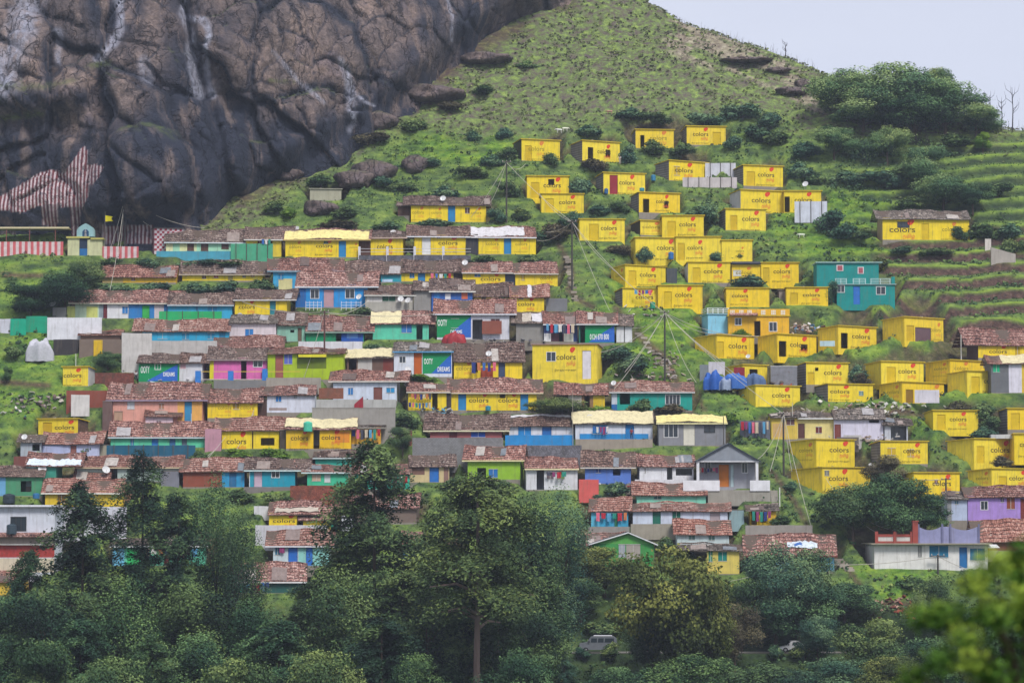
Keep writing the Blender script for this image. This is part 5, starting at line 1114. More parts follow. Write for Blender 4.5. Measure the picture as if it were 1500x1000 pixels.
# railing in front of the upper yellow row
Y = Yg(610, 374) - 1.4
for k, (a, b) in enumerate(((526, 566), (567, 606), (607, 648), (649, 690))):
    o = P(a, 375, Y); s = Y / F; root = empty('railing', o); tag(root, ['first', 'second', 'third', 'last'][k] + ' stretch from left of white posted railing before yellow row', 'railing', 'white posted railing')
    mb = MB(); mb.box(-.15, .25, -.1, .25, -1.2, 14 * s, plain('d0d0d8')); mb.build('post', root)
    mb = MB()
    for z in (6, 10.5): mb.box(.25, (b - a) * s, 0, .06, z * s, (z + .6) * s, plain('c0c0c4'))
    mb.box(0, (b - a) * s, -.2, .3, -1.2, 1 * s, stonem('6a6a74')); mb.build('rails', root)
# railing of bright blue house
r, o, U, Z = root_at('railing', 'white pipe railing of the bright blue house', 'railing', 448, 452, dy=-1.6)
mb = MB()
for a, b in ((448, 471), (500, 529)):
    for z in (1, 5, 9): mb.box(U(a), U(b), 0, .06, Z(452 - z) - .04, Z(452 - z) + .04, plain('d8d8e0'))
    for i in range(5): x = U(a) + (U(b) - U(a)) * i / 4; mb.box(x - .04, x + .04, -.065, -.002, -.3, Z(441), plain('d8d8e0'))
mb.build('rails', r)
# railing of the pink house with blue pillars
r, o, U, Z = root_at('railing', 'yellow rail with three blue pillars before pink house', 'railing', 286, 557, dy=-1.2)
for px in (286, 334, 384):
    mb = MB(); mb.box(U(px), U(px + 8), -.1, .35, -.6, Z(543), plain('2f7ac8')); mb.build('pillar', r)
mb = MB(); mb.box(U(294), U(440), 0, .05, Z(544.5), Z(543.6), plain('d8b848')); mb.box(U(294), U(384), 0, .05, Z(556), Z(555), plain('c8c0b8')); mb.build('rails', r)

# ---------------------------------------------------------------- dishes, drums, clothes
for a in (('round white dish on ridge of lone yellow tiled house', 649, 291, 9, 325), ('grey dish above roof of yellow brown shuttered house', 435, 335, 8, 360), ('white dish on roof of low dark roofed yellow house', 576, 341, 9, 372, 1.2), ('white dish on long hedge house roof', 360, 388, 9, 405, 1), ('pale dish on sky blue house roof corner', 405, 388, 7, 405, .5), ('white dish at eave of sky blue and cyan houses', 281, 441, 8, 460, .4), ('white dish low on wall of bright blue house', 526, 435, 9, 450, -1), ('white dish on left of twin pair by whitewashed house', 587, 438, 9, 456, -.6), ('white dish on right of twin pair by whitewashed house', 598, 440, 9, 456, -.6), ('white dish at roof edge above yellow laundry house', 681, 385, 9, 410, .5), ('white dish on pinkish white house roof', 351, 463, 10, 492, 1), ('large white dish left of lime yellow hut', 78, 445, 11, 466, .3), ('white dish on rubble strewn yellow shack roof', 716, 518, 9, 553, 1), ('grey dish at corner of flat roofed OOTY house', 597, 541, 9, 575, .2), ('white dish beside white house with brown door', 596, 563, 8, 580, -1), ('white dish above teal house with cream windows', 899, 561, 8, 600, .5), ('dish on cream sheet roof of white blue house', 864, 611, 9, 643, 1), ('white dish at left of new red tile roofs', 915, 736, 11, 765, .8), ('white dish over green shack at lower left', 62, 687, 12, 720, .5), ('white dish on lilac house roof end', 36, 640, 9, 668, .5), ('white dish over tile roof by left conifers', 155, 688, 12, 716, .3), ('white dish standing on slope above lower yellow wing', 1180, 270, 9, 283, 0), ('white dish behind yellow doubled lettering house', 1276, 683, 10, 700, 1), ('white dish on cream cottage flat roof', 1217, 613, 8, 640, 1), ('small white dish on end shack near cream cottage', 1096, 522, 7, 535, 0)):
    dish(*a)
for a in (('green barrel beside yellow house with clothes', 956, 442, 452, 8, '1f8a6a'), ('blue drum before middle of long yellow terrace', 983, 369, 380, 8, '2468a8'), ('blue drum at corner of red doored yellow house', 888, 276, 284, 6, '2a5c90'), ('blue tank right of red doored yellow house', 957, 256, 265, 7, '2a78a0'), ('teal barrel before long two doored yellow house', 715, 594, 601, 8, '2a88a0'), ('blue tank on roof of open doorway yellow house', 940, 275, 280, 8, '3a90a0', 285, 2), ('green upturned tank on cream sheeted yellow house', 451, 617, 632, 13, '4ac0a0', 657, -.8), ('blue tank among clothes left of bright pillars', 690, 705, 711, 12, '2a5a90', 712, -1)):
    drum(*a)
for a in (('brown shuttered yellow house', 383, 397, 350, 3, 376, 8), ('yellow house behind dark roofs', 630, 662, 400, 5, 412, 9), ('dark blue porch house', 799, 842, 474, 7, 500, 14), ('rubble roofed yellow shack', 690, 728, 530, 5, 555, 16), ('yellow white potted house', 602, 632, 576, 7, 601, 9), ('white potted terrace', 598, 632, 589, 7, 601, 10), ('orange yellow house annexe', 515, 558, 628, 7, 650, 15), ('white and blue cream sheeted house', 868, 892, 624, 5, 643, 11), ('grey gabled house porch', 1023, 1052, 684, 7, 713, 8), ('cyan clothes house', 872, 920, 750, 6, 771, 13, ['d86a80', 'b02838', '5a9ac0', '2a8a7a', 'b02838', 'c87a4a']), ('graffiti wall yard', 1085, 1127, 617, 8, 641, 17), ('whitewashed dark doorway house', 800, 830, 690, 4, 715, 9), ('yellow house with grey side above cables', 929, 955, 424, 5, 451, 9), ('mint curtain house', 560, 598, 697, 5, 712, 10), ('cluttered mint yard', 210, 290, 803, 8, 828, 12), ('dark fronted forest house', 360, 395, 852, 5, 868, 12), ('black roofed yellow shack', 1101, 1130, 748, 5, 769, 15), ('white mint terrace of blue doored house', 408, 418, 800, 1, 828, 10)):
    laundry(*a)

# ---------------------------------------------------------------- poles and cables
TOPS = {}
def pole(key, label, px, yt, yb, arm=0, col='46423e', r=.17, aw=7):
    Y = Yg(px, yb); a = P(px, yb, Y); top = P(px, yt, Y); root = empty('electric_pole', a); tag(root, label, 'electric pole', 'electric poles')
    h = top.z - a.z; mb = MB(); mb.tube([(0, 0, -.8), (0, 0, h)], r, r * .7, plain(col), 8); mb.build('mast', root)
    for i in range(arm):
        z = h - .25 - .7 * i; mb = MB(); w = aw * Y / F; mb.box(-w, w, -.08, .08, z, z + .14, plain('5a5450')); ar = mb.build('crossarm', root)
        for s in (-.8, 0, .8):
            m = MB(); m.lathe([(.06, z + .141), (.09, z + .2), (.05, z + .26), (.08, z + .32), (.03, z + .38)], w * s, 0, plain('b8b0a8'), 8); m.build('insulator', ar)
    TOPS[key] = (px, yt + 2, Y)
pole('p1', 'slim dark electric pole on open slope left of highest houses', 742, 236, 326, 1)
pole('p2', 'electric pole on steep green slope beside stone steps', 838, 323, 424, 1)
pole('p3', 'electric pole with many cables fanning from top', 974, 456, 556, 2)
pole('p4', 'electric pole among houses left of mint green house', 475, 455, 556, 2, col='5a3c38')
pole('p5', 'tall lattice topped electric pole before dark temple rock', 183, 287, 372, 2)
pole('p6', 'electric pole below graffiti wall on grass', 1148, 604, 690, 1)
pole('p7', 'electric pole with T shaped crossarm before white villa', 1374, 812, 840, 1, r=.16, aw=11)
pole('p8', 'thin electric pole at light blue shack right of tree', 1386, 700, 745, 1)
pole('p9', 'thin pole right of yellow houses near peach row', 1060, 610, 660, 0, r=.08)
pole('p10', 'wooden pole before wooded lower road', 1149, 820, 872, 0, r=.1)
pole('p11', 'tall pale aerial mast above cream cottage', 1161, 590, 642, 0, col='c8c4b8', r=.06)
pole('p12', 'pale aerial mast on small yellow hut', 111, 518, 536, 0, col='d0d0c8', r=.07)
pole('p13', 'pale leaning mast near mint green row', 280, 605, 640, 0, col='d0d4d8', r=.06)
pole('p14', 'thin grey mast in front of cream sheeted house', 839, 572, 655, 0, col='a8a090', r=.042)
pole('p15', 'white bare post near right edge yellow houses', 1408, 490, 526, 0, col='dcd8d0', r=.08)
def cable(label, a, b, sag=.8, col='b4aea2', r=.042):
    A = P(*TOPS[a]) if isinstance(a, str) else P(a[0], a[1], Yg(a[0], a[2])); B_ = P(*TOPS[b]) if isinstance(b, str) else P(b[0], b[1], Yg(b[0], b[2]))
    mb = MB(); n = 14; mb.tube([tuple(A.lerp(B_, i / n) - Vector((0, 0, sag * 4 * (i / n) * (1 - i / n)))) for i in range(n + 1)], r, r, plain(col), 4)
    o = mb.build('power_cable'); tag(o, label, 'cable', 'overhead power cables')
CB = [('lone yellow tiled house', 'p1', (690, 318, 325)), ('upper slope grass left of slim pole', 'p1', (716, 300, 325)), ('highest yellow house', 'p1', (770, 240, 240)), ('second steep slope pole', 'p1', 'p2'), ('broken holed yellow house', 'p2', (790, 283, 311)), ('yellow row end house', 'p2', (786, 352, 372)), ('left yellow end house', 'p2', (800, 340, 372)), ('upper grassy bank right of steps', 'p2', (905, 400, 425)), ('cable fan pole', 'p2', 'p3'), ('stony steps foot', 'p2', (893, 455, 470)), ('phone number house', 'p3', (925, 480, 500)), ('big yellow house roof', 'p3', (880, 516, 555)), ('teal house with cream windows', 'p3', (915, 545, 600)), ('grey mast', 'p3', (895, 575, 600)), ('cream roofed grey house', 'p3', (1020, 560, 610)), ('blue tarpaulin heap', 'p3', (1060, 530, 560)), ('yellow house below orange villa', 'p3', (1052, 490, 524)), ('open doored yellow house', 'p3', (1112, 492, 522)), ('tin shed', 'p3', (1094, 560, 590)), ('graffiti wall pole', 'p3', 'p6'), ('bright blue house eave', 'p4', (540, 440, 460)), ('lime green house corner', 'p4', (437, 575, 560)), ('yellow teal doored house', 'p4', (350, 440, 461)), ('pinkish white house', 'p4', (405, 470, 495)), ('OOTY house with rug', 'p4', (637, 460, 497)), ('checked temple shed', 'p5', (222, 332, 372)), ('far cream and mint house', 'p5', (300, 334, 376)), ('gate shrine', 'p5', (160, 368, 374)), ('striped wall', 'p5', (175, 372, 376)), ('whitewashed wall house', 'p5', (161, 425, 466)), ('yellow house by rubbish heap', 'p6', (1128, 690, 715)), ('concrete wall corner', 'p6', (1188, 770, 784)), ('grey gabled house', 'p6', (1110, 672, 700)), ('long yellow sloping roof house', 'p6', (1160, 690, 720)), ('white dish behind yellow house', (1276, 686, 700), (1330, 745, 760)), ('white villa chimney', (1210, 700, 722), (1285, 780, 800)), ('purple house', (1285, 690, 700), 'p8'), ('light blue shack', (1290, 700, 700), (1400, 728, 745)), ('white villa parapet upper run', (1220, 720, 722), (1310, 776, 800)), ('lower wood left run', (1060, 852, 850), 'p10'), ('white villa gate', 'p10', 'p7'), ('slogan house pole', (372, 600, 612), (330, 680, 700)), ('mint row run', (372, 606, 612), (260, 700, 705)), ('domed tree roof', (330, 640, 657), (250, 715, 712)), ('right edge lower run', 'p7', (1500, 840, 840))]
for i, (w, a, b) in enumerate(CB): cable('pale overhead cable running to ' + w, a, b, .5 + (i % 3) * .3)
# ---------------------------------------------------------------- foliage meshes
def leaf_cloud(rs, pts, nrm, size, tone, droop=0.0, aspect=1.0):
    """one quad per point, facing roughly outwards"""
    n = len(pts); nr = nrm + rs.normal(0, .55, (n, 3)); nr /= np.linalg.norm(nr, axis=1)[:, None] + 1e-9
    up = np.tile([0., 0., 1.], (n, 1)) + rs.normal(0, .5, (n, 3)); a = np.cross(up, nr); a /= np.linalg.norm(a, axis=1)[:, None] + 1e-9
    b = np.cross(nr, a); s = (size * rs.uniform(.6, 1.35, n))[:, None]
    if droop: pts = pts.copy(); b = b + np.array([0, 0, -droop]); 
    c = pts
    V = np.stack([c - a * s - b * s * aspect * .5, c + a * s * .55 - b * s * aspect, c + a * s + b * s * aspect * .6, c - a * s * .6 + b * s * aspect], 1).reshape(-1, 3)
    Fq = np.arange(n * 4).reshape(-1, 4); return V, Fq, np.repeat(tone, 4)
def blob_pts(rs, blobs, n, lo=.55):
    w = np.array([b[3] * b[4] + b[3] * b[5] for b in blobs]); w = w / w.sum(); cnt = rs.multinomial(n, w); P_, N_, T_ = [], [], []
    for (x, y, z, rx, ry, rz, tn), k in zip(blobs, cnt):
        d = rs.normal(0, 1, (k, 3)); d /= np.linalg.norm(d, axis=1)[:, None]
        lump = 1 + .22 * np.sin(d[:, 0] * 5 + x) * np.sin(d[:, 1] * 6 + y) + .15 * np.sin(d[:, 2] * 7 + z * 3)
        rr = (rs.uniform(lo ** 2, 1, k) ** .5) * lump
        P_.append(np.array([x, y, z]) + d * rr[:, None] * [rx, ry, rz]); N_.append(d + [0, 0, .35]); T_.append(np.clip(tn + rs.normal(0, .08, k) + .45 * (rr - .85) + .16 * d[:, 2], 0, 1))  # random leaf tone, plus painted shading: outer and upper leaves lighter
    return np.concatenate(P_), np.concatenate(N_), np.concatenate(T_)
def broad(seed, n=20000, ls=.088, squat=1.0, nb=16, trunk=True):
    """unit broadleaf tree: height 1, radius about .5"""
    rs = np.random.RandomState(seed); bl = []; tips = []
    for i in range(nb):
        a = rs.uniform(0, 6.28); h = rs.uniform(.36, .86); r = (.36 * math.sin(math.pi * min(1, (h - .15) / .9)) ** .7) * rs.uniform(.35, 1.0)
        s = rs.uniform(.10, .19) * (1.15 - .5 * abs(h - .55)); bl.append((r * math.cos(a), r * math.sin(a), h, s * 1.15, s * 1.15, s * .8, rs.uniform(.15, .85))); tips.append((r * math.cos(a), r * math.sin(a), h))
    bl.append((0, 0, .88, .15, .15, .11, .7)); bl.append((0, 0, .5, .2, .2, .22, .1))
    p, nn, t = blob_pts(rs, bl, n); V, Fq, T_ = leaf_cloud(rs, p, nn, ls * .1, t)
    return V, Fq, T_, tips
def tree_parts(seed, kind):
    rs = random.Random(seed); tr = MB(); bk = barkm('564a40' if kind != 'con3' else '8a766c')
    if kind == 'con': V, Fq, T_, tips = conifer(seed)
    elif kind == 'con2': V, Fq, T_, tips = conifer(seed, 32000, True)
    elif kind == 'con3': V, Fq, T_, tips = conifer(seed, 26000, True, .45)
    elif kind == 'dome': V, Fq, T_, tips = broad(seed, 22000, .082, nb=22)
    elif kind == 'bush':
        r_ = np.random.RandomState(seed); bl = []
        for i in range(9):
            a = r_.uniform(0, 6.28); r = r_.uniform(0, .34); s = r_.uniform(.16, .28); bl.append((r * math.cos(a), r * math.sin(a), r_.uniform(.2, .62), s, s, s * .95, r_.uniform(.15, .85)))
        p, nn, t = blob_pts(r_, bl, 3200, .5); p[:, 2] = np.maximum(p[:, 2], .0); V, Fq, T_ = leaf_cloud(r_, p, nn, .026, t); tips = [b[:3] for b in bl[:5]]
    else: V, Fq, T_, tips = broad(seed)
    h = {'con': .97, 'con2': .97, 'con3': .97, 'bush': .3}.get(kind, .72); r0 = {'con': .016, 'con2': .018, 'con3': .028, 'bush': .02}.get(kind, .024)
    tr.tube([(0, 0, -.05), (rs.uniform(-.01, .01), 0, .3 * h), (0, rs.uniform(-.01, .01), .65 * h), (0, 0, h)], r0, r0 * .25, bk, 7)
    for x, y, z in tips[:14]:
        z0 = max(z - .22, .08) if kind not in ('con', 'con2', 'con3') else z + .02
        if kind == 'bush': z0 = .02
        tr.tube([(0, 0, z0 * .92), (x * .45, y * .45, (z0 + z) / 2), (x, y, z)], min(r0 * .42, .0085), .002, bk, 5)
    return V, Fq, T_, tr.mesh('trunk_' + kind)
def conifer(seed, n=30000, layered=False, h0_=.12):
    rs = np.random.RandomState(seed); pts, nr, tn, tips = [], [], [], []; nbr = 84 if not layered else 90
    per = n // nbr
    for i in range(nbr):
        h = h0_ + (.98 - h0_) * (i + rs.uniform(0, 1)) / nbr; prof = (1.02 - h) ** .55 * .47 + .03
        if layered: prof = .30 * math.sin(min(1, (1.03 - h) / .55) * 1.57) + .09
        if h0_ > .3: prof = .40 * math.sin(min(1, (1.04 - h) / .42) * 1.45) + .06
        L = prof * rs.uniform(.55, 1.1); a = rs.uniform(0, 6.28); k = int(per * (.35 + 1.5 * L / .45)); t = rs.uniform(.12, 1, k) ** .75
        spread = .04 + .075 * t * (L / .3); dz = .05 * np.sin(t * 2.4) * (L / .3) - .06 * t * t
        N1 = lambda: np.clip(rs.normal(0, 1, k), -1.3, 1.3); x = math.cos(a) * L * t + N1() * spread * .5; y = math.sin(a) * L * t + N1() * spread * .5; z = h + dz + N1() * .010 - np.abs(N1()) * .013
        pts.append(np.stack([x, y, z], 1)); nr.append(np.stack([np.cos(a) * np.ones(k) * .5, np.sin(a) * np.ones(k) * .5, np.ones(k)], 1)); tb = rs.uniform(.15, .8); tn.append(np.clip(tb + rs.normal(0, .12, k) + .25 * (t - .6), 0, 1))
        if i % 3 == 0: tips.append((math.cos(a) * L * .8, math.sin(a) * L * .8, h - .02))
    p = np.concatenate(pts); q = np.concatenate(nr); t = np.concatenate(tn); V, Fq, T_ = leaf_cloud(rs, p, q, .0108, t, droop=.3, aspect=.5); return V, Fq, T_, tips
LM = {'cedar': leafm('cedar', '1c2e22', '435a3a', '7e9054'), 'dark': leafm('dark', '162a22', '305038', '688654'), 'con': leafm('conifer', '14251f', '2a4434', '627a4a'), 'olive': leafm('olive', '263620', '4c5a30', '848a48'), 'mid': leafm('mid', '243c2c', '4a6440', '84965a'), 'blue': leafm('blue_green', '24403c', '446652', '7a9468'),
      'hill': leafm('hill', '34523c', '5e8054', '9cae6e'), 'brown': leafm('brown', '38352c', '58503e', '7c7454'), 'lite': leafm('light', '35561f', '5a7d2c', '8ca83e'), 'near': leafm('near', '2c4a1c', '557a2c', '9aac40')}
PROTO = {}
def proto(kind, var, lm, asp=1):
    k = (kind, var, lm, asp)
    if k not in PROTO:
        kk = (kind, var)
        if kk not in PROTO: PROTO[kk] = tree_parts(hash_(kind) + var * 13, kind)
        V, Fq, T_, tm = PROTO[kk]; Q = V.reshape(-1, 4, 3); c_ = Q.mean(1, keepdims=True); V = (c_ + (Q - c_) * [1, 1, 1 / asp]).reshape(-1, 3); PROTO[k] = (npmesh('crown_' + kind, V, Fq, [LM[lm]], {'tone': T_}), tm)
    return PROTO[k]
def hash_(s): return sum(ord(c) * (i + 3) for i, c in enumerate(s)) % 997
NV = {'con': 4, 'con2': 3, 'con3': 1, 'broad': 5, 'dome': 2, 'bush': 6}
_tc = [0]
def tree(label, px, yt, wpx, Y, kind, lm, yb=None, group=None, cat='tree'):
    if Y is None: Y = Yg(px, yb) + .3
    if yb is None: X = tx(px, 700) * Y; z0 = h0(X, Y) - .2
    else: z0 = tz(yb) * Y - .15; X = tx(px, yb) * Y
    if kind == 'bush' and lm == 'dark': lm = 'blue'
    h = tz(yt) * Y - z0; w = wpx / F * Y / {'con': .66, 'con2': .62, 'con3': .8, 'broad': .86, 'dome': .86, 'bush': .95}[kind]
    _tc[0] += 1; ra = h / w; asp = min((1, 1.5, 2.2, 3.2, 4.5), key=lambda q: abs(math.log(q / ra))); c, t = proto(kind, _tc[0] % NV[kind], lm, asp)
    nm = {'con': 'conifer', 'con2': 'conifer', 'con3': 'conifer', 'bush': 'shrub'}.get(kind, 'tree')
    r = empty(nm, (X, Y, z0), rnd.uniform(0, 6.28)); r.scale = (w, w, h)
    tag(r, label, cat if kind != 'bush' else 'shrub', group or ('shrubs on the hillside' if kind == 'bush' else 'trees around the village'))
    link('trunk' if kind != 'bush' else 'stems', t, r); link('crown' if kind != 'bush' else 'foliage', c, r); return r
# foreground wood (label, px, top row, width, distance, kind, leaf)
for a in [('dark open branched conifer at left before white walls', 122, 697, 150, 336, 'con', 'con'), ('slender pointed conifer rising beside it, tip against roofs', 210, 652, 130, 341, 'con', 'con'), ('dense domed dark tree left of cyan house', 318, 684, 100, 345, 'dome', 'dark'), ('conifer between pointed one and domed tree', 262, 716, 120, 343, 'con', 'con'), ('broad dark tree beside the blue doored white house', 350, 732, 84, 340, 'dome', 'con'),
    ('tall shaggy conifer at centre reaching the brown roofs', 548, 640, 150, 334, 'con2', 'cedar'), ('tallest layered conifer with bare trunk at bottom centre', 700, 688, 185, 318, 'con3', 'cedar'), ('dark leaning conifer behind tallest layered one', 640, 742, 130, 338, 'con', 'cedar'), ('soft grey green feathery tree right of layered conifer', 822, 702, 105, 350, 'dome', 'blue'), ('feathery tree close beside layered conifer', 775, 716, 110, 344, 'broad', 'con'),
    ('yellow green tree below the feathery tree', 790, 795, 110, 345, 'broad', 'mid'), ('yellow green tree before green gabled house', 885, 800, 120, 383, 'broad', 'olive'), ('largest yellow green tree before pale yellow house', 985, 795, 170, 352, 'broad', 'olive'), ('yellow green tree with round top beside pale yellow house', 1040, 838, 100, 356, 'broad', 'olive'), ('bluish tree half covering banner roofed house', 1135, 790, 110, 372, 'dome', 'blue'), ('small bluish tree at corner of banner roofed house', 1180, 800, 100, 374, 'broad', 'blue'), ('rounded dark bushy tree under stone steps', 1235, 850, 110, 378, 'dome', 'dark'), ('dark bushy tree between house and round one', 1170, 848, 120, 371, 'broad', 'dark'), ('low tree under pale yellow house', 1085, 850, 90, 372, 'broad', 'mid'),
    ('pale yellowish tree at foot of white villa bank', 1368, 840, 70, 372, 'broad', 'mid'), ('dark tree at bottom right corner behind near foliage', 1450, 880, 140, 350, 'broad', 'dark'), ('olive tree on roadside bank at lower right', 1290, 905, 120, 356, 'broad', 'mid'), ('olive tree with thin stems beside white car', 1075, 880, 80, 362, 'broad', 'brown'),
    ('roadside tree with thin stems right of dark van', 955, 868, 90, 360, 'broad', 'mid'), ('tree rising behind the dark van', 850, 845, 90, 378, 'broad', 'mid'), ('brown leaved tree left of dark van', 792, 872, 76, 357, 'broad', 'brown'), ('round tree between roadside trees', 1010, 870, 100, 360, 'broad', 'mid'),
    ('dark tree at left edge by tiled cottage', 45, 800, 90, 345, 'con', 'dark'), ('dark rounded tree at left edge halfway down', 10, 868, 130, 330, 'broad', 'dark'), ('bluish dark tree below left conifer', 75, 860, 120, 328, 'broad', 'con'), ('dark tree below pointed conifer', 185, 840, 130, 331, 'dome', 'dark'), ('dark tree below domed tree', 275, 850, 140, 330, 'broad', 'con'), ('dark tree before forest house', 365, 872, 120, 328, 'broad', 'dark'), ('olive dark tree with uneven top beneath white house', 455, 846, 120, 333, 'con', 'cedar'), ('dark olive tree left of central conifer foot', 500, 830, 120, 330, 'broad', 'mid'), ('dark shaggy tree under central conifer', 590, 830, 140, 329, 'con', 'cedar'),
    ('dark tree left of bare trunk', 625, 860, 130, 325, 'broad', 'con'), ('dark tree right of bare trunk', 782, 880, 110, 324, 'broad', 'con'), ('bottom left corner light green tree', 65, 935, 120, 305, 'broad', 'mid'), ('light topped tree at bottom, second from left corner', 170, 960, 110, 302, 'broad', 'mid'), ('light green tree with pointed top near bottom left', 225, 925, 110, 306, 'con', 'mid'), ('shadowy tree at bottom between light ones', 300, 925, 120, 310, 'broad', 'dark'), ('light topped tree at bottom under dark ones', 345, 960, 120, 300, 'broad', 'mid'), ('shadowy conifer at bottom left of centre', 410, 905, 130, 312, 'con', 'dark'), ('mid green tree at bottom left of centre', 470, 950, 120, 302, 'broad', 'mid'), ('shadowy tree at bottom left of bare trunk', 560, 900, 150, 310, 'con', 'con'), ('low shadowy tree beside bare trunk', 620, 955, 100, 304, 'broad', 'dark'),
    ('low dark tree right of bare trunk at bottom', 760, 945, 110, 306, 'broad', 'dark'), ('small layered young conifer below dark van', 826, 958, 56, 330, 'con', 'blue'), ('dark tree at bottom under road, left part', 905, 975, 110, 340, 'broad', 'dark'), ('dark bluish tree at bottom under road', 1010, 955, 150, 342, 'dome', 'dark'), ('dark bluish tree at bottom below white car', 1120, 968, 130, 340, 'dome', 'con'), ('dark bush tree at bottom right of white car', 1215, 960, 120, 344, 'broad', 'blue'), ('rounded tree at bottom right', 1300, 960, 110, 338, 'broad', 'olive'), ('light trunked tree on road bank', 1196, 900, 60, 366, 'broad', 'blue'), ('dark tree at left edge under tiled cottage', -10, 930, 90, 322, 'broad', 'dark'), ('dark tree filling gap near bottom left', 120, 895, 120, 318, 'con', 'dark'), ('dark tree between layered conifer and feathery tree', 730, 825, 110, 330, 'con', 'cedar'), ('shadowy tree behind bottom centre trunk', 690, 880, 150, 334, 'broad', 'dark'), ('dark olive tree near right road bend', 1370, 930, 120, 348, 'broad', 'dark')]:
    tree(*a, group='foreground wood below the village')
# trees on the slope: (label, px, top, width, foot row, kind, leaf)
for l, px, yt, w, yb, k, lm in [('huge rounded tree at left of skyline copse', 1240, 100, 110, 178, 'dome', 'hill'), ('tallest rounded tree of skyline copse', 1305, 90, 130, 190, 'dome', 'hill'), ('rounded tree at right of skyline copse', 1385, 112, 120, 198, 'dome', 'hill'), ('thin topped tree behind skyline copse', 1375, 98, 60, 170, 'broad', 'hill'), ('front tree of skyline copse, darkest', 1340, 130, 120, 205, 'dome', 'dark'), ('lower tree at right end of skyline copse', 1430, 150, 80, 205, 'broad', 'hill'), ('front left tree of skyline copse', 1265, 130, 110, 195, 'broad', 'hill'), ('round tree alone below copse, left of terraces', 1300, 183, 72, 243, 'dome', 'hill'), ('olive topped tree below copse beside terraces', 1350, 214, 80, 282, 'broad', 'hill'), ('dark round tree right above far tiled house', 1382, 254, 92, 312, 'dome', 'hill'), ('round tree left below copse', 1222, 186, 66, 236, 'broad', 'hill'), ('small pale tree on top terrace', 1440, 193, 30, 225, 'broad', 'lite'), ('dark tree right of far tiled house roof', 1425, 266, 60, 312, 'broad', 'dark'),
    ('big dark tree above white villa, left part', 1250, 705, 100, 795, 'dome', 'mid'), ('big dark tree above white villa, central part', 1305, 690, 110, 800, 'dome', 'dark'), ('big dark tree above white villa, right part', 1355, 722, 90, 790, 'broad', 'dark'), ('treetop before grey sided yellow house', 1295, 665, 60, 720, 'broad', 'brown'), ('dark big tree left of whitewashed wall house', 95, 395, 90, 465, 'dome', 'dark'), ('dark hedge tree left end by meadow', 45, 418, 80, 468, 'broad', 'dark'), ('light topped tree below gate shrine', 122, 380, 60, 440, 'broad', 'mid'), ('round bush tree at yellow hut left of white wall', 158, 514, 42, 545, 'dome', 'dark'), ('dark small tree at left meadow edge', 9, 535, 18, 565, 'broad', 'dark'), ('dense round shrub tree beside shack below big yellow house', 815, 581, 95, 612, 'dome', 'mid'), ('round tree left of block wall', 590, 625, 40, 665, 'broad', 'mid')]:
    tree(l, px, yt, w, None, k, lm, yb=yb, group='trees on the upper slope')
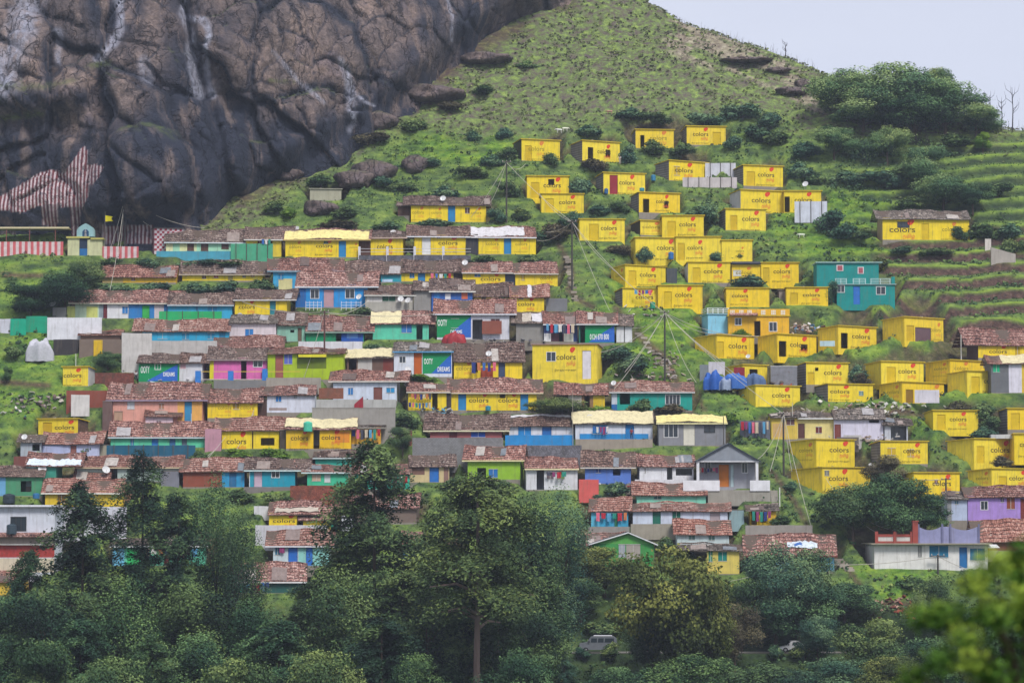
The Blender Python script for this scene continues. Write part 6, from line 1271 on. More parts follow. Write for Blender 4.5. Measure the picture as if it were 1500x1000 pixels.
for l, px, yt, w, yb, lm in [('dark bush on bright meadow, left', 694, 187, 30, 207, 'blue'), ('dark bush on bright meadow, right', 738, 182, 26, 204, 'blue'), ('bush left of highest left yellow house', 745, 212, 40, 235, 'mid'), ('bush at corner of highest left yellow house', 806, 218, 30, 243, 'mid'), ('bush between first two upper yellow houses', 872, 230, 45, 252, 'brown'), ('big bush covering half hidden yellow house', 956, 196, 44, 226, 'mid'), ('bush left of half hidden yellow house', 920, 205, 36, 240, 'blue'), ('bush between highest two yellow houses', 1000, 205, 40, 228, 'mid'), ('bush right of highest yellow house', 1075, 195, 40, 222, 'blue'), ('dark bush left of red door house', 852, 254, 40, 286, 'dark'), ('bush above overlapped yellow houses', 745, 262, 36, 290, 'mid'), ('dark bush below overlapped yellow houses', 838, 302, 40, 330, 'blue'), ('bush on slope left of slim pole', 650, 265, 50, 292, 'blue'), ('spreading grey bush near steep slope pole', 815, 320, 60, 352, 'brown'), ('second grey bush near steep slope pole', 790, 335, 50, 360, 'blue'), ('dark bush right of window house', 1030, 290, 50, 325, 'blue'), ('bush between terraces and yellow wing', 1215, 300, 50, 345, 'blue'), ('wide dark bush below framed sheet', 1240, 318, 60, 350, 'dark'), ('bush beside far tiled house left', 1260, 330, 50, 352, 'mid'), ('round bush at right end of far tiled house', 1405, 326, 28, 352, 'mid'), ('dark bush at corner of long yellow terrace', 945, 357, 30, 385, 'blue'), ('bush before middle of long yellow terrace', 1047, 365, 26, 383, 'blue'), ('bush before right third of long terrace', 1078, 370, 24, 384, 'mid'), ('big dark bush right of stained yellow house', 1100, 396, 60, 420, 'dark'), ('bush above terraces step', 1170, 230, 50, 262, 'blue'), ('bush at right of upper sheet fence houses', 1180, 200, 50, 232, 'dark'), ('bush among upper terraces', 1130, 160, 60, 190, 'blue'), ('bush below ridge rocks', 1085, 145, 60, 175, 'blue'), ('bushy clump left of teal villa', 1218, 402, 20, 448, 'dark'), ('low bush under orange villa', 1085, 478, 32, 494, 'lite'), ('dark bush between yellow houses by tin shed', 1255, 528, 36, 558, 'dark'), ('brown bush beside second line house', 1262, 540, 30, 566, 'brown'), ('bush at foot of white cloth house', 1405, 582, 50, 610, 'brown'), ('brown flowering bush right of white cloth house', 1440, 586, 50, 612, 'mid'), ('bush left of grey sided right house', 1450, 606, 40, 632, 'mid'), ('hedge at green bank yellow house right', 1440, 618, 40, 642, 'blue'), ('brown weeds before dead weed house', 1468, 664, 40, 682, 'brown'), ('bush above dark big tree', 1240, 728, 50, 752, 'mid'), ('bush behind stone steps', 1190, 830, 50, 868, 'mid'),
    ('dark hedge under ochre gable house, left', 170, 412, 60, 432, 'dark'), ('dark hedge under ochre gable house, right', 225, 410, 50, 432, 'dark'), ('hedge before long yellow house, left', 285, 408, 50, 430, 'dark'), ('hedge before long yellow house, middle', 330, 407, 60, 430, 'dark'), ('round hedge end before long yellow house', 382, 402, 44, 430, 'mid'), ('hedge under the striped wall, left', 165, 374, 50, 392, 'mid'), ('hedge under the striped wall, right', 215, 374, 50, 395, 'blue'), ('hedge under teal boundary wall', 290, 378, 70, 396, 'blue'), ('hedge under teal wall, right end', 345, 376, 70, 392, 'mid'), ('green bank bush under cream roofed yellow house', 420, 374, 50, 388, 'blue'), ('long grey bush above cream roofed yellow house', 500, 320, 70, 338, 'brown'), ('bush above white posted row', 570, 322, 60, 340, 'blue'), ('bush below lone yellow tiled house', 640, 318, 60, 334, 'blue'), ('dark bush right of lone yellow tiled house', 728, 302, 30, 328, 'dark'), ('bush below end yellow house with torn roof', 710, 370, 50, 386, 'mid'), ('bush by upper steps', 775, 370, 50, 386, 'mid'), ('bush beneath big yellow house', 740, 428, 30, 450, 'mid'), ('low bush beneath bright blue house', 530, 446, 50, 468, 'mid'), ('bush before OOTY house left of shack', 548, 500, 40, 518, 'dark'), ('grassy bush beneath OOTY flat roofed house', 610, 546, 60, 562, 'lite'), ('bush by phone number house', 905, 498, 60, 525, 'dark'), ('wide dark bush right of big yellow house', 925, 512, 70, 545, 'dark'), ('bush before teal house, left', 938, 578, 40, 606, 'mid'), ('dark bush before teal house, right', 985, 588, 60, 608, 'brown'), ('bush before patchwork shack', 880, 590, 40, 608, 'lite'), ('bushy bank left of block wall, upper', 592, 600, 44, 628, 'mid'), ('round bush beside dark blue net fence', 291, 654, 30, 675, 'mid'), ('grassy bank bush beneath washing house', 350, 654, 60, 672, 'lite'), ('wide bush bank beneath washing house', 400, 652, 60, 674, 'lite'), ('bush bank under cyan white window house', 350, 712, 50, 738, 'mid'), ('bush bank beside brick slope', 405, 716, 50, 738, 'mid'), ('bush before small gabled cottage', 665, 696, 60, 722, 'mid'), ('bush before lime green house', 735, 694, 60, 724, 'mid'), ('bush below violet blue house', 900, 702, 50, 724, 'dark'), ('bush before mint house', 880, 720, 36, 740, 'dark'), ('small tree at right of green gabled house', 975, 780, 36, 815, 'mid'), ('bushes before banner roofed house', 1120, 796, 60, 840, 'mid'), ('bush at corner of white villa', 1430, 830, 60, 852, 'dark'), ('bush under white villa bank', 1340, 838, 60, 862, 'mid'), ('low dark bush near shack and yellow hut', 55, 655, 30, 690, 'dark'), ('bush under lilac house', 130, 640, 26, 668, 'mid'), ('bush below rock at upper meadow', 560, 255, 50, 275, 'blue'), ('bush by boulders on upper meadow', 620, 225, 50, 245, 'blue'), ('dark scrub bush under rock face', 540, 190, 60, 215, 'brown'), ('scrub bush at foot of rock, mid', 470, 250, 50, 272, 'mid'), ('scrub bush at foot of rock, lower', 400, 290, 50, 312, 'mid'), ('scrub bush near cream tank house', 505, 300, 50, 322, 'mid'), ('bush by flat boulder and cream tank house', 425, 302, 40, 320, 'lite'), ('scrub on brown bank near rocks', 608, 172, 44, 192, 'mid'), ('reddish scrub right below rock', 662, 146, 50, 163, 'brown')]:
    tree(l, px, yt - 2, w, None, 'bush', lm, yb=yb)
# thin bare trees on the skyline
for i, (px, yt, yb, l) in enumerate([(1450, 140, 186, 'taller of two bare dead trees on skyline at right'), (1483, 128, 190, 'forked bare dead tree nearest right edge on skyline'), (1467, 148, 188, 'thin bare sapling between dead skyline trees'), (1150, 62, 80, 'leafy bush tuft standing on the ridge')]):
    Y = 520 if px > 1300 else 535
    yy = np.arange(480, 620, 1.0); z = H0(tx(px, yb) * yy, yy); Y = float(yy[np.argmax(z / yy)]) - 1
    a = Vector((tx(px, yb) * Y, Y, h0(tx(px, yb) * Y, Y) - .3)); h = tz(yt) * Y - a.z; r = empty('bare_tree', a); tag(r, l, 'tree', 'bare trees on the skyline'); rr = random.Random(i); mb = MB(); bk = barkm('4a4548')
    mb.tube([(0, 0, 0), (.15, 0, h * .5), (0, 0, h)], .14, .03, bk, 6); mb.build('trunk', r)
    for k in range(9):
        z = h * rr.uniform(.35, .95); an = rr.uniform(0, 6.28); L = h * .22; mb = MB(); p1 = (math.cos(an) * L * .6, math.sin(an) * L * .6, z + L * .5); mb.tube([(.05, 0, z), p1, (p1[0] * 1.3, p1[1] * 1.3, z + L * 1.2)], .05, .015, bk, 5); mb.build('branch', r)
# near foliage at the right edge, out of focus
def near_tree():
    Y = 17.0; X0 = tx(1512, 1000) * Y; g = h0(X0, Y); cz = tz(1010) * Y; r = empty('young_tree', (X0, Y, g - .1)); tag(r, 'blurred young leafy tree close to viewpoint at bottom right', 'tree'); rs = np.random.RandomState(5)
    bl = []; 
    for i in range(75):
        a = rs.uniform(0, 6.28); e = rs.uniform(-.9, 1.45); q = .78 * rs.uniform(.6, 1.08); bl.append((q * math.cos(a) * math.cos(e) * 1.05, q * math.sin(a) * math.cos(e), cz - g + .1 + q * math.sin(e) * 1.15, .12, .12, .10, rs.uniform(.1, .95)))
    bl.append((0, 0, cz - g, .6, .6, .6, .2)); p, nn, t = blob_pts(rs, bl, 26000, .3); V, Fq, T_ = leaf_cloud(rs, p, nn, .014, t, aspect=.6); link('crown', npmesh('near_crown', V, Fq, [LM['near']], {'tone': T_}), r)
    mb = MB(); mb.tube([(0, 0, 0), (.05, 0, (cz - g) * .5), (0, 0, cz - g)], .05, .02, barkm(), 7)
    for b in bl: mb.tube([(0, 0, cz - g - .5), (b[0] * .5, b[1] * .5, (cz - g + b[2]) / 2), b[:3]], .018, .006, barkm(), 5)
    mb.build('trunk', r)
near_tree()

# ---------------------------------------------------------------- boulders
def boulder(label, px, yb, wpx, hpx, seed):
    Y = Yg(px, yb) + .4; s = Y / F; a = P(px, yb, Y); rs = np.random.RandomState(seed); n, m = 28, 14; V = []
    for j in range(m + 1):
        ph = math.pi * j / m
        for i in range(n):
            th = 2 * math.pi * i / n; V.append((math.sin(ph) * math.cos(th), math.sin(ph) * math.sin(th), math.cos(ph)))
    V = np.array(V); k = np.sign(V) * np.abs(V) ** .75; d = 1 + .16 * np.sin(k[:, 0] * 3 + seed) * np.cos(k[:, 2] * 4 + seed) + .07 * np.sin(k[:, 0] * 9 + k[:, 1] * 7 + seed)
    k = k * d[:, None] * [wpx * s / 2, wpx * s / 2.4, hpx * s * .62]; Fq = [(j * n + i, j * n + (i + 1) % n, (j + 1) * n + (i + 1) % n, (j + 1) * n + i) for j in range(m) for i in range(n)]
    o = link('boulder', npmesh('boulder', k, np.array(Fq)[:, ::-1], [ROCK], {'pale': np.zeros(len(k)), 'dark': np.full(len(k), .35), 'moss': sstep(.5, 1, V[:, 2]) * .5, 'stripe': np.zeros(len(k))})); o.location = (a.x, a.y, a.z + hpx * s * .35); tag(o, label, 'boulder', 'boulders on the meadow'); return o
def rock_mat():
    t = NT('granite', .8, .25); n1 = t.noise(.10, 5, rough=.6); n2 = t.noise(.9, 5, rough=.65)
    c = t.ramp(n1, [(.30, lin('5a5052')), (.45, lin('786a66')), (.58, lin('927e74')), (.72, lin('86787e'))]); c = t.mix(.8, c, t.ramp(n2, [(.30, G_(.45)), (.5, G_(.95)), (.68, G_(1.45))]), 'MULTIPLY')
    wp = t.n('ShaderNodeMix', data_type='RGBA'); wp.inputs[0].default_value = .5; wnz = t.n('ShaderNodeTexNoise'); wnz.inputs['Scale'].default_value = .35; wnz.inputs['Detail'].default_value = 5; t.l(t.co(), wnz.inputs['Vector'])
    va = t.n('ShaderNodeVectorMath', operation='MULTIPLY_ADD'); t.l(wnz.outputs['Color'], va.inputs[0]); va.inputs[1].default_value = (5, 5, 5); t.l(t.mp((1, 1, .55)), va.inputs[2])
    cr = []
    for sc_, wd in ((.14, .012), (.42, .022)):
        vv = t.n('ShaderNodeTexVoronoi', feature='DISTANCE_TO_EDGE'); vv.inputs['Scale'].default_value = sc_; t.l(va.outputs[0], vv.inputs['Vector']); cr.append(t.ramp(vv.outputs['Distance'], [(0, G_(1)), (wd, G_(0))]))
    vv = t.n('ShaderNodeTexVoronoi', feature='DISTANCE_TO_EDGE'); vv.inputs['Scale'].default_value = .2; t.l(t.mp((1, 1, .22), va.outputs[0]), vv.inputs['Vector']); crk = t.math('MAXIMUM', t.math('MULTIPLY', cr[0], .55), t.math('MULTIPLY', t.ramp(vv.outputs['Distance'], [(0, G_(1)), (.02, G_(0))]), .7)); fine = t.noise(3.2, 6, rough=.75)
    c = t.mix(.7, c, t.ramp(fine, [(.32, G_(.6)), (.5, G_(1)), (.68, G_(1.35))]), 'MULTIPLY')
    w = t.noise(1, 4, t.mp((.30, .30, .035))); st = t.ramp(w, [(.34, G_(0)), (.48, G_(1))])
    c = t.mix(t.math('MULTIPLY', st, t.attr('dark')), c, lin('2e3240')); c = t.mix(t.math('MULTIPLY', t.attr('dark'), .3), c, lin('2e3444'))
    pn = t.ramp(t.noise(.8, 5, t.mp((1, 1, .35))), [(.3, G_(.15)), (.62, G_(1))]); c = t.mix(t.math('MULTIPLY', pn, t.attr('pale')), c, lin('b4b8cc'))
    mn = t.ramp(t.noise(.9, 5), [(.35, G_(0)), (.6, G_(1))]); c = t.mix(t.math('MULTIPLY', mn, t.attr('moss')), c, lin('5c6a34'))
    wv = t.n('ShaderNodeTexWave', wave_type='BANDS', bands_direction='X'); wv.inputs['Scale'].default_value = .48; wv.inputs['Distortion'].default_value = 1.6; wv.inputs['Detail'].default_value = 1; wv.inputs['Detail Scale'].default_value = .3
    t.l(t.co(), wv.inputs['Vector']); sc2 = t.ramp(wv.outputs['Fac'], [(.50, lin('7c4448')), (.60, lin('d4c4c8'))])
    c = t.mix(t.math('MULTIPLY', crk, .8), c, lin('20212a')); sm = t.ramp(t.noise(1.2, 3), [(.30, G_(.35)), (.5, G_(1))]); c = t.mix(t.math('MULTIPLY', sm, t.attr('stripe')), c, sc2)
    t.base(c); t.bump(t.math('SUBTRACT', t.math('ADD', t.noise(.7, 8, rough=.7), t.math('MULTIPLY', t.noise(.3, 5, t.mp((1, 1, .25))), .8)), t.math('MULTIPLY', crk, .6)), 1.0, 1.1); return t.m
ROCK = rock_mat()
for a in [('flat topped pale boulder below cream tank house', 470, 312, 50, 18, 3), ('large flat boulder on meadow below rock face', 548, 262, 60, 26, 5), ('smaller boulder right of large flat one', 608, 250, 36, 22, 8), ('boulder ledge leaning below large flat one', 520, 272, 56, 22, 11), ('pale boulder on ridge slope at right', 1176, 128, 22, 12, 14), ('pale bare boulder lower on ridge slope', 1160, 138, 44, 10, 17)]: boulder(*a)

for i, (px, yb, w_, h_, l) in enumerate([(560, 186, 44, 22, 'dark outcrop poking from scrub below waterfall streak'), (636, 146, 84, 20, 'angular outcrop where rock meets brown ledge'), (712, 92, 70, 14, 'outcrop by upper rock edge in scrub'), (470, 236, 40, 18, 'outcrop at lower rock foot'), (425, 262, 36, 16, 'small outcrop low at rock foot in scrub'), (1092, 92, 70, 6, 'thin dark ledge on ridge slope, left'), (1140, 106, 34, 7, 'short dark ledge on ridge slope, lower')]): boulder(l, px, yb, w_, h_, 31 + i * 3)

# ---------------------------------------------------------------- the rock face
BLN = [(-400, 342), (0, 345), (120, 350), (232, 342), (300, 328), (350, 305), (400, 275), (450, 245), (500, 215), (550, 178), (600, 150), (630, 122), (680, 84), (735, 50), (790, 26), (835, 4), (895, -32), (960, -80)]
def rock():
    bx = []; 
    for px, py in BLN:
        if py > 60: Y = Yg(px, py)
        else: Y = (272 / (.68 - tz(py)))
        bx.append((tx(px, py) * Y, Y, tz(py) * Y))
    bx = np.array(bx); xs = np.arange(-150, 22, .32); zs = np.arange(30, 135, .32)
    X, Z = np.meshgrid(xs, zs); Yb = np.interp(xs, bx[:, 0], bx[:, 1])[None, :]; Zb = np.interp(xs, bx[:, 0], bx[:, 2])[None, :]
    sl = .30; Y = Yb + sl * (Z - Zb) + 0 * X
    # big rounded slabs leaning down to the right, smaller blocks on top of them
    u = X + .30 * Z + fbm(X / 14, Z / 14, 3, 41) * 6; v = Z - .25 * X + fbm(X / 12, Z / 12, 3, 51) * 5
    f1, f2, cid = voro(u / 14, v / 27, 3); e1 = np.clip((f2 - f1) * 2.2, 0, 1)
    g1, g2, cid2 = voro(u / 5.5 + 9, v / 7.5, 8); e2 = np.clip((g2 - g1) * 3.0, 0, 1)
    f3, f4, _ = voro(u / 2.4 + 5, v / 4.2, 15); e3 = np.clip((f4 - f3) * 4, 0, 1)
    up = sstep(0, 6, Z - Zb)
    bul = -(e1 ** .35) * 2.6 - (e2 ** .4) * 1.0 * (.3 + cid) - (e3 ** .5) * .25 - cid * 4.6 - cid2 * 1.5 - vnoise(u / 2.2, v / 13, 131) * 1.1 + fbm(X / 22, Z / 26, 3, 61) * 6 + fbm(X / 3, Z / 3, 4, 71) * .55
    # overhanging ledge and the dome above the temple
    px, py = proj(X, Y, Z)
    led = np.exp(-((py - (150 + 6 * np.sin(px / 30))) / 22) ** 2) * (1 - sstep(110, 150, px)); bul -= led * 3.0; bul += np.exp(-((py - 190) / 22) ** 2) * (1 - sstep(110, 150, px)) * 2.2
    dome = np.clip(1 - ((px - 225) / 95) ** 2 - ((py - 300) / 105) ** 2, 0, 1) ** .5; bul -= dome * 4.5
    chute = np.exp(-(segdist(px, py, [(270, -40), (285, 60), (305, 140), (330, 230), (345, 300)]) / 9) ** 2); bul += chute * 2.2
    Y = Y + bul * (.55 + .45 * up) + 2.2 * (1 - up) + (vnoise(X / 4.5, Z / 9, 141) - .5) * 10 * (1 - .7 * sstep(4, 16, Z - Zb)) * sstep(300, 340, px); px, py = proj(X, Y, Z)
    wob = (vnoise(X / 1.6, Z / 3.5, 91) - .5) * 10
    pale = np.zeros_like(X)
    for pts, w, s in [([(45, -10), (30, 40), (12, 95), (0, 125)], 22, .75), ([(168, -20), (172, 10), (180, 45), (160, 70), (145, 85)], 7, .9), ([(86, 45), (90, 70), (84, 90)], 6, .6), ([(262, -20), (270, 20), (277, 45), (282, 100), (292, 140)], 6, .85), ([(272, 25), (295, 30), (305, 45), (300, 80), (308, 140)], 6, .9), ([(210, 90), (216, 115)], 10, .5), ([(500, 88), (512, 130), (520, 180), (512, 190)], 6, .75), ([(508, 130), (545, 155)], 2.5, .8), ([(654, -10), (660, 25), (664, 60)], 2.2, 1.0), ([(425, 105), (450, 130), (475, 150)], 4, .6), ([(400, 75), (430, 110)], 3, .5)]:
        pale = np.maximum(pale, s * np.clip(1.3 - segdist(px + wob, py, pts) / w, 0, 1))
    crack = np.maximum(np.maximum(sstep(.16, .02, f2 - f1), .8 * sstep(.10, .01, g2 - g1)), .45 * sstep(.08, .0, f4 - f3)); dk = sstep(-.05, .4, fbm(X / 13, Z / 30, 4, 101) + .62 * sstep(120, 240, py) * (1 - .8 * np.exp(-((px - 388) / 16) ** 2)) * (1 - .6 * np.exp(-((px - 335) / 10) ** 2)) + .22 * sstep(330, 520, px)); dk = np.maximum(dk, crack); dk = np.maximum(dk, np.exp(-((py - 145) / 18) ** 2) * (1 - sstep(120, 160, px)))  # stains and cracks, plus shade painted under the overhang and around the lit columns
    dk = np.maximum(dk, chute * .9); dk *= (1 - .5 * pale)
    dYz = np.gradient(Y, .32, axis=0); moss = .7 * sstep(1.0, 2.0, dYz) * sstep(.45, .8, vnoise(X / 5, Z / 5, 111)) * (1 - pale)
    moss = np.maximum(moss, .55 * sstep(1, 0, segdist(px, py + wob * .6, [(0, 125), (60, 128), (110, 118)]) / 9)); moss = np.maximum(moss, .9 * sstep(1, 0, segdist(px, py, [(128, 98), (160, 92)]) / 7)); moss = np.maximum(moss, .8 * sstep(1, 0, segdist(px, py, [(0, 175), (60, 165)]) / 9)); moss = np.maximum(moss, .8 * sstep(1, 0, segdist(px, py, [(395, 118), (430, 120)]) / 5))
    def inpoly(poly):
        r = np.zeros(px.shape, bool); n = len(poly)
        for i in range(n):
            x1, y1 = poly[i]; x2, y2 = poly[(i + 1) % n]
            c = ((y1 > py) != (y2 > py)) & (px < (x2 - x1) * (py - y1) / (y2 - y1 + 1e-9) + x1); r ^= c
        return r
    stp = np.zeros_like(X)
    for poly, s in (([(-5, 290), (28, 272), (50, 258), (62, 252), (80, 248), (92, 256), (104, 240), (118, 218), (125, 214), (129, 224), (127, 262), (130, 284), (122, 304), (92, 304), (84, 298), (62, 300), (46, 306), (30, 312), (-5, 306)], 1.0), ([(122, 242), (140, 240), (152, 244), (144, 262), (134, 272), (124, 262)], .65), ([(58, 288), (86, 290), (84, 335), (62, 330)], .55), ([(102, 298), (121, 298), (114, 345), (104, 345)], .55), ([(150, 330), (225, 330), (225, 356), (150, 358)], .8)):
        stp = np.maximum(stp, inpoly(poly) * s)
    n_z, n_x = X.shape; V = np.stack([X, Y, Z], -1).reshape(-1, 3); idx = np.arange(n_x * n_z).reshape(n_z, n_x)
    Fq = np.stack([idx[:-1, :-1], idx[:-1, 1:], idx[1:, 1:], idx[1:, :-1]], -1).reshape(-1, 4)
    # carry the top back so the cliff is a solid shoulder
    top = idx[-1]; vb = V[top] + [0, 70, 4]; base = len(V); V = np.concatenate([V, vb]); ib = np.arange(base, base + n_x); F2 = np.stack([top[:-1], top[1:], ib[1:], ib[:-1]], -1); Fq = np.concatenate([Fq, F2])
    z0 = lambda a: np.concatenate([a.ravel(), np.zeros(n_x)])
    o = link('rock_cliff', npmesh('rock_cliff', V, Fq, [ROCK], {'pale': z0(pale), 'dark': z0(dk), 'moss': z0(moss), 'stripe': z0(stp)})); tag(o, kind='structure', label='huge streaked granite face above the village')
rock()

# ---------------------------------------------------------------- terrain mesh
def terrain():
    xs = np.concatenate([np.arange(-900, -130, 14), np.arange(-130, 130, .55), np.arange(130, 901, 14)]); ys = np.concatenate([np.arange(-300, 356, 3.0), np.arange(356, 600, .55), np.arange(600, 700, 4), np.arange(700, 1600, 30)])
    X, Y = np.meshgrid(xs, ys); Z, g, w, px, py = H0(X, Y, True); Zo = Z.copy()
    for ox, oy, a, x0, x1, y0, y1, z in PADS:
        ca, sa = math.cos(a), math.sin(a); m = (np.abs(X - ox) < 30) & (np.abs(Y - oy) < 30)
        i = np.nonzero(m); u = (X[i] - ox) * ca + (Y[i] - oy) * sa; v = -(X[i] - ox) * sa + (Y[i] - oy) * ca
        d = np.hypot(np.maximum(np.maximum(x0 - u, u - x1), 0), np.maximum(np.maximum(y0 - v, v - y1), 0)); cut = z - .05 + np.maximum(d - .1, 0) * 1.9
        Z[i] = np.minimum(Z[i], cut)
    for ox, oy, half, z, hd in ROADS: pass
    cutd = Zo - Z
    u_ = px; v_ = py; nz = fbm(X / 7, Y / 7, 4, 201); nb = fbm(X / 22, Y / 22, 3, 211)
    scrub = sstep(.0, 1, (1 - sstep(150, 215, v_ + nb * 60)) * (sstep(480, 600, u_)) + .35 * (nz > .22)); scrub = np.maximum(scrub, .9 * np.clip(1.6 - segdist(u_ + nz * 12, v_ + nz * 10, [q for q in BLN if 300 <= q[0] <= 860]) / 20, 0, 1)); bright = np.maximum(np.maximum(sstep(0, 1, 1 - np.hypot((u_ - 690) / 150, (v_ - 215) / 45)) * 1.6, sstep(1.1, .6, np.hypot((u_ - 1230) / 130, (v_ - 330) / 60))), sstep(1.1, .5, np.hypot((u_ - 960) / 110, (v_ - 470) / 110)))
    bright = np.maximum(bright, sstep(1.1, .5, np.hypot((u_ - 1250) / 260, (v_ - 560) / 120)) * .8); bright = np.maximum(bright, sstep(1.2, .5, np.hypot((u_ - 40) / 110, (v_ - 510) / 160)) * .7); bright = np.maximum(bright, sstep(1.1, .5, np.hypot((u_ - 1310) / 90, (v_ - 850) / 35)) * .9); bright = np.clip(bright + nz * .7, 0, 1)
    soil = np.zeros_like(X); tr = sstep(1270, 1310, u_) * sstep(325, 345, v_) * (1 - sstep(478, 490, v_)); soil = np.maximum(soil, tr * sstep(.84, .74, g) * sstep(.16, .24, g)); soil = np.maximum(soil, sstep(.7, 1.5, cutd) * .8 * (1 - sstep(2.2, 4, nz * 6)))
    for pts, wd in (([(905, 452), (925, 480), (950, 505), (970, 520), (985, 545), (1000, 575), (1010, 605)], 7), ([(820, 358), (835, 385), (842, 405), (836, 425), (850, 440), (870, 450)], 5), ([(590, 310), (640, 282), (660, 275)], 3), ([(1215, 815), (1240, 830), (1262, 860), (1275, 900)], 5), ([(0, 400), (70, 404)], 5), ([(1130, 690), (1165, 735), (1180, 770)], 5), ([(1250, 890), (1330, 885)], 9), ([(1085, 925), (1160, 920)], 16), ([(1030, 600), (1015, 560)], 4), ([(1150, 595), (1340, 605)], 9), ([(0, 560), (70, 565)], 6), ([(560, 165), (640, 140)], 4)):
        soil = np.maximum(soil, np.clip(1.25 - segdist(u_ + nz * 8, v_ + nz * 4, pts) / wd, 0, 1))
    dr = (v_ - .42 * u_) / 5.5; band = vnoise(u_ / 45, dr, 401) * .6 + vnoise(u_ / 14, dr * 2, 402) * .4; soil = np.maximum(soil, .8 * np.clip(1.3 - segdist(u_ + nz * 14, v_ + nz * 10, [q for q in BLN if 300 <= q[0] <= 860]) / 13, 0, 1) * sstep(-.3, .3, nz + .1)); rk = .8 * sstep(.60, .68, band + .25 * (1 - segdist(u_, v_, [(1000, 55), (1080, 80), (1140, 105), (1190, 140)]) / 30)) * sstep(1.15, .7, segdist(u_, v_, [(1000, 50), (1080, 80), (1140, 105), (1190, 145)]) / 32); soil2 = rk
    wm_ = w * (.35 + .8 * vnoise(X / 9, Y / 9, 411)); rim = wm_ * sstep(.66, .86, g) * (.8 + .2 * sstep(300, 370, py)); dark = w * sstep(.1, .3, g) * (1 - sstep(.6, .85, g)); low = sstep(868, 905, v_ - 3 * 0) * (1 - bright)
    V = np.stack([X, Y, Z], -1).reshape(-1, 3); ny, nx = X.shape; idx = np.arange(nx * ny).reshape(ny, nx); Fq = np.stack([idx[:-1, :-1], idx[:-1, 1:], idx[1:, 1:], idx[1:, :-1]], -1).reshape(-1, 4)
    t = NT('hillside', .95, .1); n1 = t.noise(.16, 5); n2 = t.noise(1.1, 5, rough=.65); n3 = t.noise(.45, 5, rough=.6)
    gr = t.ramp(n3, [(.34, lin('3c5a2c')), (.48, lin('587a2f')), (.64, lin('7d9636'))]); du = t.ramp(n3, [(.34, lin('3a4a34')), (.5, lin('5a703c')), (.68, lin('7c8e46'))])
    c = t.mix(t.attr('bright'), du, gr); sb = t.ramp(t.noise(.55, 6, rough=.75), [(.34, lin('605456')), (.43, lin('666250')), (.52, lin('647446')), (.68, lin('889a4e'))]); c = t.mix(t.attr('scrub'), c, sb)
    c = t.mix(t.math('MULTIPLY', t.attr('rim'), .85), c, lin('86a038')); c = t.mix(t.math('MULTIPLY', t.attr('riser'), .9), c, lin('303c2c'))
    so = t.ramp(n2, [(.3, lin('3c2e2e')), (.55, lin('58423c')), (.78, lin('7c6858'))]); c = t.mix(t.math('MULTIPLY', t.attr('soil'), .9), c, so); c = t.mix(t.attr('bare'), c, t.ramp(n2, [(.3, lin('6a5a52')), (.6, lin('a09484')), (.8, lin('b8b0a4'))]))
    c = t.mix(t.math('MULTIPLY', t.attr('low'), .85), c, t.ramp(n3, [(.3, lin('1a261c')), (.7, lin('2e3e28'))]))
    c = t.mix(.8, c, t.ramp(n2, [(.25, G_(.6)), (.5, G_(1)), (.75, G_(1.25))]), 'MULTIPLY'); t.base(c); t.bump(t.math('ADD', n2, n3), 1.0, .35)
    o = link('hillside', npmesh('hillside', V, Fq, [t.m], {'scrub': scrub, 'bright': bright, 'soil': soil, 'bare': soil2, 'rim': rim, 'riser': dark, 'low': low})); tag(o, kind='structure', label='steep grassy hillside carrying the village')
    return X, Y, Z, scrub, bright, soil, px, py
ROADS = []
TX, TY, TZ, TS, TB, TO, TPX, TPY = terrain()
# lower road
mb = MB(); xs = np.arange(-140, 141, 4.0); asp = plain('6f6c66', .95)
for a, b in zip(xs, xs[1:]): mb.quad((a, 368.2, -18.83), (b, 368.2, -18.83), (b, 372.8, -18.83), (a, 372.8, -18.83), asp)
o = mb.build('lower_road'); tag(o, kind='structure')

